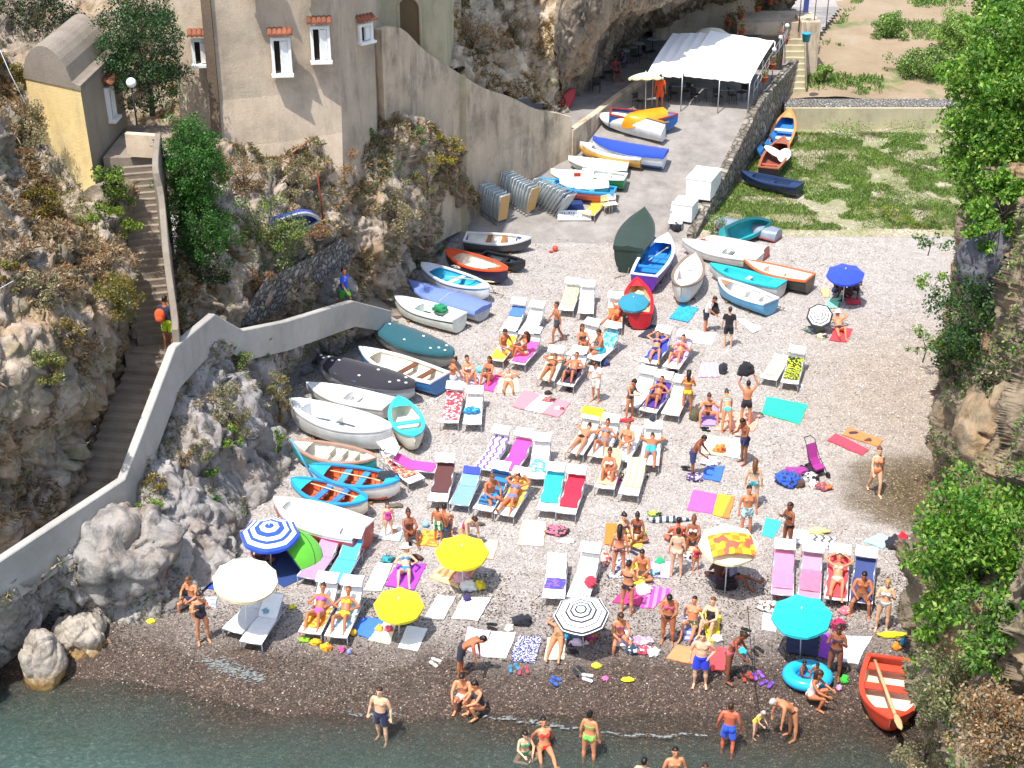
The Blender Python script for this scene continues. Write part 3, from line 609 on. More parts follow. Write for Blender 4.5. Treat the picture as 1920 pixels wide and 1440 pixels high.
boulder('boulder',P(148,1208,-.1)+Vector((0,.2,0)),(.72,.7,.75),st,'low stained boulder in the shade of the huge one',3)
boulder('boulder',P(190,1222,-.4)+Vector((0,.1,0)),(.36,.35,.32),st,'small orange boulder at the edge of the wet shingle',4)
boulder('boulder',P(-25,1195,.8)+Vector((0,.9,0)),(.9,.9,1.5),MAT['boulder'],'tall grey rock spur at the left edge of the cove',5)
boulder('boulder',P(600,560,2.2)+Vector((0,.8,0)),(1.3,.8,.8),MAT['boulder'],'grey lumpy rock between the cobbles and the path',6)
boulder('boulder',P(690,490,2.0)+Vector((0,1.6,0)),(.9,.9,1.6),MAT['boulder'],'tan pinnacle rock at the end of the cobble wall',7)
boulder('boulder',HIT(1868,485)+Vector((.25,.15,0)),(1.15,1.0,1.35),m_rock((.10,.10,.115),.08,.0,name='dark_rock'),'dark jutting rock under the big tree on the right',8)
boulder('boulder',HIT(1838,835)+Vector((.5,.5,0)),(.95,.9,1.2),m_rock((.24,.185,.12),.5,.1,name='ochre_rock'),'sunlit ochre rock above the seep on the right',9)
# slipway side wall, weir, steps
rp=[]; 
for py,px in ((446,1296),(330,1350),(250,1395),(195,1425),(130,1462),(95,1480)):
    Y=G(px,py).y if py<446 else 62.3
    rp.append(Vector((float(rx(Y)),Y,float(rampz(Y))+.12)))
wallstrip('slipway_wall',rp,3,.45,MAT['cobble2'],'rough stone wall holding up the right side of the slipway',sub=3,hs=[.4,1.6,2.4,3.2,3.4,3.4])
YW=77.8; wa=D(1474,200,YW); wb=D(1790,230,YW)
mb=MB(); mb.box(((wa.x+25)/2,YW+.9,.75),(25-wa.x,1.9,1.55)); w_=tag(mb.build('weir',MAT['archm']),'low cream weir wall across the dry river bed','wall')
mb=MB(); mb.box(((wa.x+25)/2,YW+.95,1.54),(25-wa.x,1.5,.06)); mb.build('cobbled_top',m_cobble('weir_top',(.25,.23,.2),(.6,.56,.5),6),w_)
mb=MB(); n=9; a=P(1490,172,1.7); 
for k in range(n): mb.box((a.x+k*.03,a.y+.16+k*.32,1.7+k*.27/1.-.6),(1.25,.34,1.5+.0),0)
o=tag(mb.build('garden_steps',MAT['archm']),'short straight flight of pale steps right of the tent','steps')
for s in (-1,1):
    mb=MB(); mb.tube([(a.x+s*.62,a.y-.1,1.9),(a.x+s*.62+.2,a.y+3.0,4.9)],.06,4); mb.build('kerb',MAT['step'],o)
mb=MB(); mb.box((a.x+1.2,a.y+4.1,3.1),(1.1,2.2,3.6)); mb.box((a.x-.6,a.y+5.3,3.0),(4.6,3,3.4)); mb.box((a.x-4.5,a.y+7.5,3.2),(6,2,5)); tag(mb.build('terrace_wall',MAT['wall']),'stained retaining walls of the upper terrace behind the tent','wall')
# side wall of the cafe terrace and its slab
ta=[Vector((2.83,68.7,3.15)),Vector((4.2,71.5,3.2)),Vector((5.4,74.2,3.25)),Vector((7.6,78.6,3.3))]
wallstrip('terrace_edge',ta,2.2,.35,MAT['wall'],'low plastered edge wall between slipway and shaded terrace',sub=2)
mb=MB(); q=[(1.5,68.5),(2.9,68.8),(4.2,71.5),(5.4,74.2),(7.6,78.6),(9,92),(-6,92),(-2,72)]
mb.add([(x,y,3.05) for x,y in q],[tuple(range(8))]); tag(mb.build('terrace',MAT['slip']),'shaded concrete terrace under the rock overhang',kind='structure')
mb=MB(); c=P(1060,192,3.4); Mx=Matrix.Translation(c)@Matrix.Rotation(R(35),4,'Y')@Matrix.Rotation(R(-25),4,'X')
mb.ball((0,0,0),(.34,.12,.85),14,0,Mx); tag(mb.build('kayak',paint('#a8232c',.4)),'small red kayak leaning at the end of the curved wall','kayak')
# ============================================================ boats
def boat_geo(par,L,W,Hd,hull,inner,rim,kind='open',transom=True,deck=None,thw=None,keel=None,stripe=None,extra=None,thcol=None):
    """local frame: bow to +X, centre at origin, gunwale near z=Hd, keel z~0. returns nothing; makes named parts under par"""
    n=18; half=[]
    def width(u):   # u 0 stern .. 1 bow
        if transom: w=.80+.20*math.sin(min(u/.45,1)*pi/2) if u<.45 else max(0.0,1-((u-.45)/.55)**2.3)
        else: w=max(0,math.sin(pi*min(max(u,.0),1))**.62)
        return w*W/2
    def sheer(u): return Hd*(1+.28*max(0,(u-.5)/.5)**2+.10*max(0,(.5-u)/.5)**2*(1 if transom else 2.2))
    def sect(u,off=0.,zmin=None):
        x=(u-.5)*L; w=max(width(u)-off,.012); z1=sheer(u); k=.0+(z1*.55*max(0,(u-.8)/.2)**2)+(0 if transom else z1*.45*max(0,(.2-u)/.2)**2)
        pts=[]
        for a in (0,.12,.3,.5,.72,.88,1):
            y=w*(math.sin(a*pi/2)**.62 if a>0 else 0); z=k+off*.8+(z1-k-off*.8)*(a**1.9)
            pts.append((x,y,z))
        return pts
    us=[i/n for i in range(n+1)]
    def full(s): return [(x,-y,z) for x,y,z in s[::-1]]+s[1:]
    mb=MB(); rings=[full(sect(u)) for u in us]
    mb.loft(rings,0,False)
    if transom: mb.add(rings[0],[tuple(range(len(rings[0])))[::-1]],0)
    if keel is not None:   # antifoul paint below the waterline
        for i,f in enumerate(mb.f):
            if sum(mb.v[j][2] for j in f)/len(f)<Hd*.30: mb.m[i]=1
    hm=[paint(hull,.35,.3)]+([paint(keel,.5,.3)] if keel else [])
    if stripe:
        hm.append(paint(stripe,.4)); 
        for i,f in enumerate(mb.f):
            zc=sum(mb.v[j][2] for j in f)/len(f); xc=sum(mb.v[j][0] for j in f)/len(f)
            if zc>sheer(xc/L+.5)*.80 and len(f)==4: mb.m[i]=len(hm)-1
    mb.build('hull',hm,par)
    if kind in('open','decked'):
        mb=MB(); t=.045; floor=Hd*.30; rings=[]
        for u in us:
            s=sect(u*.96+.015,t); s=[(x,y,max(z,min(floor,sheer(u)))) for x,y,z in s]; rings.append(full(s))
        mb.loft([r_[::-1] for r_ in rings],0,False); 
        mb.build('interior',paint(inner,.6,.3),par)
    # gunwale rim
    mb=MB(); rr=.045 if kind!='flip' else .03
    e=[(x,y,z) for x,y,z in [sect(u)[-1] for u in us]]; e2=[(x,-y,z) for x,y,z in e]
    for side in (e,e2):
        rings=[]
        for i,p in enumerate(side):
            q=Vector(p); inn=Vector((0,-1 if side is e else 1,0))*min(.10,abs(p[1])+.005)
            rings.append([q+Vector((0,-inn.y*.3,-.05)),q+Vector((0,-inn.y*.3,.02)),q+inn+Vector((0,0,.025)),q+inn+Vector((0,0,-.03))])
        mb.loft(rings,0,True,True,True,False)
    if transom: 
        p=e[0]; mb.box((p[0]+.03,0,p[2]),(.09,abs(p[1])*2,.06))
    mb.build('gunwale',paint(rim,.4,.15),par)
    def tw(u,z=None,d=.22,c=None,nm='thwart'):
        w=width(u)-.03; mb=MB(); mb.box(((u-.5)*L,0,(z or sheer(u)*.80)),(d,2*w*.98,.045)); mb.build(nm,paint(c or thcol or rim,.5,.3),par)
    if kind=='open':
        for u in (thw if thw is not None else (.25,.5,.72)): tw(u)
        # bow deck
        mb=MB(); us2=[.80,.86,.92,.97,1.0]; rings=[[( (u-.5)*L,-width(u)*.92,sheer(u)-.015),((u-.5)*L,0,sheer(u)+.02),((u-.5)*L,width(u)*.92,sheer(u)-.015)] for u in us2]
        mb.loft(rings,0,False); mb.build('bow_deck',paint(deck or rim,.45,.2),par)
        if not transom or (extra and 'stern' in extra):
            mb=MB(); us2=[0,.05,.1,.16]; rings=[[( (u-.5)*L,-width(u)*.92,sheer(u)-.015),((u-.5)*L,0,sheer(u)+.02),((u-.5)*L,width(u)*.92,sheer(u)-.015)] for u in us2]
            mb.loft(rings,0,False); mb.build('stern_deck',paint(deck or rim,.45,.2),par)
        if extra and 'ribs' in extra:
            mb=MB()
            for k in range(9):
                u=.2+k*.065; s=[(x,y*.985,max(z,Hd*.3)+.012) for x,y,z in sect(u,.05)]; mb.tube(full(s),.018,4)
            for y in (-.22,0,.22): mb.box((-.05*L,y*W,Hd*.3+.03),(L*.62,.13,.03))
            mb.build('floorboards',paint('#b5552a',.6,.35),par)
    if kind=='decked':   # white grp boat, moulded liner with a cockpit
        mb=MB(); a0,a1=(thw or (.14,.66)); 
        def strip(u0,u1,full_=True,n_=6):
            r_=[]
            for i in range(n_+1):
                u=u0+(u1-u0)*i/n_; r_.append([((u-.5)*L,-width(u)*.95,sheer(u)-.02),((u-.5)*L,0,sheer(u)+.03),((u-.5)*L,width(u)*.95,sheer(u)-.02)])
            mb.loft(r_,0,False)
        strip(a1,1.); strip(0.0,a0)
        for sg in (-1,1):
            r_=[]
            for i in range(11):
                u=a0+(a1-a0)*i/10; w0=width(u)*.95; w1=w0*.66
                r_.append([((u-.5)*L,sg*w0,sheer(u)-.02),((u-.5)*L,sg*w1,sheer(u)+.01),((u-.5)*L,sg*w1*.96,Hd*.45)])
            mb.loft(r_ if sg>0 else [q[::-1] for q in r_],0,False,sm=False)
        for u in (a0,a1): 
            w1=width(u)*.62; mb.add([((u-.5)*L,-w1,Hd*.35),((u-.5)*L,w1,Hd*.35),((u-.5)*L,w1,sheer(u)),((u-.5)*L,-w1,sheer(u))],[(0,1,2,3)])
        mb.build('deck',paint(deck or '#efeeea',.4,.12),par)
        tw((a0+a1)/2,Hd*.72,.2,thcol or '#e6e4de')
    if kind=='cover':
        mb=MB(); rings=[]
        for i,u in enumerate(us):
            w0=width(u)+.04; z=sheer(u)+.03; sag=math.sin(u*pi)*.10
            jit=lambda: random.uniform(-.015,.015)
            rings.append([((u-.5)*L*1.02,-w0,z-.16+jit()),((u-.5)*L*1.02,-w0*.99,z+jit()),((u-.5)*L*1.02,-w0*.5,z+.02+sag*.3+jit()),((u-.5)*L*1.02,0,z+.07+sag+jit()),((u-.5)*L*1.02,w0*.5,z+.02+sag*.3+jit()),((u-.5)*L*1.02,w0*.99,z+jit()),((u-.5)*L*1.02,w0,z-.16+jit())])
        mb.loft(rings,0,False); mb.add(rings[0],[tuple(range(7))[::-1]]); cv=mb.build('cover',cloth(deck or '#333333'),par)
        if extra and 'dots' in extra:
            for u,y in ((.93,.3),(.9,-.35),(.97,-.1),(.84,.1),(.8,-.3),(.5,.62),(.42,-.5),(.2,.7),(.12,-.6),(.14,.35),(.06,.75)):
                m2=MB(); w0=width(u); m2.ball(((u-.5)*L,y*w0*.92,sheer(u)+.08+math.sin(u*pi)*.08*(1-abs(y))),(.07,.05,.03),8); m2.build('tie_weight',paint('#e8e8e4',.6,.1),cv)
        if extra and 'seam' in extra:
            m2=MB(); w0=width(.45); m2.tube([(-.05*L,-w0,sheer(.45)+.05),(-.05*L,-w0*.5,sheer(.45)+.10),(-.05*L,0,sheer(.45)+.20),(-.05*L,w0*.5,sheer(.45)+.10),(-.05*L,w0,sheer(.45)+.05)],.018,5); m2.build('seam',paint('#b9c0cc'),cv)
def place(o,bow,stern,zb,zs,base,roll=0.,flip=False):
    """put a thing so that its +X axis runs from the stern pixel to the bow pixel"""
    pass
BOATS=[]
def boat(bow,stern,W,hull,inner,rim,label,kind='open',Hd=.62,group=None,name='rowing_boat',tilt=0.,flip=False,lift=.06,zb=None,prop=True,L=None,**k):
    h=Hd*.95+lift if zb is None else zb
    b=G(bow[0],bow[1],h); s=G(stern[0],stern[1],h); d=Vector((b.x-s.x,b.y-s.y,0)); Ln=L or d.length; c=(b+s)/2; gzc=gz(c.x,c.y)
    slope=math.atan2(gz(b.x,b.y)-gz(s.x,s.y),d.length) if d.length>0 else 0
    o=empty(name,(c.x,c.y,gzc+lift),0,label,'boat',group); Mx=Matrix.Translation(o.location)@Matrix.Rotation(math.atan2(d.y,d.x),4,'Z')@Matrix.Rotation(-slope,4,'Y')@Matrix.Rotation(tilt,4,'X')
    if flip: Mx=Mx@Matrix.Translation((0,0,Hd*1.05))@Matrix.Rotation(pi,4,'X')
    o.matrix_world=Mx
    boat_geo(o,Ln,W,Hd,hull,inner,rim,kind,**k)
    if prop and not flip and abs(tilt)<.3:
        for x in (-.22*Ln,.2*Ln): mb=MB(); mb.box((x,0,-.03),(.12,W*.7,.09)); mb.build('chock',paint('#8a6a48',.8,.4),o)
    BOATS.append(o); return o
GL='boats drawn up along the left side of the beach'; GR='boats parked on the slipway'; GM='boats beached at the foot of the slipway'; GV='boats lying in the river bed'
o=boat((996,452),(872,446),1.35,'#55585c','#efece2','#eceae6','white tender with grey underside and two wooden thwarts near the slipway','open',.5,GL,'tender',thw=(.36,.58),thcol='#a8703a',deck='#f0eee8')
boat((985,495),(905,478),.9,'#2b3034','#3a4044','#22262a','dark grey boat with a black outboard end beside the orange-rimmed boat','open',.42,GL,'dinghy',thw=(.5,))
boat((836,474),(952,512),1.35,'#2b2a48','#efe6d2','#e2552c','navy boat with thick orange rim and cream inside','open',.62,GL,transom=False,thw=(),deck='#e2552c')
boat((790,500),(917,545),1.3,'#e9edf2','#42b8d8','#e8ecf0','white boat with turquoise cockpit, blue rubbing band and a red seat','open',.6,GL,stripe='#5fa0cc',thw=(.5,),thcol='#dfe8ee',deck='#eef0f4',extra=('stern',),transom=False)
boat((768,534),(905,580),1.25,'#b7bcc4','#7888b8','#c9ced8','grey boat under a periwinkle blue cover with a pale seam','cover',.5,GL,deck='#6f86c8',extra=('seam',))
boat((740,562),(862,598),1.2,'#dfe6dd','#9fc8ae','#eceee8','white boat with a green net in the stern','decked',.58,GL,thw=(.18,.62),stripe='#3b423c')
boat((697,607),(850,668),1.35,'#8a9086','#335','#2c4f58','long boat under a dark teal tarp dotted with white weights','cover',.66,GL,deck='#1f5560',extra=('dots',),transom=False)
boat((673,658),(826,712),1.35,'#3a7fc0','#efe8d6','#f0efec','cream boat with bright blue hull and two brown thwarts','open',.58,GL,thw=(.2,.42),thcol='#7a4a34',deck='#f2f0ea')
boat((597,678),(778,728),1.4,'#b9bcc0','#444','#3c80bc','long grey boat with blue rim under a sagging black tarp','cover',.68,GL,deck='#2c2a33',extra=('dots',),transom=False)
boat((575,724),(730,760),1.15,'#d9d8d4','#f0efec','#f4f3f0','plain white boat with a folded sheet, between the tarped and the big white one','decked',.46,GL,thw=(.3,.5))
boat((543,760),(735,812),1.5,'#e2e2df','#dfe2ee','#f2f1ee','big white fibreglass boat with a black band under its rim','decked',.8,GL,thw=(.30,.84),stripe='#f2f1ee',transom=False)
boat((747,752),(778,826),1.15,'#d8d2bf','#e6e2d2','#49c4d6','turquoise and cream boat pointing up the beach, set crosswise','open',.62,GL,thw=(.28,.5),thcol='#4fd0dc',deck='#3cc8d0',extra=('stern',),transom=False)
boat((548,836),(706,866),1.2,'#3aa79c','#e8e2d4','#b08a78','teal-hulled boat with cream inside and boards laid across','open',.58,GL,thw=(.3,.45,.6),thcol='#e2dccb',deck='#ece6da',transom=False)
boat((580,882),(750,908),1.25,'#eceae4','#d8602e','#2f96d2','white-hulled boat with blue rim and orange floor, upper of the matching two','open',.62,GL,transom=False,thw=(.42,.62),thcol='#3f9ede',deck='#35b0e2',keel='#c8603c',extra=('ribs',))
boat((546,906),(690,945),1.25,'#e8e0cc','#d8602e','#2f96d2','white-hulled boat with blue rim and orange floor, lower of the matching two','open',.58,GL,transom=False,thw=(.38,.6),thcol='#3f86d2',deck='#2fb6e8',extra=('ribs',))
boat((514,945),(681,998),1.45,'#b8473f','#f2f0ea','#f4f2ee','large white boat with maroon bottom, closest to the green tent','decked',.72,GL,thw=(.80,.86),stripe='#f0eeea')
# props that lean among them
mb=MB(); a=G(606,930,0); b=P(545,822,2.0); mb.tube([a,b],.035); mb.ball(tuple(a+Vector((.1,0,.1))),(.09,.02,.22),8); tag(mb.build('oar',paint('#4a9ec8')),'long blue oar propped against the lower-left rock','oar')
c=HIT(718,565); mb=MB(); mb.box((c.x,c.y-.1,c.z+.1),(.28,.5,1.5),.2,rx_=-.35); tag(mb.build('board',paint('#3f9fc4')),'narrow turquoise board standing at the end of the path wall','board')
# upturned blue boat lying in the scrub
c=HIT(553,432); o=empty('rowing_boat',c,0,'upturned faded blue boat lying in the scrub on the slope','boat'); o.matrix_world=Matrix.Translation(c+Vector((.05,-.5,.75)))@Matrix.Rotation(.6,4,'Z')@Matrix.Rotation(pi-.95,4,'X'); boat_geo(o,1.75,1.15,.35,'#3c4a9c','#3c4a9c','#a7adb8','flip')
# slipway
boat((1270,222),(1143,212),1.5,'#2a6fc0','#3a70b8','#a33c3c','blue boat with red rim, farthest on the slipway under the orange one','open',.75,GR,thw=(.3,.6),thcol='#2f7fd0',deck='#3b8ad8')
o=boat((1167,222),(1247,208),1.35,'#e8a020','#e8a020','#e8a020','upturned orange-yellow dinghy resting on the blue boat','flip',.52,GR,'dinghy',flip=True,lift=.62,zb=1.0)
boat((1117,225),(1240,258),1.1,'#e6e9ea','#e6e9ea','#4a4f54','white boat lying on its side with a thin dark rim','flip',.55,GR,tilt=1.15,lift=.45,zb=.5,keel='#f0f0ec')
boat((1110,266),(1246,290),1.35,'#e9edf0','#2450b8','#2a58c0','white and blue boat under a royal blue tarp','cover',.72,GR,deck='#2348b4',keel='#2f6fc0')
boat((1085,272),(1204,296),1.15,'#dca94c','#efece4','#f0eee8','white boat with mustard underside and a brown seat board','open',.52,GR,thw=(.35,),thcol='#9a6a48',deck='#f2f0ec',stripe='#eeeae0')
boat((1066,300),(1176,312),1.1,'#d8d8d4','#d8d8d4','#f2f1ee','flat white cockpit boat between the mustard and green ones','cover',.42,GR,deck='#eeece6')
boat((1090,322),(1172,334),1.1,'#2f8a52','#e8ece6','#e9ece6','white-decked boat with bright green hull','open',.55,GR,thw=(.4,),deck='#f0efe8')
boat((1033,326),(1112,330),1.2,'#e8e6d8','#e8e6d8','#f2f0e4','small boat under a cream cover','cover',.55,GR,deck='#f0efe0')
boat((1050,344),(1140,344),1.0,'#7fc8bc','#f0eee8','#9fd4c8','white boat with mint green edge behind the cyan one','cover',.45,GR,deck='#f2f0ea')
boat((1010,340),(1152,360),1.25,'#c86a5a','#3a9fd0','#3a9ad6','cyan blue boat on a trailer nearest the stacked loungers','open',.55,GR,thw=(.3,.6),thcol='#38a0dc',deck='#44b2e2',stripe='#3a9ad6')
# foot of the slipway
boat((1208,402),(1178,468),1.55,'#273a33','#273a33','#22332c','tall boat shrouded in a dark green tarp','cover',1.1,GM,deck='#22382f')
boat((1252,446),(1207,520),1.4,'#6a3aa0','#2a86d0','#e6edf4','white boat with bright blue inside and purple transom','open',.72,GM,thw=(.3,.55),thcol='#2f80c8',deck='#e8f2f6')
boat((1194,528),(1200,592),1.15,'#b81f2c','#d8b890','#d8202e','small red boat with cream load, under the teal parasol','open',.62,GM,thw=(.5,),thcol='#d9b088',deck='#e0353a')
boat((1277,548),(1303,482),1.3,'#d9d6cc','#7a6558','#8a7a6a','white double-ended boat with brown rim, bow towards the sea','decked',.78,GM,thw=(.42,.76),transom=False,deck='#f2f0ea')
boat((1279,455),(1424,484),1.3,'#e0dfda','#eeece6','#f0efec','flat white boat with three dark hatches','decked',.5,GM,thw=(.3,.45),thcol='#6a6e72')
boat((1312,448),(1436,474),1.2,'#b84a3a','#b84a3a','#a8443a','upturned boat with red sides and pale bottom','flip',.5,GM,flip=True,lift=.1,zb=.35,keel='#d8d0c2')
boat((1430,412),(1348,438),.95,'#24a8b4','#24a8b4','#1f6f78','turquoise hull tipped up on its edge','flip',.5,GM,tilt=1.2,lift=.45,zb=.6,keel='#2cb4bc')
boat((1342,414),(1400,428),1.0,'#8a93a0','#8a93a0','#a85a5a','upturned grey boat with thin red line by the weeds','flip',.42,GM,flip=True,lift=.1,zb=.3)
boat((1400,424),(1460,440),1.0,'#8a96a4','#8a96a4','#a85a5a','second upturned grey boat behind the turquoise hull','flip',.4,GM,flip=True,lift=.1,zb=.3)
boat((1331,500),(1466,536),1.1,'#d9dcd8','#e8eae6','#2cbccb','boat with broad cyan deck and two white wells','decked',.52,GM,thw=(.16,.78),deck='#30c0cc',thcol='#c9cccc')
boat((1394,494),(1520,524),1.25,'#2f3632','#e6b478','#e06a36','orange-rimmed boat with black transom and tan floor','decked',.6,GM,thw=(.22,.66),deck='#f0ebe0',thcol='#efe8dc')
boat((1346,528),(1446,568),1.2,'#5aa6d4','#eeeeec','#f0efec','white boat with sky blue hull and brown bow deck','open',.55,GM,thw=(.3,.55),thcol='#f2f0ee',deck='#a8805a')
# river bed
boat((1482,214),(1458,264),1.25,'#b87a48','#2f78c0','#d08a4e','tan wooden boat with blue floor by the slipway wall','open',.6,GV,thw=(.35,.55),thcol='#dce2e6',deck='#d89a60')
boat((1470,262),(1440,318),1.25,'#2e2a2c','#8a4f3c','#a86848','dark boat with two white mattresses laid inside','open',.66,GV,thw=(.2,),thcol='#c05a44',deck='#9a6048')
boat((1390,326),(1500,350),1.15,'#1f2c48','#e6ddc0','#26385e','navy blue boat with two cream wells','decked',.5,GV,thw=(.16,.80),deck='#243a60',thcol='#243a60')
for (px,py,rz) in ((1452,290,.5),(1470,296,-.3)):
    c=G(px,py,.6); mb=MB(); M_=Matrix.Translation(c+Vector((0,0,.75)))@Matrix.Rotation(rz,4,'Z')@Matrix.Rotation(.15,4,'X'); mb.ball((0,0,0),(.33,.8,.05),16,0,M_)
    tag(mb.build('mattress',cloth('#f1f1ee')),'white oval mattress on the '+('left' if px<1460 else 'right')+' side inside the dark river-bed boat','mattress')
for i,(px,py) in enumerate(((1413,272),(1427,262),(1437,246))):
    c=P(px+14,py+10,.75); mb=MB(); M_=Matrix.Translation(c)@Matrix.Rotation(-.35,4,'Z')@Matrix.Rotation(1.0,4,'Y'); mb.box((0,0,0),(.5,.9,.06),M=M_); mb.box((0,0,.05),(.08,.9,.05),M=M_)
    tag(mb.build('board',paint('#2f86cc')),['lowest','middle','topmost'][i]+' of three blue boards leaning on the stone wall','board')
boat((1668,1352),(1672,1228),1.55,'#c8412a','#e8dcc0','#d8452c','orange-red wooden boat with cream floor at the right edge of the water','open',.62,None,thw=(.12,.42),thcol='#d84a30',deck='#d85034')
c=BOATS[-1].location; mb=MB(); mb.tube([c+Vector((-.15,-1.1,.66)),c+Vector((-.2,1.2,.72))],.05,6); mb.ball(tuple(c+Vector((-.13,-1.35,.66))),(.10,.35,.02),8); tag(mb.build('oar',paint('#c9a87a',.7)),'pale wooden oar lying in the orange-red boat','oar')
c=HIT(1673,1336); 
# cloths and loose gear in the boats
def lump(px,py,h,r,col,name,label,cat_,seed=0,style=None,c2=None,nz=.35,at=None,flat=1.):
    c=at if at is not None else G(px,py,h)+Vector((0,0,h)); n=26; th=np.linspace(0.02,pi-.02,n//2+1); ph=np.linspace(0,2*pi,n,endpoint=False); T,Ph=np.meshgrid(th,ph,indexing='ij')
    d=np.stack([np.sin(T)*np.cos(Ph),np.sin(T)*np.sin(Ph),np.cos(T)],-1).reshape(-1,3); q=d*1.6+seed*3.1
    r=(r[0]*.82,r[1]*.85,max(r[2]*1.15,.05)); dd=1+fbm(q,3)*nz*1.5+facet(q*1.5,.7)*nz*1.1; p=d*np.array(r)*dd[:,None]; p[:,2]=np.maximum(p[:,2],-r[2]*.6); k=n//2+1
    i=np.arange(k*n).reshape(k,n); j=np.roll(i,-1,1); f=np.stack([i[:-1],i[1:],j[1:],j[:-1]],-1).reshape(-1,4)
    o=npmesh(name,p,f,cloth(col,c2,style)); o.location=(c.x,c.y,c.z+r[2]*.6); return tag(o,label,cat_)
lump(825,583,.62,(.35,.25,.16),'#1f8a5a','net','crumpled green net in the stern of a white boat','net',1)
lump(975,452,.5,(.22,.28,.08),'#2a4a80','rope','coiled blue rope on the bow of the white tender','rope',2)
lump(728,898,.62,(.4,.25,.14),'#2a3038','bag','dark bundle in the stern of the upper orange-floored boat','bag',3)
lump(890,502,.45,(1.1,.38,.10),'#efe6cf','cover','rumpled cream cloth inside the orange-rimmed boat','cloth',4)
lump(1197,557,.55,(.3,.35,.12),'#dcc9a0','cover','cream cloth bundled in the small red boat','cloth',5)
lump(1254,410,.5,(.3,.2,.2),'#eee','bag','white bag on the slipway lounger','bag',6) if False else None

for i,(x,y,dx) in enumerate(((920,548,26),(905,585,20),(865,606,18),(738,822,30),(684,1004,24),(1450,572,22),(1225,596,-20),(1180,512,-26))):
    g=G(x,y); e=G(x+dx,y+10); pts=[g+Vector((0,0,.35)),g.lerp(e,.25)+Vector((.05,-.1,.03))]+[g.lerp(e,.3+.12*k)+Vector((.12*math.sin(k*2.1),.12*math.cos(k*1.7),.02)) for k in range(7)]
    mb=MB(); mb.tube(pts,.013,5); tag(mb.build('mooring_rope',plain('#8a7a5c',.9)),'loose mooring rope on the shingle by '+('the white and turquoise boat','the periwinkle covered boat','the boat with the green net','the big white boat','the maroon-bottomed boat','the sky blue hulled boat','the small red boat','the purple transom boat')[i],'rope')
for nm,c,a,l in ((0,(1235,480),1.0,'bare wooden oar lying inside the bright blue boat'),(1,(665,897),-.35,'pale oar laid along the upper orange-floored boat'),(2,(625,925),-.5,'pale oar laid along the lower orange-floored boat'),(3,(880,528),-.3,'white oar across the turquoise cockpit boat')):
    g=G(*c,.5)+Vector((0,0,.62)); d=Vector((math.cos(a),math.sin(a),0)); mb=MB(); mb.tube([g-d*.9,g+d*.7],.022,6); Mx=Matrix.Translation(g+d*.9)@Matrix.Rotation(a,4,'Z'); mb.ball((0,0,0),(.26,.07,.015),8,0,Mx); tag(mb.build('oar',paint('#d8c49a',.7)),l,'oar')
# ============================================================ loungers
ALU=plain('#c4c6c8',.35,.6,'aluminium'); FAB=cloth('#f3f2ee'); FABG=cloth('#dcdcd8')
def lounger_meshes(ang):
    """local: foot end at y=0, head towards +Y, origin on the ground under the foot end"""
    h=.34; W=.31; yb=1.18; a=R(ang); l=.74; e=Vector((0,yb+l*math.cos(a),h+l*math.sin(a)))
    out={}
    mb=MB(); 
    for s in (-1,1): mb.tube([(s*W,.0,h),(s*W,yb+.1,h),(s*W,1.85,h-.02)],.017,6)
    mb.tube([(-W,0,h),(W,0,h)],.017,6); mb.tube([(-W,1.85,h-.02),(W,1.85,h-.02)],.017,6)
    for s in (-1,1): mb.tube([(s*(W-.03),yb,h+.01),(s*(W-.03),e.y,e.z)],.016,6)
    mb.tube([(-W+.03,e.y,e.z),(W-.03,e.y,e.z)],.016,6)
    if ang>15:
        for s in (-1,1): mb.tube([(s*(W-.01),yb+.1,h),(s*(W-.01),yb+.45,h+.42*math.sin(a))],.012,5)
    out['frame']=mb
    legs=[]
    for s in (-1,1):
        for y in (.06,1.62):
            m=MB(); m.tube([(s*W,y,h),(s*(W+.01),y-.03,0)],.016,6); legs.append(m)
    out['legs']=legs
    def sheet_(pts,w,n=8,sag=.02):
        m=MB(); rings=[]
        for (y,z) in pts: rings.append([(w*(-1+2*k/n),y,z-sag*(1-abs(-1+2*k/n)**2)) for k in range(n+1)])
        rings2=[[ (x,y,z-.012) for x,y,z in r] for r in rings]
        m.loft(rings,0,False); m.loft([r[::-1] for r in rings2],0,False); return m
    out['bed']=sheet_([(.0,h+.02),(.3,h+.015),(.7,h+.01),(yb-.02,h+.02)],W-.015)
    out['back']=sheet_([(yb,h+.02),(yb+l*.5*math.cos(a),h+.02+l*.5*math.sin(a)),(e.y,e.z+.02)],W-.03)
    sh=MB(); c=math.cos(a); s_=math.sin(a)
    for s in (-1,1): sh.tube([(s*W,e.y-.15,e.z-.1),(s*W,e.y-.02,e.z+.26),(s*W,e.y+.12,e.z+.32)],.011,5,mi=1)
    rings=[[(W*(-1+k/3),y,z-.012*(1-abs(-1+k/3)**2)) for k in range(7)] for y,z in ((e.y-.22,e.z+.20),(e.y-.1,e.z+.275),(e.y+.06,e.z+.315),(e.y+.16,e.z+.315))]
    sh.loft(rings,0,False); sh.loft([[(x,y,z-.012) for x,y,z in r][::-1] for r in rings],0,False)
    out['shade']=sh
    return out
_LM={}
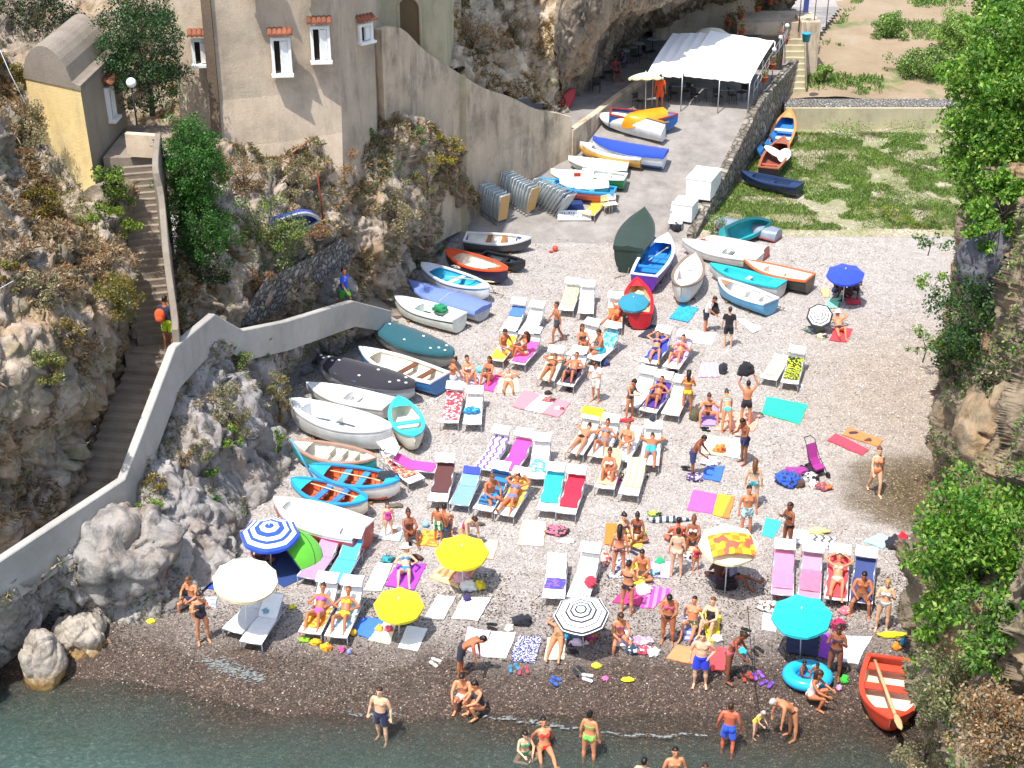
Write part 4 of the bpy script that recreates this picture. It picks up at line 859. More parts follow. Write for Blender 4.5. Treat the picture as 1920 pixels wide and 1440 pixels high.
def lounger(foot,head,label,ang=24,shade=True,fab=None,group='sun loungers spread over the shingle'):
    if ang not in _LM:
        d=lounger_meshes(ang); q={}
        for k in ('frame','bed','back','shade'):
            o=d[k].build({'frame':'frame','bed':'seat','back':'backrest','shade':'sunshade'}[k],[FAB,ALU] if k=='shade' else (ALU if k=='frame' else FAB)); q[k]=o; COL.objects.unlink(o)
        q['legs']=[]
        for m in d['legs']: o=m.build('leg',ALU); COL.objects.unlink(o); q['legs'].append(o)
        _LM[ang]=q
    q=_LM[ang]; f=G(foot[0],foot[1],.34); hz=.34+.74*math.sin(R(ang)); hd=G(head[0],head[1],hz); d=hd-f
    rz=math.atan2(d.y,d.x)-pi/2; o=empty('sun_lounger',f,rz,label,'sun lounger',group)
    for k in ('frame','bed','back')+(('shade',) if shade else ()):
        c=q[k].copy(); link(c,o)
        if fab and k in('bed','back'):
            c.material_slots[0].link='OBJECT'; c.material_slots[0].material=cloth(fab)
    for l in q['legs']: link(l.copy(),o)
    o['rz']=rz; return (f,rz,ang)
def on(lg,x,y,z): 
    f,rz,a=lg; return f+Vector((x*math.cos(rz)-y*math.sin(rz),x*math.sin(rz)+y*math.cos(rz),z))
def prof(ang,y):
    yb=1.18; return .36 if y<yb else .36+(y-yb)*math.tan(R(ang))
def ltowel(lg,y0,y1,col,label,style=None,c2=None,w=.28,name='towel'):
    f,rz,ang=lg; v=[];n=10;m=14; seed=random.random()*50
    s=[]; 
    for i in range(m+1):
        y=y0+(y1-y0)*i/m; 
        if y>1.18: yy=1.18+(y-1.18)*math.cos(R(ang)); z=.375+(y-1.18)*math.sin(R(ang))
        else: yy=y; z=.375
        if y<0: z=.375+y; yy=0-.02
        for k in range(n+1):
            x=-w+2*w*k/n+.02*math.sin(y*9+seed); zz=z+.008*math.sin(x*22+y*13+seed)
            if abs(x)>.27: zz-=(abs(x)-.27)*.5
            v.append((x,yy-(y1+y0)/2,zz+.006))
    v2=[(a,b,c-.012) for a,b,c in v]; N=(n+1); T=len(v); fc=[(i*N+k,i*N+k+1,(i+1)*N+k+1,(i+1)*N+k) for i in range(m) for k in range(n)]
    fc+= [tuple(T+q for q in f_[::-1]) for f_ in fc]
    o=npmesh(name,v+v2,fc,cloth(col,c2,style)); c=on(lg,0,(y1+y0)/2,0); o.location=c; o.rotation_euler=(0,0,rz); return tag(o,label,'towel')
# foot px, head px, angle, shade, label, [towel]
LW='white sun lounger '
LG={}
for key,foot,head,ang,shade,fab,label in (
 (1,(1060,582),(1070,545),24,True,None,'with a yellow towel, farthest row near the slipway'),
 (2,(1098,588),(1101,548),24,True,None,'bare, farthest up the beach beside the yellow-towelled one'),
 (3,(951,622),(969,580),24,True,'#e4eaf2','with a blue headrest, facing the white-and-blue boats'),
 (4,(984,628),(1004,585),24,True,None,'bare, directly right of the blue-headed one'),
 (5,(1151,615),(1153,580),34,True,None,'with an orange towel beside the teal parasol'),
 (6,(928,676),(943,640),34,True,None,'with yellow towel and a seated man'),
 (7,(969,682),(986,645),34,True,None,'with pink towel and a seated woman'),
 (8,(1074,668),(1086,635),45,True,None,'under a seated woman beside the orange bag'),
 (9,(1111,674),(1124,640),45,True,None,'with cyan towel under a seated man'),
 (10,(1023,713),(1037,678),12,True,None,'with cream towel under a woman lying face down'),
 (11,(1059,723),(1077,680),34,True,None,'under a man with raised knees'),
 (12,(1215,681),(1232,643),34,True,None,'with royal blue towel, left of a pair'),
 (13,(1257,690),(1278,645),34,True,None,'with lilac towel, right of a pair'),
 (14,(1440,711),(1458,678),12,False,None,'with pale green towel, lone right-hand pair'),
 (15,(1480,719),(1491,675),24,True,None,'with black and lime banana-print towel'),
 (16,(1180,762),(1204,716),34,True,None,'bare, behind the woman in dark swimsuit'),
 (17,(1214,772),(1234,728),34,True,None,'with deep purple towel and a seated person'),
 (18,(1256,778),(1275,728),24,True,None,'bare, behind the woman in yellow bikini'),
 (19,(842,793),(849,750),24,True,None,'with red patterned towel near the turquoise boat'),
 (20,(885,796),(889,752),12,True,None,'with a twisted blue towel on it'),
 (21,(1076,850),(1098,805),24,True,None,'with a lime green cloth over its hood'),
 (22,(1119,857),(1136,812),24,True,None,'second in the row after the lime hood'),
 (23,(1160,864),(1176,820),34,False,None,'under a man leaning forward, third after the lime hood'),
 (24,(1217,872),(1223,818),24,True,None,'under a person in blue trunks, black cap on its hood'),
 (25,(903,880),(928,832),24,True,None,'with white and purple zigzag towel'),
 (26,(949,886),(969,842),24,True,None,'with magenta towel, beside the zigzag one'),
 (27,(1007,898),(1013,848),24,True,None,'with blue flowered towel'),
 (28,(1133,916),(1140,872),45,False,None,'under the woman in white bikini facing the sea'),
 (29,(1178,928),(1190,878),24,False,None,'with cream striped towel beside leopard cloth'),
 (30,(820,940),(830,888),24,True,None,'with dark brown towel'),
 (31,(860,947),(879,892),24,False,'#7fa6de','with pale blue fabric and navy top'),
 (32,(904,957),(925,905),34,True,None,'under a man in blue trunks'),
 (33,(944,966),(969,912),24,True,None,'with orange towel under a lying woman'),
 (34,(1024,958),(1037,900),24,True,None,'with turquoise towel'),
 (35,(1060,963),(1077,903),24,True,None,'with deep red towel'),
 (36,(782,902),(745,858),24,True,None,'turned sideways with a red patterned towel by the turquoise boat'),
 (37,(838,880),(768,858),24,True,None,'turned sideways with a hot pink towel'),
 (38,(575,1084),(603,1030),24,True,'#c98ad8','with lilac fabric beside the green tent'),
 (39,(626,1092),(651,1032),24,True,'#4fb0e0','with sky blue fabric near the big white boat'),
 (40,(434,1184),(462,1130),34,False,'#d8d8d6','half shaded, left one under the cream parasol'),
 (41,(469,1206),(502,1130),34,False,None,'nearest the water, right one by the cream parasol'),
 (42,(580,1188),(602,1120),34,True,None,'under the woman in purple bikini'),
 (43,(629,1195),(650,1125),34,True,None,'under the woman in yellow bikini top'),
 (44,(1038,1122),(1043,1058),24,False,None,'with blue and purple cloth across it'),
 (45,(1083,1122),(1101,1056),24,True,None,'bare with red scarf, beside the striped parasol'),
 (46,(1467,1116),(1470,1055),24,True,'#f0a0c0','with pink towel, leftmost of four in line'),
 (47,(1517,1121),(1522,1063),24,True,'#c890a8','with mauve towel, second of four in line'),
 (48,(1567,1125),(1572,1070),24,True,None,'with red towel under a lying woman'),
 (49,(1614,1130),(1621,1070),24,True,'#3a4a80','of navy fabric under a seated man'),
 (50,(1266,420),(1271,372),34,False,None,'folded on the slipway above a black bag')):
    lb=(LW if key not in(49,) else 'sun lounger ')+label; lb=' '.join(lb.split()[:16])
    LG[key]=lounger(foot,head,lb,ang,shade,fab)
for k,y0,y1,c,st,c2,lb in (
 (1,.5,1.75,'#e6e070','leopard','#f2efd0','pale yellow patterned towel on a lounger in the farthest row'),
 (3,1.3,1.85,'#4a78c0',None,None,'blue cloth on the headrest of a white lounger'),
 (5,.35,1.5,'#ec7038',None,None,'orange towel on the lounger beside the teal parasol'),
 (6,.1,1.7,'#efe03a',None,None,'bright yellow towel under a seated man'),
 (7,.1,1.6,'#ee5aa8',None,None,'hot pink towel under a seated woman'),
 (8,.3,1.5,'#e8e4f0',None,None,'white towel under the woman beside the orange bag'),
 (9,1.2,1.9,'#8fd8ea','floral','#3a9ad0','cyan patterned towel on a raised backrest'),
 (10,.0,1.7,'#f0e6b8',None,None,'cream towel under a woman lying face down'),
 (11,.2,1.3,'#3a2440',None,None,'dark towel under the man with raised knees'),
 (12,.35,1.8,'#3a48c0',None,None,'royal blue towel on the left of a lounger pair'),
 (13,.55,1.8,'#d8a0e0','stripey','#e8c0ea','lilac towel on the right of a lounger pair'),
 (14,.3,1.85,'#b8e49a','floral','#d4f0c0','pale green towel on the right-hand lounger pair'),
 (15,.3,1.75,'#26301c','leopard','#c8d428','black towel printed with lime banana shapes'),
 (17,.3,1.8,'#4a2a90',None,None,'deep purple towel on a lounger'),
 (19,.2,1.85,'#d8404a','floral','#f0c0c0','red and white patterned towel on a lounger'),
 (25,.05,1.85,'#f4f0f4','zig','#7a5ac8','white towel with purple zigzags'),
 (26,.1,1.85,'#ec4aa6','band','#e8409c','magenta towel with a bunched top'),
 (27,.4,1.2,'#4ab0e0','floral','#d8e8b0','blue flowered towel hanging off a lounger'),
 (28,.2,1.9,'#f0b090',None,None,'salmon towel under the woman in white bikini'),
 (29,.45,1.9,'#f0e4b0','stripex','#e6d490','cream and yellow striped towel'),
 (30,.5,1.9,'#5c3432',None,None,'dark brown towel on a lounger'),
 (31,1.62,1.92,'#3a4ab8',None,None,'navy strip across the top of a pale blue lounger'),
 (32,.3,1.9,'#2f7fc0','stripey','#1c3c60','blue and navy striped towel under a man'),
 (33,.5,1.9,'#f0b050',None,None,'orange-yellow towel under a lying woman'),
 (34,.45,1.9,'#2ac8d4',None,None,'turquoise towel on a lounger'),
 (35,.35,1.9,'#d02440',None,None,'deep red towel on a lounger'),
 (36,.35,1.6,'#b04a50','floral','#e0a880','red and tan patterned towel on a sideways lounger'),
 (37,.4,1.8,'#ec4aa6',None,None,'hot pink towel on a sideways lounger'),
 (42,.25,1.2,'#f08a30','floral','#f0d040','orange flowered towel under the woman in purple bikini'),
 (43,.3,1.6,'#a8d8ec','stripey','#e0eef4','pale blue towel under the woman in yellow top'),
 (44,.45,.95,'#4a4ac8','floral','#8a5ac8','blue and purple cloth across a white lounger'),
 (46,.3,1.85,'#ee88b0',None,None,'pink towel on the leftmost of four loungers in line'),
 (47,.3,1.3,'#c87898',None,None,'mauve towel on the second of four loungers in line'),
 (48,.1,1.85,'#e04850',None,None,'red towel on the third of four loungers in line'),
 (50,.7,1.5,'#4a80c8','stripey','#e8eef4','blue striped cushion on the slipway lounger')):
    ltowel(LG[k],y0,y1,c,lb,st,c2)
# ============================================================ towels on the ground
def towel(q,col,label,style=None,c2=None,cat_='towel',name='towel',h=.02):
    w=[G(*p) for p in q]; c=sum(w,Vector())/4; ex=((w[1]-w[0])+(w[2]-w[3])); ex.z=0; rz=math.atan2(ex.y,ex.x); n=18
    Mi=Matrix.Rotation(-rz,3,'Z'); L=[Mi@(p-c) for p in w]; sd=random.random()*90; pts=[]
    ux=max(abs(p.x) for p in L); 
    for j in range(n+1):
        for i in range(n+1):
            a,b=i/n,j/n; p=(L[0]*(1-a)+L[1]*a)*(1-b)+(L[3]*(1-a)+L[2]*a)*b; pts.append((p.x,p.y,0))
    P_=np.array(pts); e=fbm(P_*2.2+sd,3)*.05; nn=fbm(P_*3.5+sd+5,3,True); 
    P_[:,0]+=e*.9; P_[:,1]+=fbm(P_*2.4+sd+9,2)*.05; g=np.array([gz(*( (Matrix.Rotation(rz,3,'Z')@Vector(p))+c).xy) for p in P_]) if abs(c.y-31)<4 else np.full(len(P_),c.z)
    P_[:,2]=g-c.z+h+.018*nn.clip(0)+.012; k=n+1
    i=np.arange(k*k).reshape(k,k); f=np.stack([i[1:,:-1],i[1:,1:],i[:-1,1:],i[:-1,:-1]],-1).reshape(-1,4)
    P2=P_.copy(); P2[:,2]-=.02; f2=f[:,::-1]+len(P_)
    o=npmesh(name,np.concatenate([P_,P2]),np.concatenate([f,f2]),cloth(col,c2,style)); o.location=c; o.rotation_euler=(0,0,rz); return tag(o,label,cat_)
for q,c,lb,st,c2 in (
 (((1276,572),(1310,579),(1290,606),(1255,598)),'#22a8dc','cyan patterned towel on the shingle below the white double-ended boat','leopard','#1c8cc8'),
 (((1302,622),(1343,625),(1335,649),(1294,643)),'#f2f1ee','white towel at the feet of the man with backpack',None,None),
 (((1379,598),(1397,600),(1428,618),(1411,626)),'#eef4ec','white towel right of the man in black',None,None),
 (((1221,610),(1246,616),(1228,639),(1196,632)),'#2a2a38','black cloth spread above the blue-towelled lounger',None,None),
 (((1315,682),(1346,682),(1348,708),(1309,708)),'#e6dcec','pastel striped towel beside a black backpack','stripex','#d8a0c8'),
 (((922,703),(940,706),(924,736),(899,731)),'#f04aa8','magenta towel under the woman hugging her knees',None,None),
 (((935,710),(971,710),(972,737),(933,738)),'#f6f0c4','cream towel under a woman lying on her back',None,None),
 (((983,733),(1070,756),(1048,784),(958,763)),'#eef6f6','large white towel with pink border on open shingle','border','#ee8a94'),
 (((827,708),(864,704),(862,729),(825,727)),'#f0eaf2','white towel beside the cream boat','stripey','#e4dcec'),
 (((868,707),(900,707),(903,731),(868,729)),'#e6ecf2','white and pink towel beside the magenta one','floral','#e8a0c0'),
 (((1437,745),(1514,760),(1499,796),(1428,777)),'#20d8a0','sea green double towel alone on the right',None,None),
 (((1368,773),(1426,777),(1414,810),(1337,808)),'#f0a088','salmon blotched towel under the man holding a bag overhead','leopard','#f4b8a0'),
 (((1316,767),(1347,765),(1343,800),(1314,798)),'#a890e0','lilac towel under the woman with topknot',None,None),
 (((1326,817),(1368,823),(1362,856),(1314,852)),'#f2f4cc','pale yellow towel with an orange bag on it',None,None),
 (((1369,823),(1388,825),(1387,862),(1363,857)),'#dcf4f2','pale mint towel at the feet of a man',None,None),
 (((1322,877),(1359,875),(1350,905),(1314,899)),'#3a70d0','royal blue towel below the pale yellow one',None,None),
 (((1299,920),(1344,928),(1335,965),(1288,957)),'#f060c8','bright pink towel beside the yellow one',None,None),
 (((1345,928),(1378,932),(1366,974),(1336,966)),'#f0c030','yellow and orange towel with a dark round print','half','#f0843a'),
 (((1566,814),(1630,845),(1616,855),(1551,827)),'#ec4458','red beach mat beside the orange one',None,None),
 (((1591,802),(1655,827),(1647,839),(1578,817)),'#f8864a','orange beach mat with a dark bag on it',None,None),
 (((1436,972),(1465,980),(1449,1011),(1428,1005)),'#3cdce0','turquoise towel behind the woman with a cup',None,None),
 (((1484,995),(1522,997),(1515,1022),(1478,1020)),'#f2f0f4','white towel right of the woman with a cup','stripey','#e8e4ee'),
 (((1522,1003),(1569,1011),(1553,1030),(1511,1026)),'#f4f4f4','white towel with dark dashes','zig','#5a5a60'),
 (((1649,1002),(1676,1013),(1655,1030),(1617,1017)),'#a8e8ee','pale aqua towel by the right cliff',None,None),
 (((1136,982),(1156,984),(1150,1025),(1133,1022)),'#d8802a','burnt orange towel left of the seated women',None,None),
 (((1174,996),(1212,996),(1204,1029),(1176,1027)),'#f2d84a','yellow towel under a cross-legged woman',None,None),
 (((980,978),(1025,980),(1019,1025),(970,1023)),'#f6f6f4','white mat with straw-coloured border','border','#e6d498'),
 (((1217,1055),(1259,1055),(1255,1087),(1223,1083)),'#ccb0ec','pale lilac towel with a green box',None,None),
 (((1178,1055),(1216,1055),(1222,1086),(1186,1086)),'#f0ea40','lemon yellow towel under the cross-legged man',None,None),
 (((1216,1100),(1261,1106),(1225,1142),(1199,1140)),'#ee4ab0','bright magenta towel with pale stripes','stripex','#f08ac8'),
 (((1168,1110),(1213,1100),(1198,1138),(1146,1130)),'#d83a80','crimson towel under the standing woman',None,None),
 (((1269,1211),(1305,1217),(1301,1247),(1249,1237)),'#f49060','orange peach towel left of the man in blue shorts',None,None),
 (((1330,1214),(1362,1217),(1358,1258),(1333,1260)),'#ea4a50','coral red towel behind the man in blue shorts',None,None),
 (((846,1059),(896,1065),(871,1103),(806,1082)),'#c87848','brown and orange striped towel in the shade of a yellow parasol','stripex','#e0a070'),
 (((826,1065),(846,1060),(862,1106),(806,1084)),'#f2e488','pale yellow striped mat sticking out of the shade','stripey','#f0c8a0'),
 (((912,1013),(935,1015),(925,1050),(904,1048)),'#f4c4a4','peach towel right of the big yellow parasol',None,None),
 (((708,1057),(737,1059),(715,1109),(681,1109)),'#f2f6e6','white-green towel left of the purple one',None,None),
 (((746,1057),(800,1059),(777,1107),(721,1100)),'#a840c8','purple fringed towel under the woman in straw hat',None,None),
 (((821,1117),(854,1121),(833,1165),(794,1161)),'#c6c8cc','light grey towel right of the small yellow parasol','floral','#b4b6ba'),
 (((869,1121),(921,1123),(896,1165),(846,1161)),'#eceef2','white towel with a navy cap on it',None,None),
 (((679,1159),(723,1163),(692,1200),(660,1186)),'#3f78d8','blue towel beside a small yellow ball',None,None),
 (((717,1165),(744,1169),(731,1209),(692,1202)),'#f2efd6','cream towel with colourful things on it','floral','#f4f0c8'),
 (((765,1175),(802,1180),(783,1223),(746,1215)),'#f2f2f0','white towel with a blue edge and printed figures','border','#3a60b0'),
 (((877,1178),(921,1186),(904,1232),(871,1217)),'#f4c0d8','pale pink towel beside the bending man',None,None),
 (((922,1186),(967,1188),(950,1236),(905,1232)),'#f4f3e8','off-white towel between the pink and the navy ones',None,None),
 (((971,1192),(1016,1196),(1003,1245),(957,1241)),'#2c2c68','navy towel with white lettered print','tex','#dcdce8'),
 (((1027,1196),(1063,1200),(1057,1237),(1021,1239)),'#f6ead0','cream towel with pink centre under a prone woman','border','#f0d8a8'),
 (((1053,1164),(1103,1170),(1095,1202),(1057,1200)),'#2aa0c8','blue mat in the shade of the striped parasol','stripex','#2488b0'),
 (((723,986),(756,990),(750,1017),(708,1011)),'#eef2f4','white towel with cyan band under a little girl','border','#8cd8e8'),
 (((792,994),(821,998),(821,1027),(785,1023)),'#f4b43a','orange and yellow towel with a dark palm print','floral','#f08038'),
 (((1540,1189),(1580,1191),(1560,1240),(1534,1233)),'#9a48c8','violet towel right of the cyan parasol shade',None,None),
 (((1586,1194),(1635,1196),(1608,1246),(1577,1242)),'#f0ecf4','white towel with pale blue swirls behind the woman in brown','floral','#b8d0e4'),
 (((1475,1182),(1536,1187),(1531,1233),(1475,1224)),'#20284c','navy mat in the shade of the cyan parasol',None,None),
 (((1431,1150),(1463,1162),(1454,1187),(1427,1182)),'#dce6f0','pale blue and white towel left of the cyan parasol','floral','#f4f6f8'),
 (((1585,560),(1612,560),(1614,572),(1588,572)),'#d8283c','red towel under the people beneath the blue parasol',None,None),
 (((1553,562),(1578,558),(1570,579),(1547,579)),'#8ae0b4','mint towel in front of the blue parasol',None,None),
 (((1539,541),(1554,541),(1554,558),(1543,558)),'#f6b880','peach towel left of the blue parasol',None,None),
 (((1564,614),(1599,618),(1587,643),(1555,639)),'#e03a48','red towel under the man in a pale hat',None,None),
 (((1312,1150),(1352,1156),(1348,1203),(1328,1205)),'#f4e030','yellow towel under the woman in black swimsuit',None,None),
 (((1281,1157),(1308,1160),(1304,1206),(1282,1202)),'#6a78c0','blue striped towel under a seated man','stripey','#b8bce0'),
 (((385,1122),(408,1122),(405,1141),(384,1139)),'#e6e6ea','white patterned towel by the rock at the water end','floral','#9aa0b8'),
 (((379,1092),(410,1098),(404,1107),(381,1102)),'#2a50d0','blue mat by the rock above the cream parasol',None,None),
 (((1160,1047),(1180,1050),(1174,1086),(1140,1084)),'#e8e6e4','white towel with navy pattern behind the standing women','leopard','#3a4a8a'),
 (((1148,1186),(1180,1184),(1184,1212),(1150,1214)),'#e8e6f0','white towel under the woman with brown hair','floral','#c8b8e0')):
    towel(q,c,lb,st,c2)
# ============================================================ parasols
def parasol(foot,top,D_,H,col,label,stripes=None,tilt=(0,0),val=None,n=8,low=None,rise=.30,pole='#e6e6e4',Lz=.1):
    """foot px on the ground; H height of the rim centre; D_ diameter; tilt in degrees about (x,y)"""
    g=low if low is not None else G(*foot); o=empty('beach_umbrella',g,0,label,'beach umbrella'); rad=D_/2
    c0=P(top[0],top[1],g.z+H); off=Vector((c0.x-g.x,c0.y-g.y,H)); L=off.length
    ax=off.normalized(); Rm=Vector((0,0,1)).rotation_difference((ax+Vector((tilt[0],tilt[1],0))).normalized()).to_matrix().to_4x4()
    mb=MB(); mb.tube([(0,0,-.1),tuple(off+ax*rise*rad*2*.45)],.018,8); mb.build('pole',plain(pole,.4),o)
    M=Matrix.Translation(off)@Rm; cv=MB(); rings=[]; m=6; seg_=6; N=n*seg_
    def pt(k,r):
        a=2*pi*k/N; u=(k%seg_)/seg_; sc_=math.cos(pi/n)/math.cos((u-.5)*2*pi/n); rr=rad*r*(sc_*.35+.65*sc_)  
        z=rise*rad*2*.5*(1-r**1.7)-.02*math.sin(u*pi)*r*rad*1.6
        return (rr*math.cos(a),rr*math.sin(a),z)
    rs=[.03,.1,.2,.3,.4,.5,.6,.7,.8,.9,1.0]
    bands=[0 if (stripes is None) else (0 if stripes[1][i%len(stripes[1])]=='a' else 1) for i in range(len(rs)*4)]
    R_=[.02+.98*i/28 for i in range(29)]; rings=[[pt(k,r) for k in range(N)] for r in R_]
    for i in range(28):
        mi=0
        if stripes: mi=1 if (stripes[1][int((i/28)*len(stripes[1]))]=='b') else 0
        cv.loft([rings[i+1],rings[i]],mi,True,False,False,True,M)
    rim=rings[-1]; dn=[(x*1.0,y*1.0,z-Lz*(.7+.3*abs(math.sin(k/seg_*pi)))) for k,(x,y,z) in enumerate(rim)]
    cv.loft([dn,rim],1 if (val or stripes) else 0,True,False,False,True,M)
    under=[[(x*.985,y*.985,z-.012) for x,y,z in r_] for r_ in rings[::4]+[rings[-1]]]; cv.loft(under,0,True,False,False,True,M)
    m2=cloth(stripes[0]) if stripes else cloth(val or col); co=cv.build('canopy',[cloth(col),m2],o)
    tr=MB(); tr.ball((0,0,rise*rad+.03),(.03,.03,.05),8,0,M); tr.build('finial',plain('#dddddd'),o)
    for k in range(n):
        a=2*pi*k/n; m_=MB(); m_.tube([tuple(M@Vector((rad*.97*math.cos(a),rad*.97*math.sin(a),-.02))),tuple(M@Vector((rad*.5*math.cos(a),rad*.5*math.sin(a),rise*rad*.62))),tuple(M@Vector((0,0,rise*rad*.92)))],.006,4); m_.build('rib',ALU,o)
    return o
ST='aab'
parasol((1580,569),(1585,514),1.55,1.45,'#2a48d0','royal blue parasol shading three people at the far right',tilt=(.0,.0),rise=.32)
parasol((1188,606),(1188,566),1.25,1.05,'#2a86a0','teal parasol beside the small red boat',val='#3a94ac',rise=.34)
parasol((1536,610),(1537,592),1.05,.75,'#eeeeec','small black and white striped parasol by the man in pale hat',stripes=('#34343c','aabaab'*2+'b'),rise=.3)
parasol((508,1062),(506,1001),1.75,1.25,'#eef2f8','blue and white banded parasol in front of the green tent',stripes=('#2a52d0','bbaaabbbaabbaabb'),tilt=(-.04,.06),rise=.36)
parasol((461,1184),(460,1086),1.75,1.95,'#f4ecd4','large cream fluted parasol over two loungers near the water',val='#ecd9a8',n=12,rise=.30)
parasol((868,1100),(866,1034),1.55,1.35,'#f0e414','bright yellow parasol, the larger of the two',tilt=(.02,.02),rise=.26)
parasol((748,1190),(748,1134),1.38,1.15,'#ecdc18','bright yellow parasol with a pocket, the smaller of the two',rise=.32)
parasol((1095,1214),(1090,1152),1.5,1.3,'#f2f2f0','large black and white ringed parasol near the middle of the waterfront',stripes=('#2c2c38','aab'*5+'a'),rise=.3)
parasol((1501,1232),(1503,1154),1.62,1.55,'#18c4d4','bright cyan parasol with a wavy edge',rise=.30)
parasol((1359,1112),(1366,1020),1.72,1.75,'#f6ecc8','cream parasol with a chequered orange towel on top',val='#f4e6b4',rise=.24,tilt=(0,-.12))
# towel lying over the cream parasol
def drape():
    g=G(1359,1112); c=P(1372,1014,g.z+2.0); v=[];n=14; 
    for j in range(n+1):
        for i in range(n+1):
            a=(i/n-.5)*1.25; b=(j/n-.5)*.85; r=math.hypot(a,b); v.append((a,b,-.18*r-.22*max(0,r-.3)+.01*math.sin(a*20)))
    k=n+1; f=[(j*k+i,j*k+i+1,(j+1)*k+i+1,(j+1)*k+i) for j in range(n) for i in range(n)]
    t=NT('chequer_cloth'); ch=t.n('ShaderNodeTexChecker'); ch.inputs['Scale'].default_value=4.2; t.l(t.obj(),ch.inputs['Vector']); ch.inputs['Color1'].default_value=(*hexc('#f08a28'),1); ch.inputs['Color2'].default_value=(*hexc('#e8c030'),1)
    c3=t.mix(t.ramp(t.noise(3,1,.4,t.obj()),[(.52,0.),(.54,1.)]),ch.outputs[0],hexc('#e8604a')); m=t.fin(c3,.9)
    v2=[(x,y,z-.015) for x,y,z in v]; F2=[tuple(q+len(v) for q in x[::-1]) for x in f]
    o=npmesh('towel',v+v2,f+F2,m); o.location=c+Vector((0,-.1,.10)); o.rotation_euler=(R(10),0,.05); tag(o,'chequered orange and yellow towel draped over a cream parasol','towel')
drape()
# pop-up tent
def tent():
    c=G(512,1068); o=empty('beach_tent',c,0,'green pop-up beach tent behind the blue banded parasol','tent'); o.rotation_euler=(0,0,R(-48)); o.location=c+Vector((.25,.1,0)); mb=MB(); rings=[]
    for i in range(9):
        u=i/8; a=pi*u*.62; rr=[]   # shell sweeping from the back over the top
        for k in range(13):
            t=pi*k/12; x=1.02*math.cos(t); h=.98*math.sin(t); y=.95*math.cos(a)*math.sin(t)**.6; z=h*(.25+.75*math.sin(a*.8+.2)) if i else 0
            rr.append((x,y+.25,max(z,0)))
        rings.append(rr)
    mb.loft(rings,0,False); s=mb.build('shell',[cloth('#5cb830')],o); 
    mb=MB(); mb.loft([[(p[0]*.985,p[1]-.02,p[2]*.98) for p in r_][::-1] for r_ in rings],0,False); mb.build('lining',cloth('#1c3a8a'),o)
    mb=MB(); mb.tube([p for p in rings[-1]],.015,6); mb.tube([p for p in rings[4]],.012,6); mb.build('hoop',plain('#222222'),o)
    mb=MB(); mb.box((0,.2,.02),(1.8,1.5,.03)); mb.build('groundsheet',cloth('#20407a'),o)
tent()
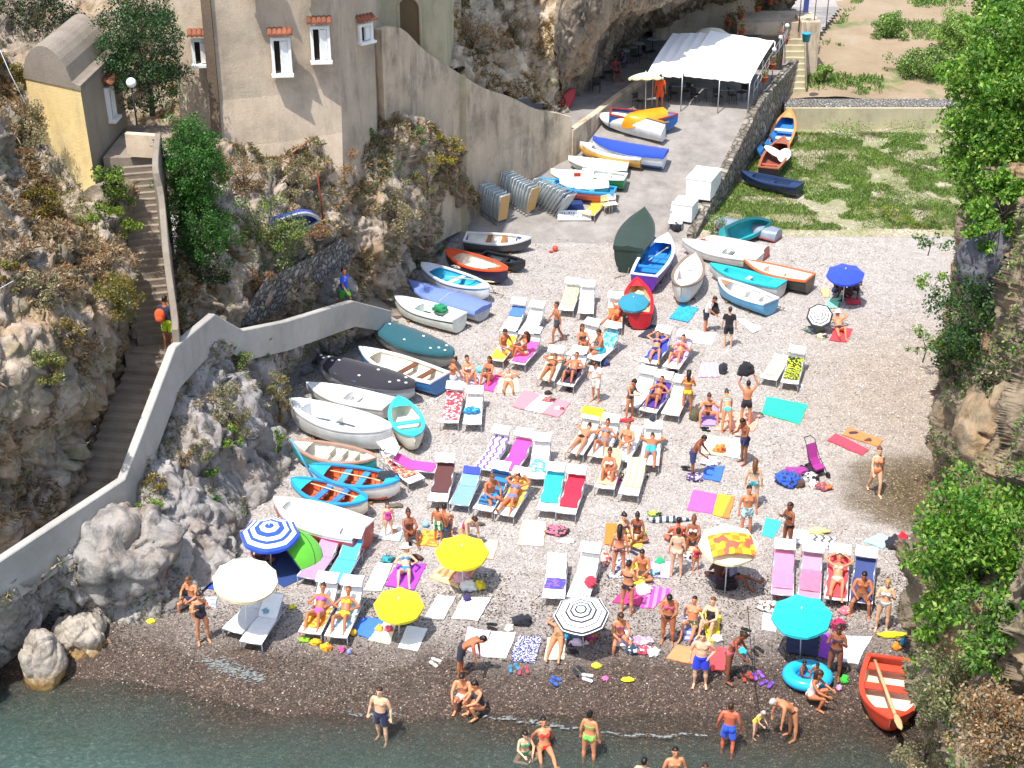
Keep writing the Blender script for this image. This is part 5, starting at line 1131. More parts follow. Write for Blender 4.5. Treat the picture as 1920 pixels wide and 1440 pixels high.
# ============================================================ people
SK={'t':'#d08a62','m':'#b8724c','d':'#8c5236','l':'#dfae8c','r':'#cc6a4c','k':'#4a2c20'}
def skinmats(k):
    key='skin'+k
    if key not in _mats:
        t=NT('skin'); c=hexc(SK[k]); n=t.noise(9,4,.6,t.obj()); m=t.fin(t.mix(n,tuple(x*.82 for x in c),tuple(min(1,x*1.12) for x in c)),.5,t.bump(t.noise(60,2,.5,t.obj()),.002,.3)); m.node_tree.nodes['Principled BSDF'].inputs['Subsurface Weight'].default_value=.06; m.node_tree.nodes['Principled BSDF'].inputs['Subsurface Radius'].default_value=(.02,.008,.004)
        _mats[key]=[m,plain('#1c1210',.4),plain('#8a3a30',.5)]
    return _mats[key]
POSES={
 'stand':dict(T=(0,.0,1),th=((.09,0,-1),(.09,0,-1)),sh=((.02,.05,-1),(.02,.05,-1)),ua=((.25,.05,-1),(.25,.05,-1)),fa=((.1,-.2,-1),(.1,-.2,-1))),
 'hips':dict(T=(0,.02,1),th=((.14,0,-1),(.1,-.08,-1)),sh=((.05,.05,-1),(.02,.08,-1)),ua=((.55,.2,-.8),(.3,.05,-1)),fa=((-.5,-.35,-.6),(.05,-.2,-1))),
 'walk':dict(T=(0,-.05,1),th=((.04,-.42,-1),(.04,.3,-1)),sh=((.0,.0,-1),(.0,.55,-1)),ua=((.2,.35,-1),(.2,-.4,-1)),fa=((.05,.1,-1),(.0,-.7,-.8))),
 'phone':dict(T=(0,.03,1),th=((.1,0,-1),(.1,0,-1)),sh=((0,.05,-1),(0,.05,-1)),ua=((.3,-.25,-.9),(.3,-.3,-.9)),fa=((-.35,-.7,.65),(-.35,-.7,.6)),look=-.3),
 'look':dict(T=(0,-.15,1),th=((.08,-.05,-1),(.08,.08,-1)),sh=((0,.05,-1),(0,.05,-1)),ua=((.15,-.4,-.9),(.15,-.35,-.9)),fa=((-.3,-.8,.1),(-.3,-.8,.1)),look=-.7),
 'over':dict(T=(0,.05,1),th=((.12,0,-1),(.12,0,-1)),sh=((0,.04,-1),(0,.04,-1)),ua=((.5,-.1,.8),(.5,-.1,.9)),fa=((-.3,0,.9),(-.35,0,.8))),
 'bend':dict(T=(0,-.92,.35),th=((.1,.12,-1),(.1,.12,-1)),sh=((0,.02,-1),(0,.02,-1)),ua=((.1,-.15,-1),(.1,-.2,-1)),fa=((0,-.1,-1),(0,-.15,-1)),look=-.6),
 'lean':dict(T=(0,-.5,.85),th=((.1,.05,-1),(.12,-.1,-1)),sh=((0,.04,-1),(0,.04,-1)),ua=((.15,-.4,-.9),(.15,-.35,-.9)),fa=((-.2,-.6,-.5),(-.2,-.6,-.5)),look=-.5),
 'knees':dict(T=(0,.12,1),th=((.16,-.78,.62),(.1,-.8,.6)),sh=((0,-.32,-.95),(.03,-.3,-.95)),ua=((.18,-.75,-.6),(.18,-.75,-.6)),fa=((-.5,-.75,.0),(-.5,-.75,-.05)),pel=1),
 'cross':dict(T=(0,-.08,1),th=((.72,-.68,.08),(.72,-.68,.08)),sh=((-.85,-.25,-.22),(-.85,-.4,-.18)),ua=((.3,-.4,-.85),(.3,-.4,-.85)),fa=((-.35,-.7,-.3),(-.35,-.7,-.3)),pel=1,look=-.3),
 'wide':dict(T=(0,-.12,1),th=((.5,-.75,.5),(.5,-.75,.5)),sh=((.05,-.3,-.95),(.05,-.3,-.95)),ua=((.55,-.45,-.5),(.55,-.45,-.5)),fa=((-.6,-.3,.6),(-.6,-.3,.6)),pel=1,look=-.3),
 'legs':dict(T=(0,.35,1),th=((.12,-1,.06),(.2,-.85,.45)),sh=((0,-1,-.12),(0,-.6,-.75)),ua=((.3,.5,-.8),(.3,.45,-.8)),fa=((.1,.3,-.95),(.1,.3,-.95)),pel=1),
 'edge':dict(T=(0,-.22,1),th=((.32,-1,.02),(.32,-1,.02)),sh=((.1,.05,-1),(.1,.05,-1)),ua=((.3,-.45,-.85),(.3,-.45,-.85)),fa=((-.45,-.8,-.3),(-.45,-.8,-.3)),pel=1,look=-.3),
 'recl':dict(T=(0,.88,.50),th=((.1,-1,.0),(.1,-1,.02)),sh=((.02,-1,-.02),(.04,-1,-.03)),ua=((.5,-.4,-.35),(.5,-.5,-.3)),fa=((-.3,-.9,.15),(.0,-1,-.15)),pel=1,F=(0,-.5,.9)),
 'rknee':dict(T=(0,.84,.56),th=((.12,-.78,.6),(.16,-.82,.5)),sh=((.02,-.5,-.86),(.02,-.6,-.8)),ua=((.55,-.3,-.4),(.5,-.5,-.4)),fa=((-.4,-.8,.3),(-.5,-.7,.4)),pel=1,F=(0,-.5,.9)),
 'rarms':dict(T=(0,.88,.48),th=((.1,-.8,.55),(.12,-1,.04)),sh=((.02,-.6,-.8),(.02,-1,-.03)),ua=((.75,.5,.25),(.75,.5,.25)),fa=((-.7,.6,.25),(-.7,.6,.25)),pel=1,F=(0,-.5,.9)),
 'back':dict(T=(0,1,.06),th=((.14,-1,.04),(.14,-1,.04)),sh=((.05,-1,-.03),(.05,-1,-.03)),ua=((.85,.4,.0),(.85,.4,.0)),fa=((-.7,.7,.1),(-.7,.7,.1)),pel=1,F=(0,-.05,1)),
 'prone':dict(T=(0,1,.10),th=((.12,-1,-.02),(.12,-1,-.02)),sh=((.05,-1,.03),(.05,-1,.03)),ua=((.8,.55,.0),(.8,.55,.0)),fa=((-.6,.8,.0),(-.6,.8,.0)),pel=1,F=(0,.05,-1)),
 'squat':dict(T=(0,-.3,1),th=((.2,-.85,.42),(.15,-.9,.3)),sh=((0,.35,-.95),(0,.3,-.95)),ua=((.2,-.7,-.7),(.2,-.7,-.7)),fa=((-.3,-.9,-.2),(-.2,-.9,-.3)),look=-.3),
 'kneel':dict(T=(0,-.85,.5),th=((.1,-.1,-1),(.1,-.1,-1)),sh=((0,1,-.05),(0,1,-.05)),ua=((.15,-.3,-.95),(.15,-.3,-.95)),fa=((0,-.2,-1),(0,-.2,-1)),look=-.5),
 'wade':dict(T=(0,.02,1),th=((.12,-.1,-1),(.12,.15,-1)),sh=((0,.05,-1),(0,.2,-1)),ua=((.35,.1,-1),(.3,.0,-1)),fa=((.1,-.3,-.9),(.15,-.3,-.9))),
}
_RAW=[]
def person(px,py,pose,rz,skin,wear,hair,label,h=0.,s=1.,fat=0.,seat=None,at=None,ps=None,female=None,drop=0.):
    """wear: list of (kind,colour[,style,c2]); px,py = ground point under the pelvis (seated) or between the feet (standing)"""
    po=POSES[pose]; F_=Vector(po.get('F',(0,-1,0))); T=Vector(po['T']).normalized(); S=Vector((1,0,0))
    F_=(F_-T*F_.dot(T)).normalized(); S=T.cross(F_)*-1
    if S.x<0: S=-S
    fem=female if female is not None else any(w_[0] in('bikini','one') for w_ in wear)
    g=at if at is not None else G(px,py,h)
    hipw=.10 if fem else .09; shw=(.165 if fem else .19)+fat*.03
    up0=Vector((0,0,1)) if not po.get('pel') or T.z>.6 else T
    if pose in('bend','lean','kneel'): up0=(Vector((0,0,1))*.5+T*.5).normalized()
    L=.50; pc=lambda t: (up0*(t-.5*t*t)+T*(.5*t*t))*L if t<=1 else (up0*.5+T*.5)*L+T*(t-1)*L
    # torso profile t, half width, half depth
    prof=[(-.20,.085,.075),(-.12,.145,.10),(0,.172,.112),(.12,.165,.108),(.28,.135,.094),(.42,.130,.092),(.6,.150,.105),(.78,.165,.112),(.92,.150,.092),(1.02,.085,.07),(1.1,.052,.052),(1.28,.050,.052)] if fem else \
         [(-.20,.085,.075),(-.12,.135,.10),(0,.155,.108),(.12,.152,.105),(.28,.146,.100),(.42,.150,.102),(.6,.165,.110),(.78,.182,.118),(.92,.165,.095),(1.02,.095,.075),(1.1,.060,.060),(1.28,.056,.058)]
    def tdir(t): return (up0*(1-min(max(t,0),1))+T*min(max(t,0),1)).normalized()
    def ring(t,w_,d_,n=16,inf=0.):
        c=pc(t); dr=tdir(t); f=(F_-dr*F_.dot(dr)).normalized(); b=fat*(.05 if .0<t<.6 else .015)
        c=c+f*(b*.4)
        return [c+S*(w_+inf+b*.6)*math.cos(a)+f*(d_+inf+b)*math.sin(a)*(1 if math.sin(a)>0 else .85) for a in [2*pi*k/n for k in range(n)]]
    body=MB(); body.loft([ring(*p) for p in prof],0,True,True,True)
    J={}
    fatl=1+fat*.35
    for i,sg in enumerate((1,-1)):
        sw=lambda v: Vector((v[0]*sg,v[1],v[2])).normalized()
        hip=S*hipw*sg+pc(0)-tdir(0)*.05; kn=hip+sw(po['th'][i])*.43; an=kn+sw(po['sh'][i])*.41
        td,sd_=sw(po['th'][i]),sw(po['sh'][i])
        r=(.092 if fem else .085)*fatl
        bk=(Vector((0,1,0))) if abs(sd_.z)>.6 else Vector((0,0,-1))
        body.tube([hip-td*.02,hip+td*.14,hip+td*.3,kn,kn+sd_*.05],[r,r*.92,r*.72,.055*fatl,.05],12)
        body.tube([kn-sd_*.02,kn+sd_*.06,kn+sd_*.14,kn+sd_*.28,an],[.05,.052*fatl,.056*fatl,.042,.034],12)
        fd=Vector((.15*sg,-1,0)) if abs(sd_.z)>.5 else (Vector((.25*sg,-.35,1)) if pose not in('prone',) else Vector((0,-1,-.3)))
        fd.normalize(); hl=an-fd*.05+sd_*.035
        body.tube([hl,an+sd_*.035+fd*.04,an+sd_*.045+fd*.12,an+sd_*.05+fd*.18],[.034,.038,.036,.022],10)
        for q_ in range(5):   # toes
            e=fd.cross(sd_).normalized(); b0=an+sd_*.055+fd*.165+e*(q_-2)*.016; body.tube([b0,b0+fd*(.045-.006*abs(q_-1))],.011,6)
        sho=pc(.93)+S*shw*sg; ud,fd_=sw(po['ua'][i]),sw(po['fa'][i]); el_=sho+ud*.28; wr=el_+fd_*.25
        ra=(.042 if fem else .052)*fatl
        body.tube([pc(.95)+S*.07*sg,sho-S*sg*.01,sho+ud*.05,sho+ud*.14,el_],[.06,ra*1.12,ra*1.05,ra,.037],10)
        body.tube([el_-fd_*.02,el_+fd_*.07,wr],[.038,.040*fatl,.025],10)
        # palm, four fingers of unequal length and a thumb from the side of the palm
        e=fd_.cross(F_); e=(e if e.length>.1 else fd_.cross(T)).normalized(); nrm_=fd_.cross(e).normalized()
        body.loft([[wr+fd_*d_+e*w2*math.cos(a)+nrm_*.017*math.sin(a) for a in [2*pi*k/8 for k in range(8)]] for d_,w2 in ((-.01,.026),(.03,.037),(.085,.040))],0,True,True,True)
        for q_,ln in enumerate((.062,.072,.068,.05)):
            b0=wr+fd_*.08+e*(q_-1.5)*.021; m_=b0+fd_*ln*.55; body.tube([b0,m_,m_+(fd_+nrm_*.5).normalized()*ln*.5],[.011,.0105,.009],6)
        b0=wr+fd_*.025+e*.03*sg; body.tube([b0,b0+(fd_*.6+e*.7*sg).normalized()*.04,b0+(fd_+e*.4*sg).normalized()*.075],[.014,.012,.010],6)
        J[i]=dict(hip=hip,kn=kn,an=an,sho=sho,el=el_,wr=wr,td=td,sd=sd_,ud=ud,fd=fd_)
    # head
    lk=po.get('look',0.); hup=(Vector((0,0,1))*.6+T*.4).normalized() if T.z>.3 else T
    if T.z<.3 and pose in('bend','kneel'): hup=(T+Vector((0,0,.4))).normalized()
    hf=(F_-hup*F_.dot(hup)).normalized(); hup2=(hup*math.cos(lk)-hf*math.sin(lk)*1).normalized() if lk else hup; hf=(hf-hup2*hf.dot(hup2)).normalized(); hs=hup2.cross(hf)
    hc=pc(1.12)+hup2*.155
    rings=[]
    for z,w2,d2,fo in ((-.125,.030,.035,.020),(-.112,.046,.062,.022),(-.085,.058,.080,.012),(-.05,.066,.088,.004),(0,.074,.096,.0),(.045,.076,.098,-.003),(.08,.066,.086,-.006),(.108,.042,.056,-.008),(.118,.012,.02,-.008)):
        c=hc+hup2*z+hf*fo; rings.append([c+hs*w2*math.cos(a)+hf*d2*math.sin(a) for a in [2*pi*k/16 for k in range(16)]])
    body.loft(rings,0,True,True,True)
    body.tube([hc+hf*.088+hup2*.02,hc+hf*.108-hup2*.018,hc+hf*.118-hup2*.028],[.010,.014,.015],8)
    for sg in(1,-1): body.tube([hc+hs*.074*sg+hup2*.02,hc+hs*.084*sg-hup2*.005,hc+hs*.076*sg-hup2*.03],[.012,.016,.010],6)
    if fem:
        for sg in(1,-1): c=pc(.70)+S*.075*sg+F_*.095; body.ball(tuple(c),(.062,.062,.062),12)
    else:
        for sg in(1,-1): c=pc(.74)+S*.075*sg+F_*.070; body.ball(tuple(c),(.07,.06,.05),12)
    for sg in(1,-1): 
        c=pc(-.04)+S*.082*sg-F_*(.062 if up0.z>.5 or T.z<.6 else .03); body.ball(tuple(c),(.088,.085,.085),12)
    # ground contact
    zs=[v[2] for v in body.v]; zmin=min(zs)
    if seat is not None: shift=seat-( -.125)
    else: shift=-zmin
    o=empty('person',Vector((g.x,g.y,g.z+h*0-drop)),R(rz),label,'person'); 
    cx=0;cy=0
    if not po.get('pel'):
        cx=(J[0]['an'].x+J[1]['an'].x)/2; cy=(J[0]['an'].y+J[1]['an'].y)/2
    M=Matrix.Scale(s,4)@Matrix.Translation((-cx,-cy,shift)); 
    if seat is not None: M=Matrix.Translation((0,0,seat))@Matrix.Scale(s,4)@Matrix.Translation((0,0,.125))
    def raw(mb_,name,mats,vox,feats=None):
        mb_.v=[tuple(M@Vector(v)) for v in mb_.v]; ob=mb_.build(name,mats,o); md=ob.modifiers.new('r','REMESH'); md.mode='VOXEL'; md.voxel_size=vox*max(s,.6); md.use_smooth_shade=True
        sm=ob.modifiers.new('s','SMOOTH'); sm.factor=.5; sm.iterations=2 if vox<.02 else 3; _RAW.append((ob,mats,feats)); return ob
    feats=[(M@(hc+hf*.092+hup2*.012+hs*.032*sg),.016*s,1) for sg in(1,-1)]+[(M@(hc+hf*.10-hup2*.062),.014*s,2)]
    raw(body,'body',skinmats(skin),.0125,feats)
    # clothes
    inf=.012
    pr=lambda t: (np.interp(t,[p[0] for p in prof],[p[1] for p in prof]),np.interp(t,[p[0] for p in prof],[p[2] for p in prof]))
    def band(t0,t1,inf=inf,n=5): 
        return [ring(t0+(t1-t0)*k/n,*pr(t0+(t1-t0)*k/n),16,inf) for k in range(n+1)]
    for w_ in wear:
        k=w_[0]; m=cloth(w_[1],*( (w_[2],w_[3]) if len(w_)>3 and w_[3] else (None,None))); mb=MB()
        if k in('shorts','trunks'):
            ln={'shorts':.30,'trunks':.19}[k]; mb.loft(band(-.16,.20,.014),0,True,True,True)
            for i in (0,1):
                j=J[i]; r=.098*fatl; mb.tube([j['hip']-j['td']*.02,j['hip']+j['td']*ln*.5,j['hip']+j['td']*ln],[r*1.04,r*1.04,r*1.0],12)
            for sg in(1,-1): 
                c=pc(-.04)+S*.082*sg-F_*(.06 if up0.z>.5 or T.z<.6 else .03); mb.ball(tuple(c),(.10,.098,.10),12)
            raw(mb,'swim_shorts' ,[m],.018)
        if k in('brief','bikini','one'):
            mb.loft(band(-.18,.16 if k!='one' else .86,.010,6),0,True,True,True)
            for sg in(1,-1): c=pc(-.04)+S*.078*sg-F_*(.064 if up0.z>.5 or T.z<.6 else .03); mb.ball(tuple(c),(.090,.090,.082),12)
            if k=='one':
                for sg in(1,-1): c=pc(.70)+S*.075*sg+F_*.097; mb.ball(tuple(c),(.070,.07,.07),12)
            raw(mb,'swimsuit' if k=='one' else 'swim_brief',[m],.015)
            if k=='bikini':
                mb=MB(); mb.loft(band(.62,.76,.006,3),0,True,True,True)
                for sg in(1,-1): c=pc(.70)+S*.075*sg+F_*.100; mb.ball(tuple(c),(.064,.066,.064),12)
                m2=cloth(w_[4]) if len(w_)>4 else m
                raw(mb,'bikini_top',[m2],.015)
        if k=='shirt':
            mb.loft(band(-.02,1.0,.02,8),0,True,True,True)
            for i in (0,1):
                j=J[i]; mb.tube([pc(.95)+S*.05*(1 if i==0 else -1),j['sho'],j['sho']+j['ud']*.18],[.07,.068,.066],10)
            raw(mb,'shirt',[m],.018)
        if k=='wrap':
            mb.loft(band(-.2,.2,.025,4),0,True,True,True)
            for i in (0,1):
                j=J[i]; mb.tube([j['hip'],j['hip']+j['td']*.2,j['kn']],[.125,.13,.125],12)
            raw(mb,'wrap_skirt',[m],.02)
    # hair
    hcols={'k':'#1c1512','b':'#3c2618','n':'#6a4426','y':'#b08a4c','g':'#b8b4ac'}
    st,hcx=hair[0],hcols.get(hair[1],'#1c1512') if len(hair)>1 else '#1c1512'
    if st!='0':
        mb=MB(); cc=hc-hf*.012+hup2*.022
        sc_={'s':1.0,'l':1.07,'b':1.03,'c':1.16,'h':1.0,'p':1.0}[st]
        rings=[]
        for z,w2,d2,fo in ((-.075,.060,.050,-.045),(-.04,.074,.062,-.036),(0,.080,.084,-.020),(.03,.083,.100,-.006),(.06,.078,.098,0),(.09,.060,.075,0),(.108,.030,.04,0)):
            c=cc+hup2*z*sc_+hf*fo; rings.append([c+hs*w2*sc_*math.cos(a)+hf*d2*sc_*math.sin(a) for a in [2*pi*k/14 for k in range(14)]])
        mb.loft(rings,0,True,True,True)
        dn=-Vector((0,0,1)) if T.z>.25 else -T
        if st=='l': mb.tube([cc-hf*.05,cc-hf*.09+dn*.10,cc-hf*.10+dn*.24,cc-hf*.08+dn*.38],[.085,.088,.075,.03],10)
        if st=='b': mb.ball(tuple(cc+hup2*.10-hf*.06),(.042,.042,.042),10)
        if st=='p': mb.tube([cc-hf*.09,cc-hf*.13+dn*.06,cc-hf*.12+dn*.2],[.03,.032,.012],8)
        hm='hair'+hcx
        if hm not in _mats: 
            t=NT('hair'); q=hexc(hcx); n_=t.noise(40,4,.6,t.scale(t.obj(),1,1,.2)); _mats[hm]=t.fin(t.mix(n_,tuple(x*.6 for x in q),tuple(x*1.3 for x in q)),.45,t.bump(n_,.008,.8))
        ho=raw(mb,'hair',[_mats[hm]],.015)
        if st=='h':
            mb=MB(); c=hc+hup2*.06; rg=[]
            for r_,z in ((.045,.13),(.088,.12),(.10,.03),(.11,.0),(.21,-.02),(.215,-.028),(.10,-.012)): rg.append([c+hup2*z+(hs*math.cos(a)+hf*math.sin(a))*r_ for a in [2*pi*k/20 for k in range(20)]])
            mb.loft(rg,0,True,True,True); mb.v=[tuple(M@Vector(v)) for v in mb.v]; mb.build('hat',cloth(hair[2:] or '#e8dcc0'),o)
    return o
W=('bikini',)
def lie(k,y=.95): 
    f,rz,a=LG[k]; p=on(LG[k],0,y,0); return p,math.degrees(rz)
def onl(k,pose,skin,wear,hair,label,y=.95,drz=0,seat=.36,x=0,**kw):
    f,rz,a=LG[k]; p=on(LG[k],x,y,0); return person(0,0,pose,math.degrees(rz)+drz,skin,wear,hair,label,at=p,seat=seat+(.0),**kw)
B=lambda c,*a:('bikini',c)+a
PEOPLE=[
 ((1047,641),'walk',-80,'m',[('trunks','#3a3c44')],'sb','man in dark grey trunks walking left between the loungers',{}),
 ((1117,752),'look',-30,'t',[('shorts','#e6e0d2'),('shirt','#ece6e2')],'sb','man in white shirt and cream shorts standing below the loungers',{}),
 ((1179,786),'look',50,'t',[('one','#4a4848')],'bk','woman in dark grey swimsuit walking in front of a bare lounger',{}),
 ((1287,778),'phone',170,'m',[B('#e8c020')],'lk','woman in yellow bikini with long dark hair standing by loungers',{}),
 ((1361,812),'bend',178,'m',[B('#4ad0d8')],'bb','woman in turquoise bikini bending forward away from the sea',{}),
 ((1397,797),'over',175,'t',[('trunks','#23222c')],'sk','man in black trunks holding a black bag over his head',{}),
 ((1394,868),'look',-60,'d',[('trunks','#2a2c5a')],'sk','tanned man in navy trunks looking down at a mint towel',{}),
 ((1297,893),'lean',70,'d',[('shorts','#2c3560')],'sk','man in navy shorts with white stripe, head bowed',{}),
 ((1409,953),'stand',165,'m',[B('#1f8a98')],'ln','woman with long brown hair and teal bikini seen from behind',{}),
 ((1397,1004),'stand',10,'t',[('trunks','#bcdce0','#4a88a0','floral')],'sk','man in pale patterned trunks behind the cream parasol',{}),
 ((1475,1034),'phone',-60,'m',[B('#3a2a28')],'pb','slim woman in dark bikini drinking from a cup',{}),
 ((1637,924),'walk',5,'l',[B('#f08050')],'bn','woman in orange bikini walking across the wet seep',{}),
 ((1322,622),'lean',60,'m',[('shorts','#2a2632'),('shirt','#e6dadc')],'sk','man in pale shirt and dark shorts shouldering a black rucksack',{}),
 ((1364,651),'stand',175,'l',[('shirt','#1c1c24'),('shorts','#1e1e28')],'sb','man in black shirt and shorts seen from behind, bag in hand',{}),
 ((382,1203),'phone',25,'m',[('one','#1c1c2c')],'bb','woman in black swimsuit standing at the left end of the shingle',{}),
 ((729,1006),'stand',20,'m',[('one','#d84a90')],'lb','little girl in pink swimsuit standing on a towel',dict(s=.68)),
 ((822,1016),'stand',160,'m',[('shorts','#e0ead0','#2a7a4a','check')],'sb','small boy in green checked shorts seen from behind',dict(s=.72)),
 ((863,1266),'bend',75,'m',[('shorts','#262a38')],'sk','man in dark shorts bending down beside the pink towel',{}),
 ((1159,1079),'stand',170,'m',[B('#3a3038','#a05a60','floral')],'lk','woman with very long dark hair seen from behind beside yellow towel',{}),
 ((1174,1150),'phone',150,'t',[B('#241c28')],'bb','woman in black bikini standing on the crimson towel',{}),
 ((1251,1204),'look',-10,'m',[B('#2a2026','#e06a90',None,'#d84a88')],'bk','stout woman in pink top and black bottoms standing',dict(fat=.7)),
 ((1312,1285),'hips',-10,'m',[('shorts','#2038d0')],'sk','heavy-set man in royal blue shorts standing at the shingle edge',dict(fat=.6)),
 ((1364,1275),'lean',60,'m',[B('#d85a70')],'bb','slim woman in pink bikini bottoms leaning forward',{}),
 ((1267,1081),'stand',172,'l',[B('#d8b8a0')],'bb','pale woman with bun and beige swimwear seen from behind',{}),
 ((1303,1071),'stand',20,'m',[('one','#b83a4a')],'sb','toddler in red swimsuit standing left of the cream parasol',dict(s=.55)),
 ((1652,1180),'phone',-15,'l',[B('#c8dcd8')],'sy','blonde woman in pale bikini standing beside the navy lounger',dict(fat=.3)),
 ((1562,1270),'phone',-20,'d',[B('#3a2430')],'lb','tanned woman in dark brown bikini taking a photo near the ring',{}),
 ((1485,1384),'bend',-70,'m',[('brief','#3c2a2a')],'sg','grey-haired man bending over at the edge of the water',{}),
 ((1414,1382),'lean',50,'m',[('one','#e0d020')],'cg','toddler in yellow swimsuit and green cap at the water edge',dict(s=.55)),
 ((1362,1418),'wade',165,'r',[('shorts','#1f50d0')],'sb','man in blue shorts wading with his back turned',{}),
 ((718,1388),'wade',-20,'l',[('shorts','#1a2040')],'sb','pale man in navy shorts wading with a mask in hand',{}),
 ((1103,1434),'stand',155,'m',[B('#6ad850')],'bk','woman in green bikini standing in the shallow water',{}),
 # seated and lying on the ground
 ((848,716),'legs',-60,'m',[('trunks','#d8d8dc')],'bk','woman sitting sideways on the white towel by the cream boat',dict(female=True)),
 ((877,717),'knees',20,'m',[B('#e0d8d8')],'sk','dark-haired person sitting beside the blue bag',{}),
 ((917,716),'knees',-25,'m',[B('#7a4a3a')],'lb','woman hugging her knees on the magenta towel',{}),
 ((953,722),'back',0,'t',[B('#e0c0b0')],'sk','woman lying on her back on a cream towel',{}),
 ((1326,787),'wide',0,'m',[B('#2a2228')],'bb','woman with topknot sitting with knees apart on lilac towel',{}),
 ((1565,553),'knees',70,'k',[('trunks','#26304a')],'sk','left one of the three people under the blue parasol',{}),
 ((1603,551),'knees',-20,'k',[('trunks','#2a2a3a')],'sk','right-hand person at the back under the blue parasol',{}),
 ((1592,559),'knees',-70,'k',[B('#2a2a3a')],'sk','front person of the three under the blue parasol',{}),
 ((1573,623),'rarms',0,'t',[('brief','#262030')],'h#efe8dc','man in pale hat and black briefs lying on a red towel',{}),
 ((488,1052),'cross',20,'d',[('trunks','#3a3040')],'sk','person sitting in the shade inside the green tent',{}),
 ((364,1140),'edge',-25,'m',[('trunks','#2a3050')],'sn','person sitting bent forward beside the rock, hands to face',dict(seat=.25)),
 ((768,1012),'knees',15,'m',[B('#5a2a24')],'bb','woman in brown bikini sitting beside the little girl',{}),
 ((835,1002),'squat',170,'m',[('trunks','#3a4a60')],'sk','man crouching behind the small boy',{}),
 ((856,1004),'kneel',40,'l',[('one','#d0406a','#eec0d0','stripey')],'bb','woman in pink striped suit kneeling behind the yellow parasol',{}),
 ((760,1078),'rknee',0,'l',[B('#3a88b8')],'h#f0e8d4','woman in straw hat and blue bikini on the purple towel',{}),
 ((1046,1200),'prone',-10,'t',[B('#8a6a40')],'bk','woman lying face down on a cream towel by the waterfront',{}),
 ((1077,1180),'legs',5,'k',[('trunks','#405070')],'sk','person in the shade of the ringed parasol, legs towards the sea',{}),
 ((1160,1208),'edge',10,'m',[B('#8a4a6a')],'lb','woman with long brown hair sitting on a low seat',dict(seat=.22)),
 ((1166,1012),'cross',30,'m',[B('#4a2a34')],'bk','woman sitting left with her back to the orange towel',{}),
 ((1194,1008),'cross',-15,'m',[B('#3a2228')],'bk','woman sitting cross-legged on the yellow towel',{}),
 ((1203,1080),'cross',-20,'m',[('trunks','#6a5048')],'sk','man sitting cross-legged on the lemon towel',{}),
 ((1297,1178),'legs',-20,'t',[('trunks','#4a4a3c','#b0b088','floral')],'sk','man reclining on the blue striped towel',{}),
 ((1332,1180),'knees',-30,'m',[('one','#201c24')],'sn','woman in black swimsuit sitting on the yellow towel',{}),
 ((1270,1022),'cross',180,'r',[('trunks','#2a2a30')],'sk','sunburnt broad man sitting with his back to the sea',dict(fat=.5)),
 ((1298,1024),'knees',-10,'m',[B('#d8d0d0')],'bn','woman sitting next to the sunburnt man',{}),
 ((1322,1034),'prone',110,'m',[B('#c04058')],'bb','person lying down left of the cream parasol, legs to the right',{}),
 ((1347,1093),'cross',175,'k',[('trunks','#4a3a50')],'sk','man sitting with his back turned in the parasol shade',{}),
 ((1373,1090),'legs',60,'d',[('shirt','#8a90b0'),('trunks','#2a2a34')],'h#262430','person in a dark hat and shirt in the parasol shade',{}),
 ((1537,1326),'squat',60,'m',[('one','#e0d4d0')],'lb','woman in pale swimsuit crouching at the water edge',{}),
 ((866,1336),'squat',-10,'m',[('trunks','#efdfe2')],'sk','man in white trunks crouching in the shallow water',{}),
 ((885,1346),'squat',-60,'m',[('one','#2c2c30')],'bk','woman crouching against the man in white trunks',{}),
 ((983,1418),'cross',20,'m',[B('#2f9a6a')],'lk','girl sitting in the shallow water, green bikini',dict(s=.85)),
 ((1020,1412),'legs',10,'t',[B('#e03028')],'bk','woman in red bikini sitting in the water leaning back',{}),
 ((1716,1082),'squat',-60,'d',[B('#5a2030')],'bk','person half hidden by the foliage at the right edge',{}),
 ((1260,1490),'wade',5,'t',[('trunks','#3a3a50')],'sk','bather standing waist-deep at the bottom of the frame',dict(drop=.25)),
 ((1203,1508),'wade',160,'m',[('trunks','#3a3a50')],'sk','bather with only head and shoulders in the frame, left',dict(drop=.3)),
 ((1316,1516),'wade',0,'m',[('trunks','#3a3a50')],'sb','bather whose hair just shows at the bottom edge',dict(drop=.3)),
]
for (px,py),pose,rz,sk_,wr,hr,lb,kw in PEOPLE:
    kw.setdefault('s',random.uniform(.93,1.0)); kw.setdefault('fat',random.choice([0,0,.12,.25,-.08])); person(px,py,pose,rz,sk_ if sk_!='m' else random.choice('mmtdlm'),wr,hr,lb,**kw)
onl(5,'rarms','m',[B('#e05028')],'sk','woman in orange on the lounger beside the teal parasol',drz=-25,y=.8)
onl(6,'edge','m',[('trunks','#d8c8e0')],'sk','man sitting on the yellow-towelled lounger talking',drz=60,y=.9)
onl(7,'knees','m',[B('#e0d8d0')],'lb','woman sitting knees up on the pink-towelled lounger',drz=-60,y=.8)
onl(8,'knees','m',[B('#3a3038')],'lb','woman in sunglasses sitting with knees up beside a man',drz=40,y=.8)
onl(9,'edge','m',[('trunks','#20b8d0')],'sb','man in cyan trunks sitting on the edge of a lounger',drz=-50,y=.75)
onl(10,'prone','m',[B('#3a2420')],'bn','woman in black bikini lying face down on cream towel',y=.85)
onl(11,'rknee','m',[('trunks','#4a2a40')],'sb','man on his back with knees raised on a lounger',y=.85)
onl(12,'rarms','t',[B('#28306a')],'sk','woman reading on the royal blue towel',y=.9,drz=14)
onl(13,'rknee','t',[B('#c04a60')],'bk','woman curled on the lilac-towelled lounger',y=.95)
onl(17,'rknee','m',[B('#6a3a28')],'sk','tanned person sitting on the deep purple towel',y=.95)
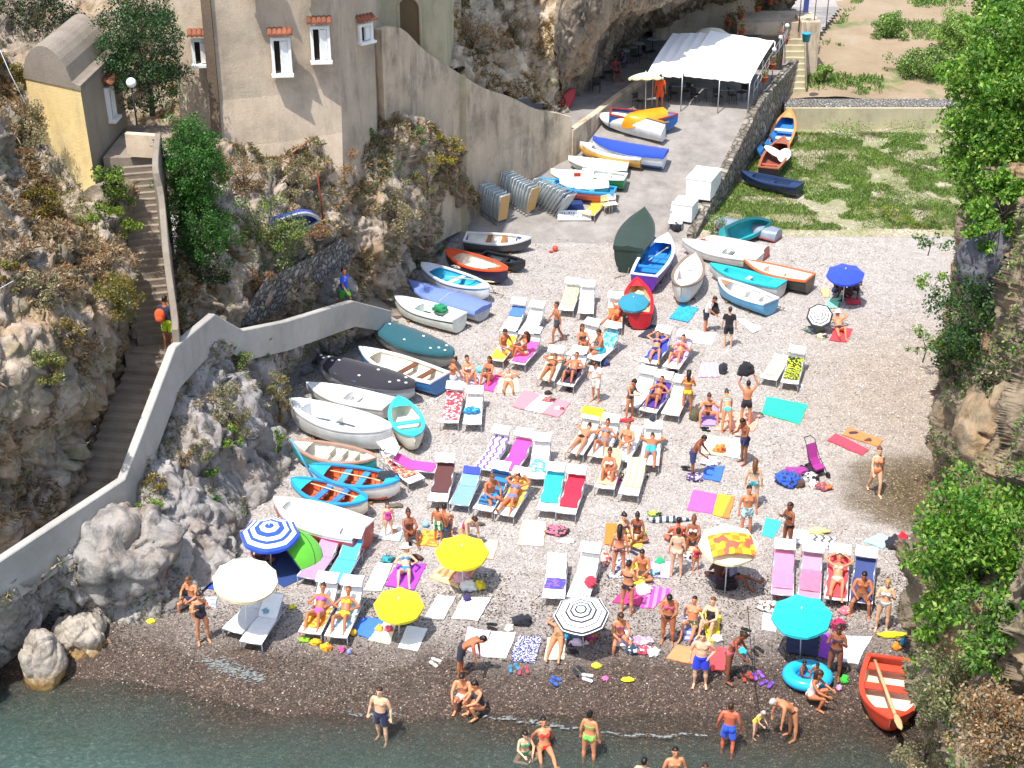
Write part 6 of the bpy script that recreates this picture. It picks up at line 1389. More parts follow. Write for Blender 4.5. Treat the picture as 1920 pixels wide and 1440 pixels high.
onl(21,'prone','t',[('brief','#1c1418')],'bb','woman face down, head under the lime hood',y=.85,female=True)
onl(22,'rknee','m',[B('#7a8090')],'bk','woman with bent knees under a white lounger hood',y=.85)
onl(23,'knees','t',[('trunks','#eee8ea')],'sn','man leaning forward on the third lounger of the row',y=.95)
onl(24,'prone','m',[('trunks','#38a8dc')],'sb','person in blue trunks lying face down',y=.85)
onl(28,'knees','m',[B('#f0ecec')],'bb','woman in white bikini and sunglasses sitting upright',y=.85)
onl(32,'edge','m',[('trunks','#2a90d0')],'sn','man in blue trunks sitting side-on with a phone',y=.75,drz=50)
onl(33,'rarms','m',[B('#6a7ab0')],'bb','woman in blue bikini lying on the orange towel',y=.85)
onl(42,'rknee','m',[B('#b05ac8')],'bb','woman in purple bikini reclining near the waterline',y=.82)
onl(43,'rknee','m',[B('#f0d820')],'sn','woman in yellow bikini top reclining near the waterline',y=.85)
onl(48,'rarms','t',[B('#e0b0a0')],'sn','woman lying on the red-towelled lounger of the four',y=.8)
onl(49,'edge','m',[('trunks','#7a5038')],'sk','man with clasped hands sitting on the navy lounger',y=.25)
# on the steps and paths, and the waiter
a=P(318,655,4.75); person(0,0,'phone',160,'m',[('shirt','#2a3048'),('shorts','#c8e030')],'sk','man with orange rucksack and lime shorts on the steps',at=a)
mb=MB(); mb.ball((0,0,0),(.17,.12,.24),12); mb.ball((0,-.09,-.08),(.12,.05,.12),10); o=mb.build('backpack',cloth('#e05a28')); o.location=a+Vector((-.12,-.22,1.25)); tag(o,'orange rucksack on the back of the man on the steps','backpack')
a=P(640,592,1.9)+Vector((0,.9,-.2)); person(0,0,'walk',60,'m',[('shirt','#1f5ae0'),('shorts','#3ac040')],'sk','man in bright blue shirt walking behind the parapet',at=a)
a=P(1236,204,2.9); person(0,0,'stand',180,'m',[('shirt','#f05a20'),('shorts','#f05a20')],'sb','waiter in orange beside the cream parasol on the slipway',at=a)
for i,(px,py) in enumerate(((1150,152),(1168,140))):
    person(0,0,'edge',(30,-60)[i],'d',[('shirt',('#7a3040','#30406a')[i]),('shorts','#2a2a30')],'sk','cafe guest in a %s shirt seated in the shade of the rock'%('maroon','blue')[i],at=P(px,py,3.07),seat=.45)
# ring with two children
def ring_(c,Rr,r,mat,name,label,cat_,sx=1.,flat=1.):
    mb=MB(); n=28; rg=[]
    for i in range(n+1):
        a=2*pi*i/n; rg.append([( (Rr+r*math.cos(b))*math.cos(a)*sx,(Rr+r*math.cos(b))*math.sin(a),r*flat*math.sin(b)+r*flat) for b in [2*pi*k/12 for k in range(12)]])
    mb.loft(rg,0,True); o=mb.build(name,mat); o.location=c; return tag(o,label,cat_)
c=G(1513,1276); ring_(c,.42,.17,plain('#2ab4ea',.2),'swim_ring','sky blue inflatable boat-ring with two small children','swim ring',1.15)
mb=MB(); mb.ball((0,0,.1),(.46,.36,.06),14); o=mb.build('ring_floor',plain('#1f98cc',.3)); o.location=c; tag(o,'blue floor sheet inside the inflatable ring','swim ring')
person(1502,1272,'cross',60,'d',[('trunks','#2a3a8a')],'sk','left one of two small children in the blue ring',s=.6)
person(1531,1276,'cross',-40,'d',[('trunks','#3a3a8a')],'sk','right one of two small children in the blue ring',s=.6)
# turn the raw bodies into single continuous skins
dg=bpy.context.evaluated_depsgraph_get(); dg.update()
for ob,mats,feats in _RAW:
    me=bpy.data.meshes.new_from_object(ob.evaluated_get(dg)); me.name=ob.name.split('.')[0]
    me.materials.clear()
    for m in mats: me.materials.append(m)
    ob.modifiers.clear(); ob.data=me
    me.polygons.foreach_set('use_smooth',np.ones(len(me.polygons),dtype=bool))
    mi=np.zeros(len(me.polygons),dtype=np.int32)
    if feats:
        co=np.empty(len(me.polygons)*3,dtype=np.float32); me.polygons.foreach_get('center',co); co=co.reshape(-1,3)
        for p,r,k in feats: mi[np.linalg.norm(co-np.array(p),axis=1)<r]=k
    me.polygons.foreach_set('material_index',mi)
# ============================================================ vegetation
def leafquads(c,size,rg,droop=.2,n0=None,asp=.5):
    """c (N,3) centres -> rhombic folded leaves, random directions"""
    N=len(c); a=rg.normal(size=(N,3)); a[:,2]-=droop
    if n0 is not None: a+=n0*.6
    a/=np.linalg.norm(a,axis=1)[:,None]; b=rg.normal(size=(N,3)); b-=a*(a*b).sum(1)[:,None]; b/=np.linalg.norm(b,axis=1)[:,None]
    s=(size*rg.uniform(.6,1.35,N))[:,None]; nn=np.cross(a,b)
    v=np.stack([c-a*s*.5,c+b*s*.5*asp+nn*s*.08,c+a*s*.5,c-b*s*.5*asp+nn*s*.08],1).reshape(-1,3)
    f=np.arange(N*4).reshape(N,4); return v,f
def crown_pts(c,r,n,rg,clumps=None,tight=.33):
    r=np.array(r); k=clumps or max(8,int(n/140)); d=rg.normal(size=(k,3)); d/=np.linalg.norm(d,axis=1)[:,None]
    rad=rg.uniform(.45,.98,k)**.7; cc=d*rad[:,None]*r*(1+.22*rg.normal(size=(k,1)))
    w_=rg.uniform(.5,1.5,k); idx=rg.choice(k,n,p=w_/w_.sum()); e=rg.normal(size=(n,3)); e/=np.linalg.norm(e,axis=1)[:,None]; e*=rg.uniform(0,1,(n,1))**.45
    p=cc[idx]+e*np.mean(r)*tight*w_[idx][:,None]**.5*np.array([1,1,.8]); return p+np.array(tuple(c)),cc+np.array(tuple(c))
def bush(name,c,r,n,leaf,mat,label,cat_='bush',trunk=None,seed=1,group=None,asp=.5,droop=.15,tight=.33,mat2=None,frac=.0):
    rg=np.random.default_rng(seed); p,cc=crown_pts(c,r,n,rg,tight=tight); base=Vector(c)+Vector((0,.2*r[1],-r[2]*1.05)) if trunk is None else Vector(trunk)
    o=empty(name,base,0,label,cat_,group)
    v,f=leafquads(p,leaf,rg,droop,asp=asp); v=v-np.array(tuple(base)); mi=(rg.uniform(size=len(f))<frac).astype(int) if mat2 else None
    npmesh('crown',v,f,[mat,mat2] if mat2 else mat,o,smoothf=False,mi=mi)
    mb=MB(); ctr=Vector(c)-base; R0=max(.02,min(.16,r[2]*.055)); 
    mb.tube([(0,0,-.25),tuple(ctr*.35+Vector((.05,.03,0))),tuple(ctr*.8)],[R0,R0*.75,R0*.45],7)
    for q in cc[:min(14,len(cc))]:
        t=Vector(q.tolist())-base; a=ctr*random.uniform(.3,.75); mb.tube([tuple(a),tuple(a.lerp(t,.5)+Vector((0,0,.05))),tuple(t)],[R0*.45,R0*.3,R0*.12],5)
    mb.build('trunk' if cat_=='tree' else 'stem',m_bark,o); return o
t_=NT('bark'); m_bark=t_.fin(t_.ramp(t_.noise(8,5,.7,t_.scale(t_.obj(),1,1,.3)),[(.35,(.07,.05,.035)),(.65,(.22,.17,.12))]),.9,t_.bump(t_.noise(14,4),.02,.8))
L_=LEAF
def px(s,Y): return Y/(CP)*s/F*1.0
def at(pxx,pyy,rx_,rz_,Y=None,z=None,push=1.2):
    """crown centre behind the surface hit by that line of sight, radii from picture size"""
    if Y is None and z is None: h=HIT(pxx,pyy); c=h+Vector((0,-.05,.05))
    elif z is not None: c=P(pxx,pyy,z)
    else: c=D(pxx,pyy,Y)
    h=HIT(pxx,pyy); d=ray(pxx,pyy).normalized()
    if (h-CAM).length<(c-CAM).length+.1: c=h
    k=(c-CAM).dot(Vector((0,CP,-SP)))/F; c=c-d*min(.55*k*(rx_+rz_)*.5,push); return c,(rx_*k,(rx_+rz_)*.45*k,rz_*k*1.05)
# big trees on the right
c,r=at(1885,205,108,205,z=12.6); bush('broadleaf_tree',c,r,27000,.16,L_['big'],'large bright green broadleaf tree filling the top right corner','tree',seed=5,mat2=L_['big2'],frac=.3,asp=.48,tight=.24)
c,r=at(1900,20,75,90,z=15); bush('broadleaf_tree',c,r,3600,.15,L_['big2'],'darker crown behind the large tree in the top right corner','tree',seed=6,tight=.3)
c,r=at(1865,1010,140,150,z=7.6); bush('leafy_shrub',c,r,10500,.125,L_['big2'],'dense glossy green shrub on the right cliff above the orange-red boat','shrub',seed=7,mat2=L_['big'],frac=.45,tight=.26)
c,r=at(1770,1135,55,80,z=5.6); bush('leafy_shrub',c,r,2400,.115,L_['big'],'bright green shrub hanging over the navy lounger on the right','shrub',seed=8,tight=.3)
c,r=at(1885,1190,95,85,z=7.2); bush('leafy_shrub',c,r,4200,.12,L_['big2'],'dark green shrub under the glossy one on the right','shrub',seed=9,tight=.3,mat2=L_['olive'],frac=.3)
c,r=at(1785,1285,80,70,z=5.); bush('creeper',c,r,4300,.085,L_['olive'],'olive creeper with dry stems beside the bow of the orange-red boat','creeper',seed=10,mat2=L_['dry'],frac=.35)
c,r=at(1870,1370,90,90,z=6.2); bush('creeper',c,r,4600,.085,L_['dry'],'dry brown creeper in the bottom right corner','creeper',seed=11,mat2=L_['rust'],frac=.4)
c,r=at(1740,1400,55,60,z=2.6); bush('creeper',c,r,2600,.07,L_['dry'],'pale dry creeper reaching the water at the lower right','creeper',seed=12,mat2=L_['olive'],frac=.3)
c,r=at(1845,620,85,110,z=7.4); bush('dark_shrub',c,r,8500,.10,L_['dark'],'dark green shrub below the jutting rock on the right','shrub',seed=13,mat2=L_['bright'],frac=.3)
c,r=at(1795,670,50,62,z=6.4); bush('dark_shrub',c,r,2300,.09,L_['bright'],'mid green shrub hanging over the right side of the beach','shrub',seed=14,mat2=L_['rust'],frac=.12)
c,r=at(1752,532,38,22,z=6.8); bush('overhanging_twigs',c,r,330,.11,L_['big'],'thin leafy branch reaching left over the shingle, upper one','branch',seed=15,tight=.4)
c,r=at(1737,642,34,26,z=6.0); bush('overhanging_twigs',c,r,300,.10,L_['big'],'thin leafy branch reaching left over the shingle, lower one','branch',seed=16,tight=.4)
c,r=at(1745,452,36,16,z=6.); bush('overhanging_twigs',c,r,210,.12,L_['bright'],'light green sprig against the edge of the river bed','branch',seed=17,tight=.45)
c,r=at(1868,745,60,70,z=8.); bush('dark_shrub',c,r,2800,.10,L_['dark'],'olive-dark shrub above the ochre rock on the right','shrub',seed=18,mat2=L_['dry'],frac=.3)
c,r=at(1885,385,78,62,z=10.5); bush('leafy_shrub',c,r,4200,.14,L_['big2'],'shaded green foliage just above the dark jutting rock','shrub',seed=19,mat2=L_['big'],frac=.4,tight=.3)
# left trees
c,r=at(268,92,74,108,Y=50,push=0); bush('evergreen_tree',c,r,17000,.10,L_['dark'],'dark green tree between the yellow house and the tall house','tree',seed=21,tight=.26,mat2=L_['bright'],frac=.12)
c,r=at(360,318,56,92,Y=46.5); bush('evergreen_tree',c,r,19000,.085,L_['bright'],'bright green tree right of the upper steps, upper crown','tree',seed=22,tight=.26)
c,r=at(375,430,62,60,Y=45.5); bush('evergreen_tree',c,r,11000,.08,L_['bright'],'lower green tree crown beside the shaded steps','tree',seed=23,tight=.3,mat2=L_['dark'],frac=.2)
c,r=at(214,350,42,58,Y=44.6); bush('citrus_shrub',c,r,1500,.12,L_['citrus'],'lime green broad-leaved shrub in front of the yellow house','shrub',seed=24,tight=.36,mat2=L_['dark'],frac=.3)
c,r=at(212,420,46,36,Y=43.8); bush('citrus_shrub',c,r,1500,.09,L_['citrus'],'yellow-green shrub beside the top of the shaded steps','shrub',seed=25)
i=30
for (x,y,a,b,m,m2,lb) in (
 (80,390,52,42,'ochre','darkveg','ochre bush below the yellow house'),
 (15,135,38,50,'ochre','dark','ochre bush at the left edge beside the vaulted roof'),
 (215,560,52,48,'ochre','olive','big golden bush left of the shaded steps'),
 (130,625,36,30,'ochre','dry','small golden bush left of the lower steps'),
 (95,690,38,40,'olive','ochre','olive bush on the left hillside'),
 (20,505,32,26,'ochre','olive','ochre bush at the left edge, halfway up'),
 (70,545,46,34,'dry','olive','dry bush in the middle of the left hillside'),
 (50,250,40,60,'dry','olive','dry grassy bush left of the yellow house'),
 (190,505,40,36,'dry','rust','rust-coloured dry bush above the golden one'),
 (500,420,62,58,'olive','citrus','olive bush with yellow leaves next to the upturned blue boat'),
 (455,330,40,46,'dry','rust','dry orange bush under the tall house'),
 (540,330,42,36,'dry','olive','dry bush under the right windows of the tall house'),
 (475,520,44,26,'rust','dry','rust-coloured scrub above the dark cobbles'),
 (590,440,34,26,'rust','dry','orange dry grass right of the upturned blue boat'),
 (400,500,44,40,'darkveg','dark','dark bush beneath the bright green tree'),
 (725,215,28,32,'bright','yellowf','green bush growing on the curved wall'),
 (695,258,22,18,'bright','citrus','small green bush left of the wall bush'),
 (770,255,26,24,'olive','bright','grey-green bush at the foot of the curved wall'),
 (836,292,28,34,'ochre','yellowf','yellowish bush against the buttress'),
 (650,300,38,30,'rust','dry','orange dry scrub on the rock below the wall bush'),
 (740,385,46,40,'dry','olive','brown scrub on the rock above the first boats'),
 (800,330,30,34,'olive','rust','mixed green and red scrub near the buttress'),
 (826,476,12,16,'bright','grass','bright green tuft behind the orange-rimmed boat'),
 (368,655,44,34,'bright','darkveg','green bush hanging over the zigzag parapet'),
 (440,672,42,28,'olive','citrus','green and yellow scrub under the zigzag parapet'),
 (492,652,24,18,'bright','dark','dark green tuft under the dip of the parapet'),
 (608,660,34,18,'olive','bright','grey-green bush above the tarped boats'),
 (350,735,48,34,'dry','dry','pale dry scrub on the grey cliff'),
 (430,770,40,50,'dry','olive','brown-green scrub halfway down the grey cliff'),
 (520,740,26,44,'olive','rust','green and orange scrub above the white boats'),
 (372,850,26,28,'olive','dry','grey-green tuft on the grey cliff'),
 (432,820,28,20,'citrus','grass','yellow-green patch on the grey cliff'),
 (520,835,12,32,'citrus','bright','narrow green creeper by the propped oar'),
 (395,905,22,34,'bright','citrus','green tufts in a crack of the grey cliff'),
 (285,960,36,18,'grass','citrus','pale green tuft on top of the folded cliff'),
 (222,995,18,16,'citrus','grass','small yellow-green plant above the huge boulder'),
 (290,905,32,18,'ochre','dry','ochre tuft beside the masonry footing'),
 (340,860,26,16,'dry','rust','rusty tuft beside the masonry footing'),
 (60,30,90,60,'darkveg','dark','dark shaded trees in the top left corner'),
 (150,85,60,50,'darkveg','dark','dark shaded bush behind the vaulted roof'),
 (885,60,46,46,'dry','rust','dry orange scrub on the tan rock, centre top'),
 (830,30,16,20,'bright','olive','small green bush by the archway building'),
 (960,55,40,40,'dry','ochre','dry scrub on the sunlit rock at the top'),
 (1025,155,14,14,'citrus','grass','green tuft hanging under the dark overhang'),
 (1735,118,66,36,'bright','dark','dense green bush on the dry river bed'),
 (1665,45,36,38,'grass','bright','patchy green weeds at the top of the river bed'),
 (1800,60,50,60,'bright','grass','tall green growth beside the big tree'),
 (1545,140,20,28,'bright','grass','green bush beside the garden steps'),
 (1640,250,100,14,'grass','bright','green weeds under the low weir'),
 (1345,425,32,20,'bright','grass','green bush at the foot of the stone wall by the grey boats'),
 (1655,400,32,16,'citrus','yellowf','yellow-flowering plant among the weeds, left'),
 (1722,415,30,18,'citrus','yellowf','yellow-flowering plant among the weeds, right')):
    if x>1500 or x==1345: g=G(x,y+b*.6); k=(g-CAM).length/F; c=g+Vector((0,0,b*k*.8)); r=(a*k,a*k*.8,b*k)
    else: c,r=at(x,y,a,b)
    i+=1; lf=.055+.0006*(a+b)*.5; n=int(min(5200,max(350,a*b*1.35)))
    if x>1500 and y<200: n=int(n*3); lf=.13; r=(r[0],r[1],r[2]*.6); c=c-Vector((0,0,r[2]*.5)); m='grass' if m=='bright' else m
    bush('bush' if m not in('dry','rust') else 'dry_scrub',c,(r[0],r[1]*.8,r[2]),n,lf,L_[m],lb,'bush',seed=i,mat2=L_[m2],frac=.35,tight=.34)
# ground cover scattered over the rock faces and the river bed: stuff
def blades(name,P_,N_,size,mats,label,rg,up=.8,wd=.12):
    n=len(P_); d=rg.normal(size=(n,3))*.5+N_*.5; d[:,2]+=up; d/=np.linalg.norm(d,axis=1)[:,None]; b=np.cross(d,rg.normal(size=(n,3))); b/=np.linalg.norm(b,axis=1)[:,None]
    s=(size*rg.uniform(.5,1.5,n))[:,None]; sag=np.array([0,0,-.25])
    v=np.stack([P_-b*s*wd*.5,P_+b*s*wd*.5,P_+d*s*.6+b*s*wd*.3,P_+d*s+sag*s],1).reshape(-1,3); f=np.arange(n*4).reshape(n,4)
    o=npmesh(name,v,f,mats,None,False,rg.integers(0,len(mats),n) if len(mats)>1 else None); return tag(o,label,None,None,'stuff')
def scat(i,n,mask,rg):
    p,f=PATCH[i]; q=rg.integers(0,len(f),n*5); a=p[f[q,0]];b=p[f[q,1]];c=p[f[q,3]]; u=rg.uniform(size=(len(q),2)); pt=a+(b-a)*u[:,:1]+(c-a)*u[:,1:]
    nn=np.cross(b-a,c-a); nn/=np.linalg.norm(nn,axis=1)[:,None]+1e-9; nn*=np.where((nn@np.array([0,-.7,.5]))<0,-1,1)[:,None]
    k=mask(pt,nn); return pt[k][:n],nn[k][:n]
rg=np.random.default_rng(77)
msk=lambda t,fr=.5,mz=.15: (lambda p,n:(fbm(p*fr,3)>t)&(n[:,2]>mz))
for idx,n,t,lb,mt,sz in ((1,30000,.06,'dry grass and scrub tangled over the left hillside',('dry','dry','dry','rust'),.20),(2,26000,.03,'dry grass and scrub over the slope below the tall house',('dry','olive','rust','dry'),.19),(0,9000,.12,'dry tufts in the cracks of the grey cliff',('dry','olive'),.15),(3,16000,.05,'dry scrub on the tan rock above the curved wall',('dry','rust','ochre'),.2)):
    p,nn=scat(idx,n,msk(t),rg); blades('dry_grass',p,nn,sz,[L_[m] for m in mt],lb,rg,.35,.16)
p,nn=scat(5,30000,lambda p,n:(fbm(p*.45,3)>.02)&(p[:,2]>2.2),rg); v,f=leafquads(p+nn*.12,.10,rg,.3,nn); tag(npmesh('creeping_foliage',v,f,[L_['big2'],L_['olive'],L_['dry']],None,False,rg.choice([0,0,1,2],len(f))),'leaves creeping over the right cliff',None,None,'stuff')
p,nn=scat(1,9000,lambda p,n:(fbm(p*.5+9,3)>.15),rg); v,f=leafquads(p+nn*.06,.07,rg,.1,nn); tag(npmesh('creeping_foliage',v,f,[L_['olive'],L_['ochre']],None,False,rg.integers(0,2,len(f))),'small leaves creeping over the left hillside',None,None,'stuff')
p,nn=scat(2,12000,lambda p,n:(fbm(p*.5+4,3)>.12),rg); v,f=leafquads(p+nn*.06,.07,rg,.1,nn); tag(npmesh('creeping_foliage',v,f,[L_['olive'],L_['citrus'],L_['bright']],None,False,rg.integers(0,3,len(f))),'small leaves creeping over the slope below the house',None,None,'stuff')
def field(x0,x1,y0,y1,n,th,fr,size,mats,label,name='weeds',seed=3,keep=None):
    rg=np.random.default_rng(seed); p=np.stack([rg.uniform(x0,x1,n),rg.uniform(y0,y1,n),np.zeros(n)],1); k=(fbm(p*fr+seed,4)>th)&(p[:,0]>rx(p[:,1])+.3)
    if keep: k&=keep(p)
    p=p[k]; p[:,2]=[gz(a,b)-.02 for a,b,_ in p]; blades(name,p,np.tile([0,0,1.],(len(p),1)),size,mats,label,rg,.9,.14)
field(8,24,63.2,77,170000,-.08,.55,.17,[L_['grass'],L_['grass'],L_['citrus'],L_['bright']],'green weeds and grass patches on the river bed')
field(8,24,63.2,77,60000,-.1,.3,.16,[L_['dry'],L_['olive'],L_['grass']],'dry grass between the green weeds',seed=8)
field(13,30,80,104,60000,.17,.25,.3,[L_['bright'],L_['grass']],'green weeds on the sandy upper river bed',seed=5)
# loose stones
def stones(name,n,region,smin,smax,mat,label,seed):
    rg=np.random.default_rng(seed); x0,x1,y0,y1=region; c=np.stack([rg.uniform(x0,x1,n),rg.uniform(y0,y1,n)],1); q_=P(1735,925,0); c=c[np.hypot(c[:,0]-q_.x,c[:,1]-q_.y)>3.4]; n=len(c); z=np.array([gz(a,b) for a,b in c]); s=rg.uniform(smin,smax,n)**1
    base=np.array([(1,0,0),(-1,0,0),(0,1,0),(0,-1,0),(0,0,1),(0,0,-1)],float); f0=np.array([(0,2,4),(2,1,4),(1,3,4),(3,0,4),(2,0,5),(1,2,5),(3,1,5),(0,3,5)])
    v=base[None]*s[:,None,None]*np.stack([rg.uniform(.7,1.4,n),rg.uniform(.7,1.2,n),rg.uniform(.4,.7,n)],1)[:,None,:]; a=rg.uniform(0,6.3,n); ca,sa=np.cos(a)[:,None],np.sin(a)[:,None]
    v=np.stack([v[:,:,0]*ca-v[:,:,1]*sa,v[:,:,0]*sa+v[:,:,1]*ca,v[:,:,2]],2)+rg.normal(size=v.shape)*s[:,None,None]*.12; v+=np.stack([c[:,0],c[:,1],z+s*.15],1)[:,None,:]
    f=(f0[None]+6*np.arange(n)[:,None,None]).reshape(-1,3); tag(npmesh(name,v.reshape(-1,3),f,mat),label,None,None,'stuff')
t_=NT('pebble'); g_=t_.n('ShaderNodeNewGeometry'); m_peb=t_.fin(t_.ramp(g_.outputs['Random Per Island'],[(0,(.03,.02,.015)),(.5,(.085,.06,.043)),(.85,(.18,.135,.1)),(1,(.6,.52,.44))]),.75)
t_=NT('pale_pebble'); g_=t_.n('ShaderNodeNewGeometry'); m_peb2=t_.fin(t_.ramp(g_.outputs['Random Per Island'],[(0,(.2,.175,.155)),(.4,(.44,.40,.37)),(1,(.74,.70,.66))]),.8)
stones('pebbles',26000,(-13,13.5,29.6,35.5),.012,.034,m_peb,'loose pebbles scattered along the wet edge of the beach',1)
stones('pebbles',30000,(-8,17,35,62),.02,.045,m_peb2,'loose pale pebbles scattered over the dry shingle',2)
# ============================================================ cafe tent and slipway things
o=empty('marquee',G(1330,190),0,'white fabric marquee roof on thin metal posts at the top of the slipway','marquee')
f0,f1=D(1214,137,73.2),D(1408,151,72.6); b0,b1=D(1262,62,79.0),D(1452,76,78.4)
def quadgrid(a,b,c,d,n,m,fn): return [[(a*(1-i/n)+b*(i/n))*(1-j/m)+(d*(1-i/n)+c*(i/n))*(j/m)+Vector((0,0,fn(i/n,j/m))) for i in range(n+1)] for j in range(m+1)]
def tentroof(a,b,c,d,nm):
    mb=MB(); rg=quadgrid(a,b,c,d,24,16,lambda u,v:.12*math.sin(v*pi)-.03*abs(math.sin(u*pi*4))+.010*math.sin(u*19+v*7)); mb.loft(rg,0,False)
    mb.loft([[p-Vector((0,0,.03)) for p in r_][::-1] for r_ in rg],0,False)
    fr=rg[0]; mb.loft([[p-Vector((0,.02,.13+.012*math.sin(i*2.1))) for i,p in enumerate(fr)],fr],0,False); q=mb.build(nm,cloth('#f6f6f4'),o); q.location=-o.location
mid0=f0.lerp(f1,.34); midb=b0.lerp(b1,.36)
tentroof(f0,mid0+Vector((0,0,.05)),midb+Vector((0,0,.2)),b0,'canopy'); tentroof(mid0+Vector((.06,0,.12)),f1,b1,midb+Vector((.06,0,.28)),'canopy')
for p in (f0+Vector((.3,0,0)),mid0,f0.lerp(f1,.7),f1-Vector((.05,0,0)),b1+Vector((0,-.2,0)),f1.lerp(b1,.5)):
    zb=gz(p.x,p.y) if p.x<rx(p.y) else 3; mb=MB(); mb.tube([(p.x,p.y,zb),(p.x,p.y,p.z)],.03,6); q=mb.build('post',ALU,o); q.location=-o.location
c=D(1335,62,80.5); mb=MB(); rg=[]
for r_,z in ((1.15,-.45),(.95,-.05),(.6,.18),(.05,.3)): rg.append([c+Vector((r_*math.cos(a)*1.0,r_*math.sin(a)*.9,z)) for a in [2*pi*k/16 for k in range(16)]])
mb.loft(rg,0,True,False,True); tag(mb.build('awning',cloth('#efe8cf')),'round cream awning just behind the marquee','awning')
def table(p,label,col='#b8c4c8',r_=.33):
    o=empty('cafe_table',p,0,label,'table','small cafe tables'); mb=MB(); mb.loft([[(r_*math.cos(a),r_*math.sin(a),z) for a in [2*pi*k/18 for k in range(18)]] for z in (.70,.735)],0,True,True,True,False); mb.build('table_top',plain(col,.3,.2),o)
    mb=MB(); mb.tube([(0,0,.02),(0,0,.7)],.03); mb.build('pedestal',plain('#2a2c30',.5),o); mb=MB(); mb.loft([[(.22*math.cos(a),.22*math.sin(a),z) for a in [2*pi*k/12 for k in range(12)]] for z in (0,.03)],0,True,True,True,False); mb.build('base',plain('#2a2c30',.5),o)
for x,y,l in ((1107,160,'round café table nearest the red kayak, in the rock shade'),(1125,145,'round café table beside the two seated guests'),(1197,104,'round café table deepest in the rock shade'),(1170,118,'round café table in the middle of the shaded terrace'),(1223,96,'small café table close to the marquee corner')): table(P(x,y,3.07),l.replace('é','e'))
def chair(p,rz,col,label,grp='chairs at the cafe'):
    o=empty('chair',p,rz,label,'chair',grp); m=plain(col,.45)
    mb=MB(); mb.box((0,0,.44),(.42,.42,.03)); mb.build('seat',m,o); mb=MB(); mb.box((0,.21,.68),(.42,.03,.30)); mb.build('backrest',m,o)
    for x in(-.19,.19):
        for y in (-.19,.2): mb=MB(); mb.tube([(x,y,0),(x,y,.45 if y<0 else .72)],.014,5); mb.build('leg',ALU if col!='#26262c' else m,o)
for i,(x,y,rz) in enumerate(((1090,162,1.5),(1118,172,3),(1140,150,-1.4),(1190,120,.4),(1212,112,2),(1240,186,.3),(1262,190,1.2),(1288,186,-.5),(1302,192,2.4),(1345,196,.2),(1372,194,1.7),(1390,188,-.8),(1195,205,.7))):
    p=P(x,y,3.07) if x<1230 and y<180 else G(x,y); chair(p,rz,'#26262c','dark cafe chair '+('in the shade of the rock overhang' if i<5 else ('under the marquee' if i<12 else 'beside the cream slipway parasol')))
for x,y,l in ((1360,192,'square cafe table with papers under the front of the marquee'),(1310,188,'cafe table in the dark left part of the marquee'),(1270,184,'cafe table beside the waiter')):
    g=G(x,y); o=empty('cafe_table',g,0,l,'table','small cafe tables'); mb=MB(); mb.box((0,0,.73),(.8,.7,.04)); mb.build('table_top',plain('#5a6878',.3),o)
    for a in(-.36,.36):
        for b in(-.3,.3): mb=MB(); mb.tube([(a,b,0),(a,b,.72)],.016,5); mb.build('leg',plain('#2a2c30'),o)
mb=MB(); a=D(1225,165,79.5); mb.box((a.x+4.2,80.4,3.9),(6.0,.3,2.0)); tag(mb.build('bar_front',plain('#3a302a',.7)),'dark bar front at the back of the marquee','bar')
parasol((1211,200),(1211,146),1.85,1.75,'#f2ead0','cream parasol standing at the head of the slipway',val='#ead9a8',n=10,low=Vector((*D(1211,200,72.6).xy,2.75)))
# white boxes and folded things on the slipway
def crate(px_,py_,d,rz,col,label,name='storage_box',cat_='box',lid=True,z=None):
    g=G(px_,py_) if z is None else P(px_,py_,z); o=empty(name,g,rz,label,cat_); mb=MB(); mb.box((0,0,d[2]/2),d); b=mb.build('body',paint(col,.5,.2),o); md=b.modifiers.new('b','BEVEL'); md.width=.02; md.segments=2
    if lid: mb=MB(); mb.box((0,0,d[2]+.02),(d[0]+.04,d[1]+.04,.05)); mb.build('lid',paint('#f6f6f6',.45,.1),o)
    return o
crate(1318,362,(1.2,1.9,.95),-.38,'#f0f0ee','large white box on the slipway by the stone wall')
crate(1284,408,(.95,1.1,.8),-.38,'#ecece8','smaller white box nearer the beach by the stone wall')
lump(1268,432,.0,(.28,.24,.2),'#20222a','bag','black bag at the foot of the slipway lounger','bag',12)
crate(1036,385,(.42,.4,.42),.2,'#e8e4d8','lower white foam box beside the folded loungers',lid=False); crate(1036,385,(.40,.38,.4),.5,'#f0eee4','upper white foam box beside the folded loungers',lid=False).location.z+=.43
def motor(x,y,rz,label):
    g=G(x,y); o=empty('outboard_motor',g,rz,label,'outboard motor'); mb=MB(); mb.ball((0,0,.8),(.16,.26,.2),12); mb.build('cowling',plain('#23262c',.3),o); mb=MB(); mb.tube([(0,0,.7),(0,.02,.2),(0,.06,.02)],[.08,.06,.05],8); mb.build('shaft',plain('#2c2f36',.4),o)
    for k in range(3): a=2*pi*k/3; mb=MB(); mb.ball((.07*math.cos(a),.12,.06+.07*math.sin(a)),(.05,.012,.05),6); mb.build('blade',plain('#999999',.4,.5),o)
motor(1052,392,.3,'black outboard motor standing beside the blue-cased engine')
crate(1078,392,(.7,.5,.35),.1,'#27407a','dark blue case with red top behind the sign board',lid=False)
crate(1070,378,(.5,.4,.3),.2,'#b8402e','red crate behind the dark blue case',lid=False)
c=G(1075,375); mb=MB(); mb.tube([c,c+Vector((0,0,1.5))],.015); fl=mb.build('pole',ALU); tag(fl,'thin pole carrying a red flag by the cyan boat','flag pole'); mb=MB(); mb.box((c.x+.17,c.y,c.z+1.25),(.32,.015,.2),rx_=.1); tag(mb.build('flag',cloth('#e04428')),'small red flag on a thin pole beside the cyan boat','flag')
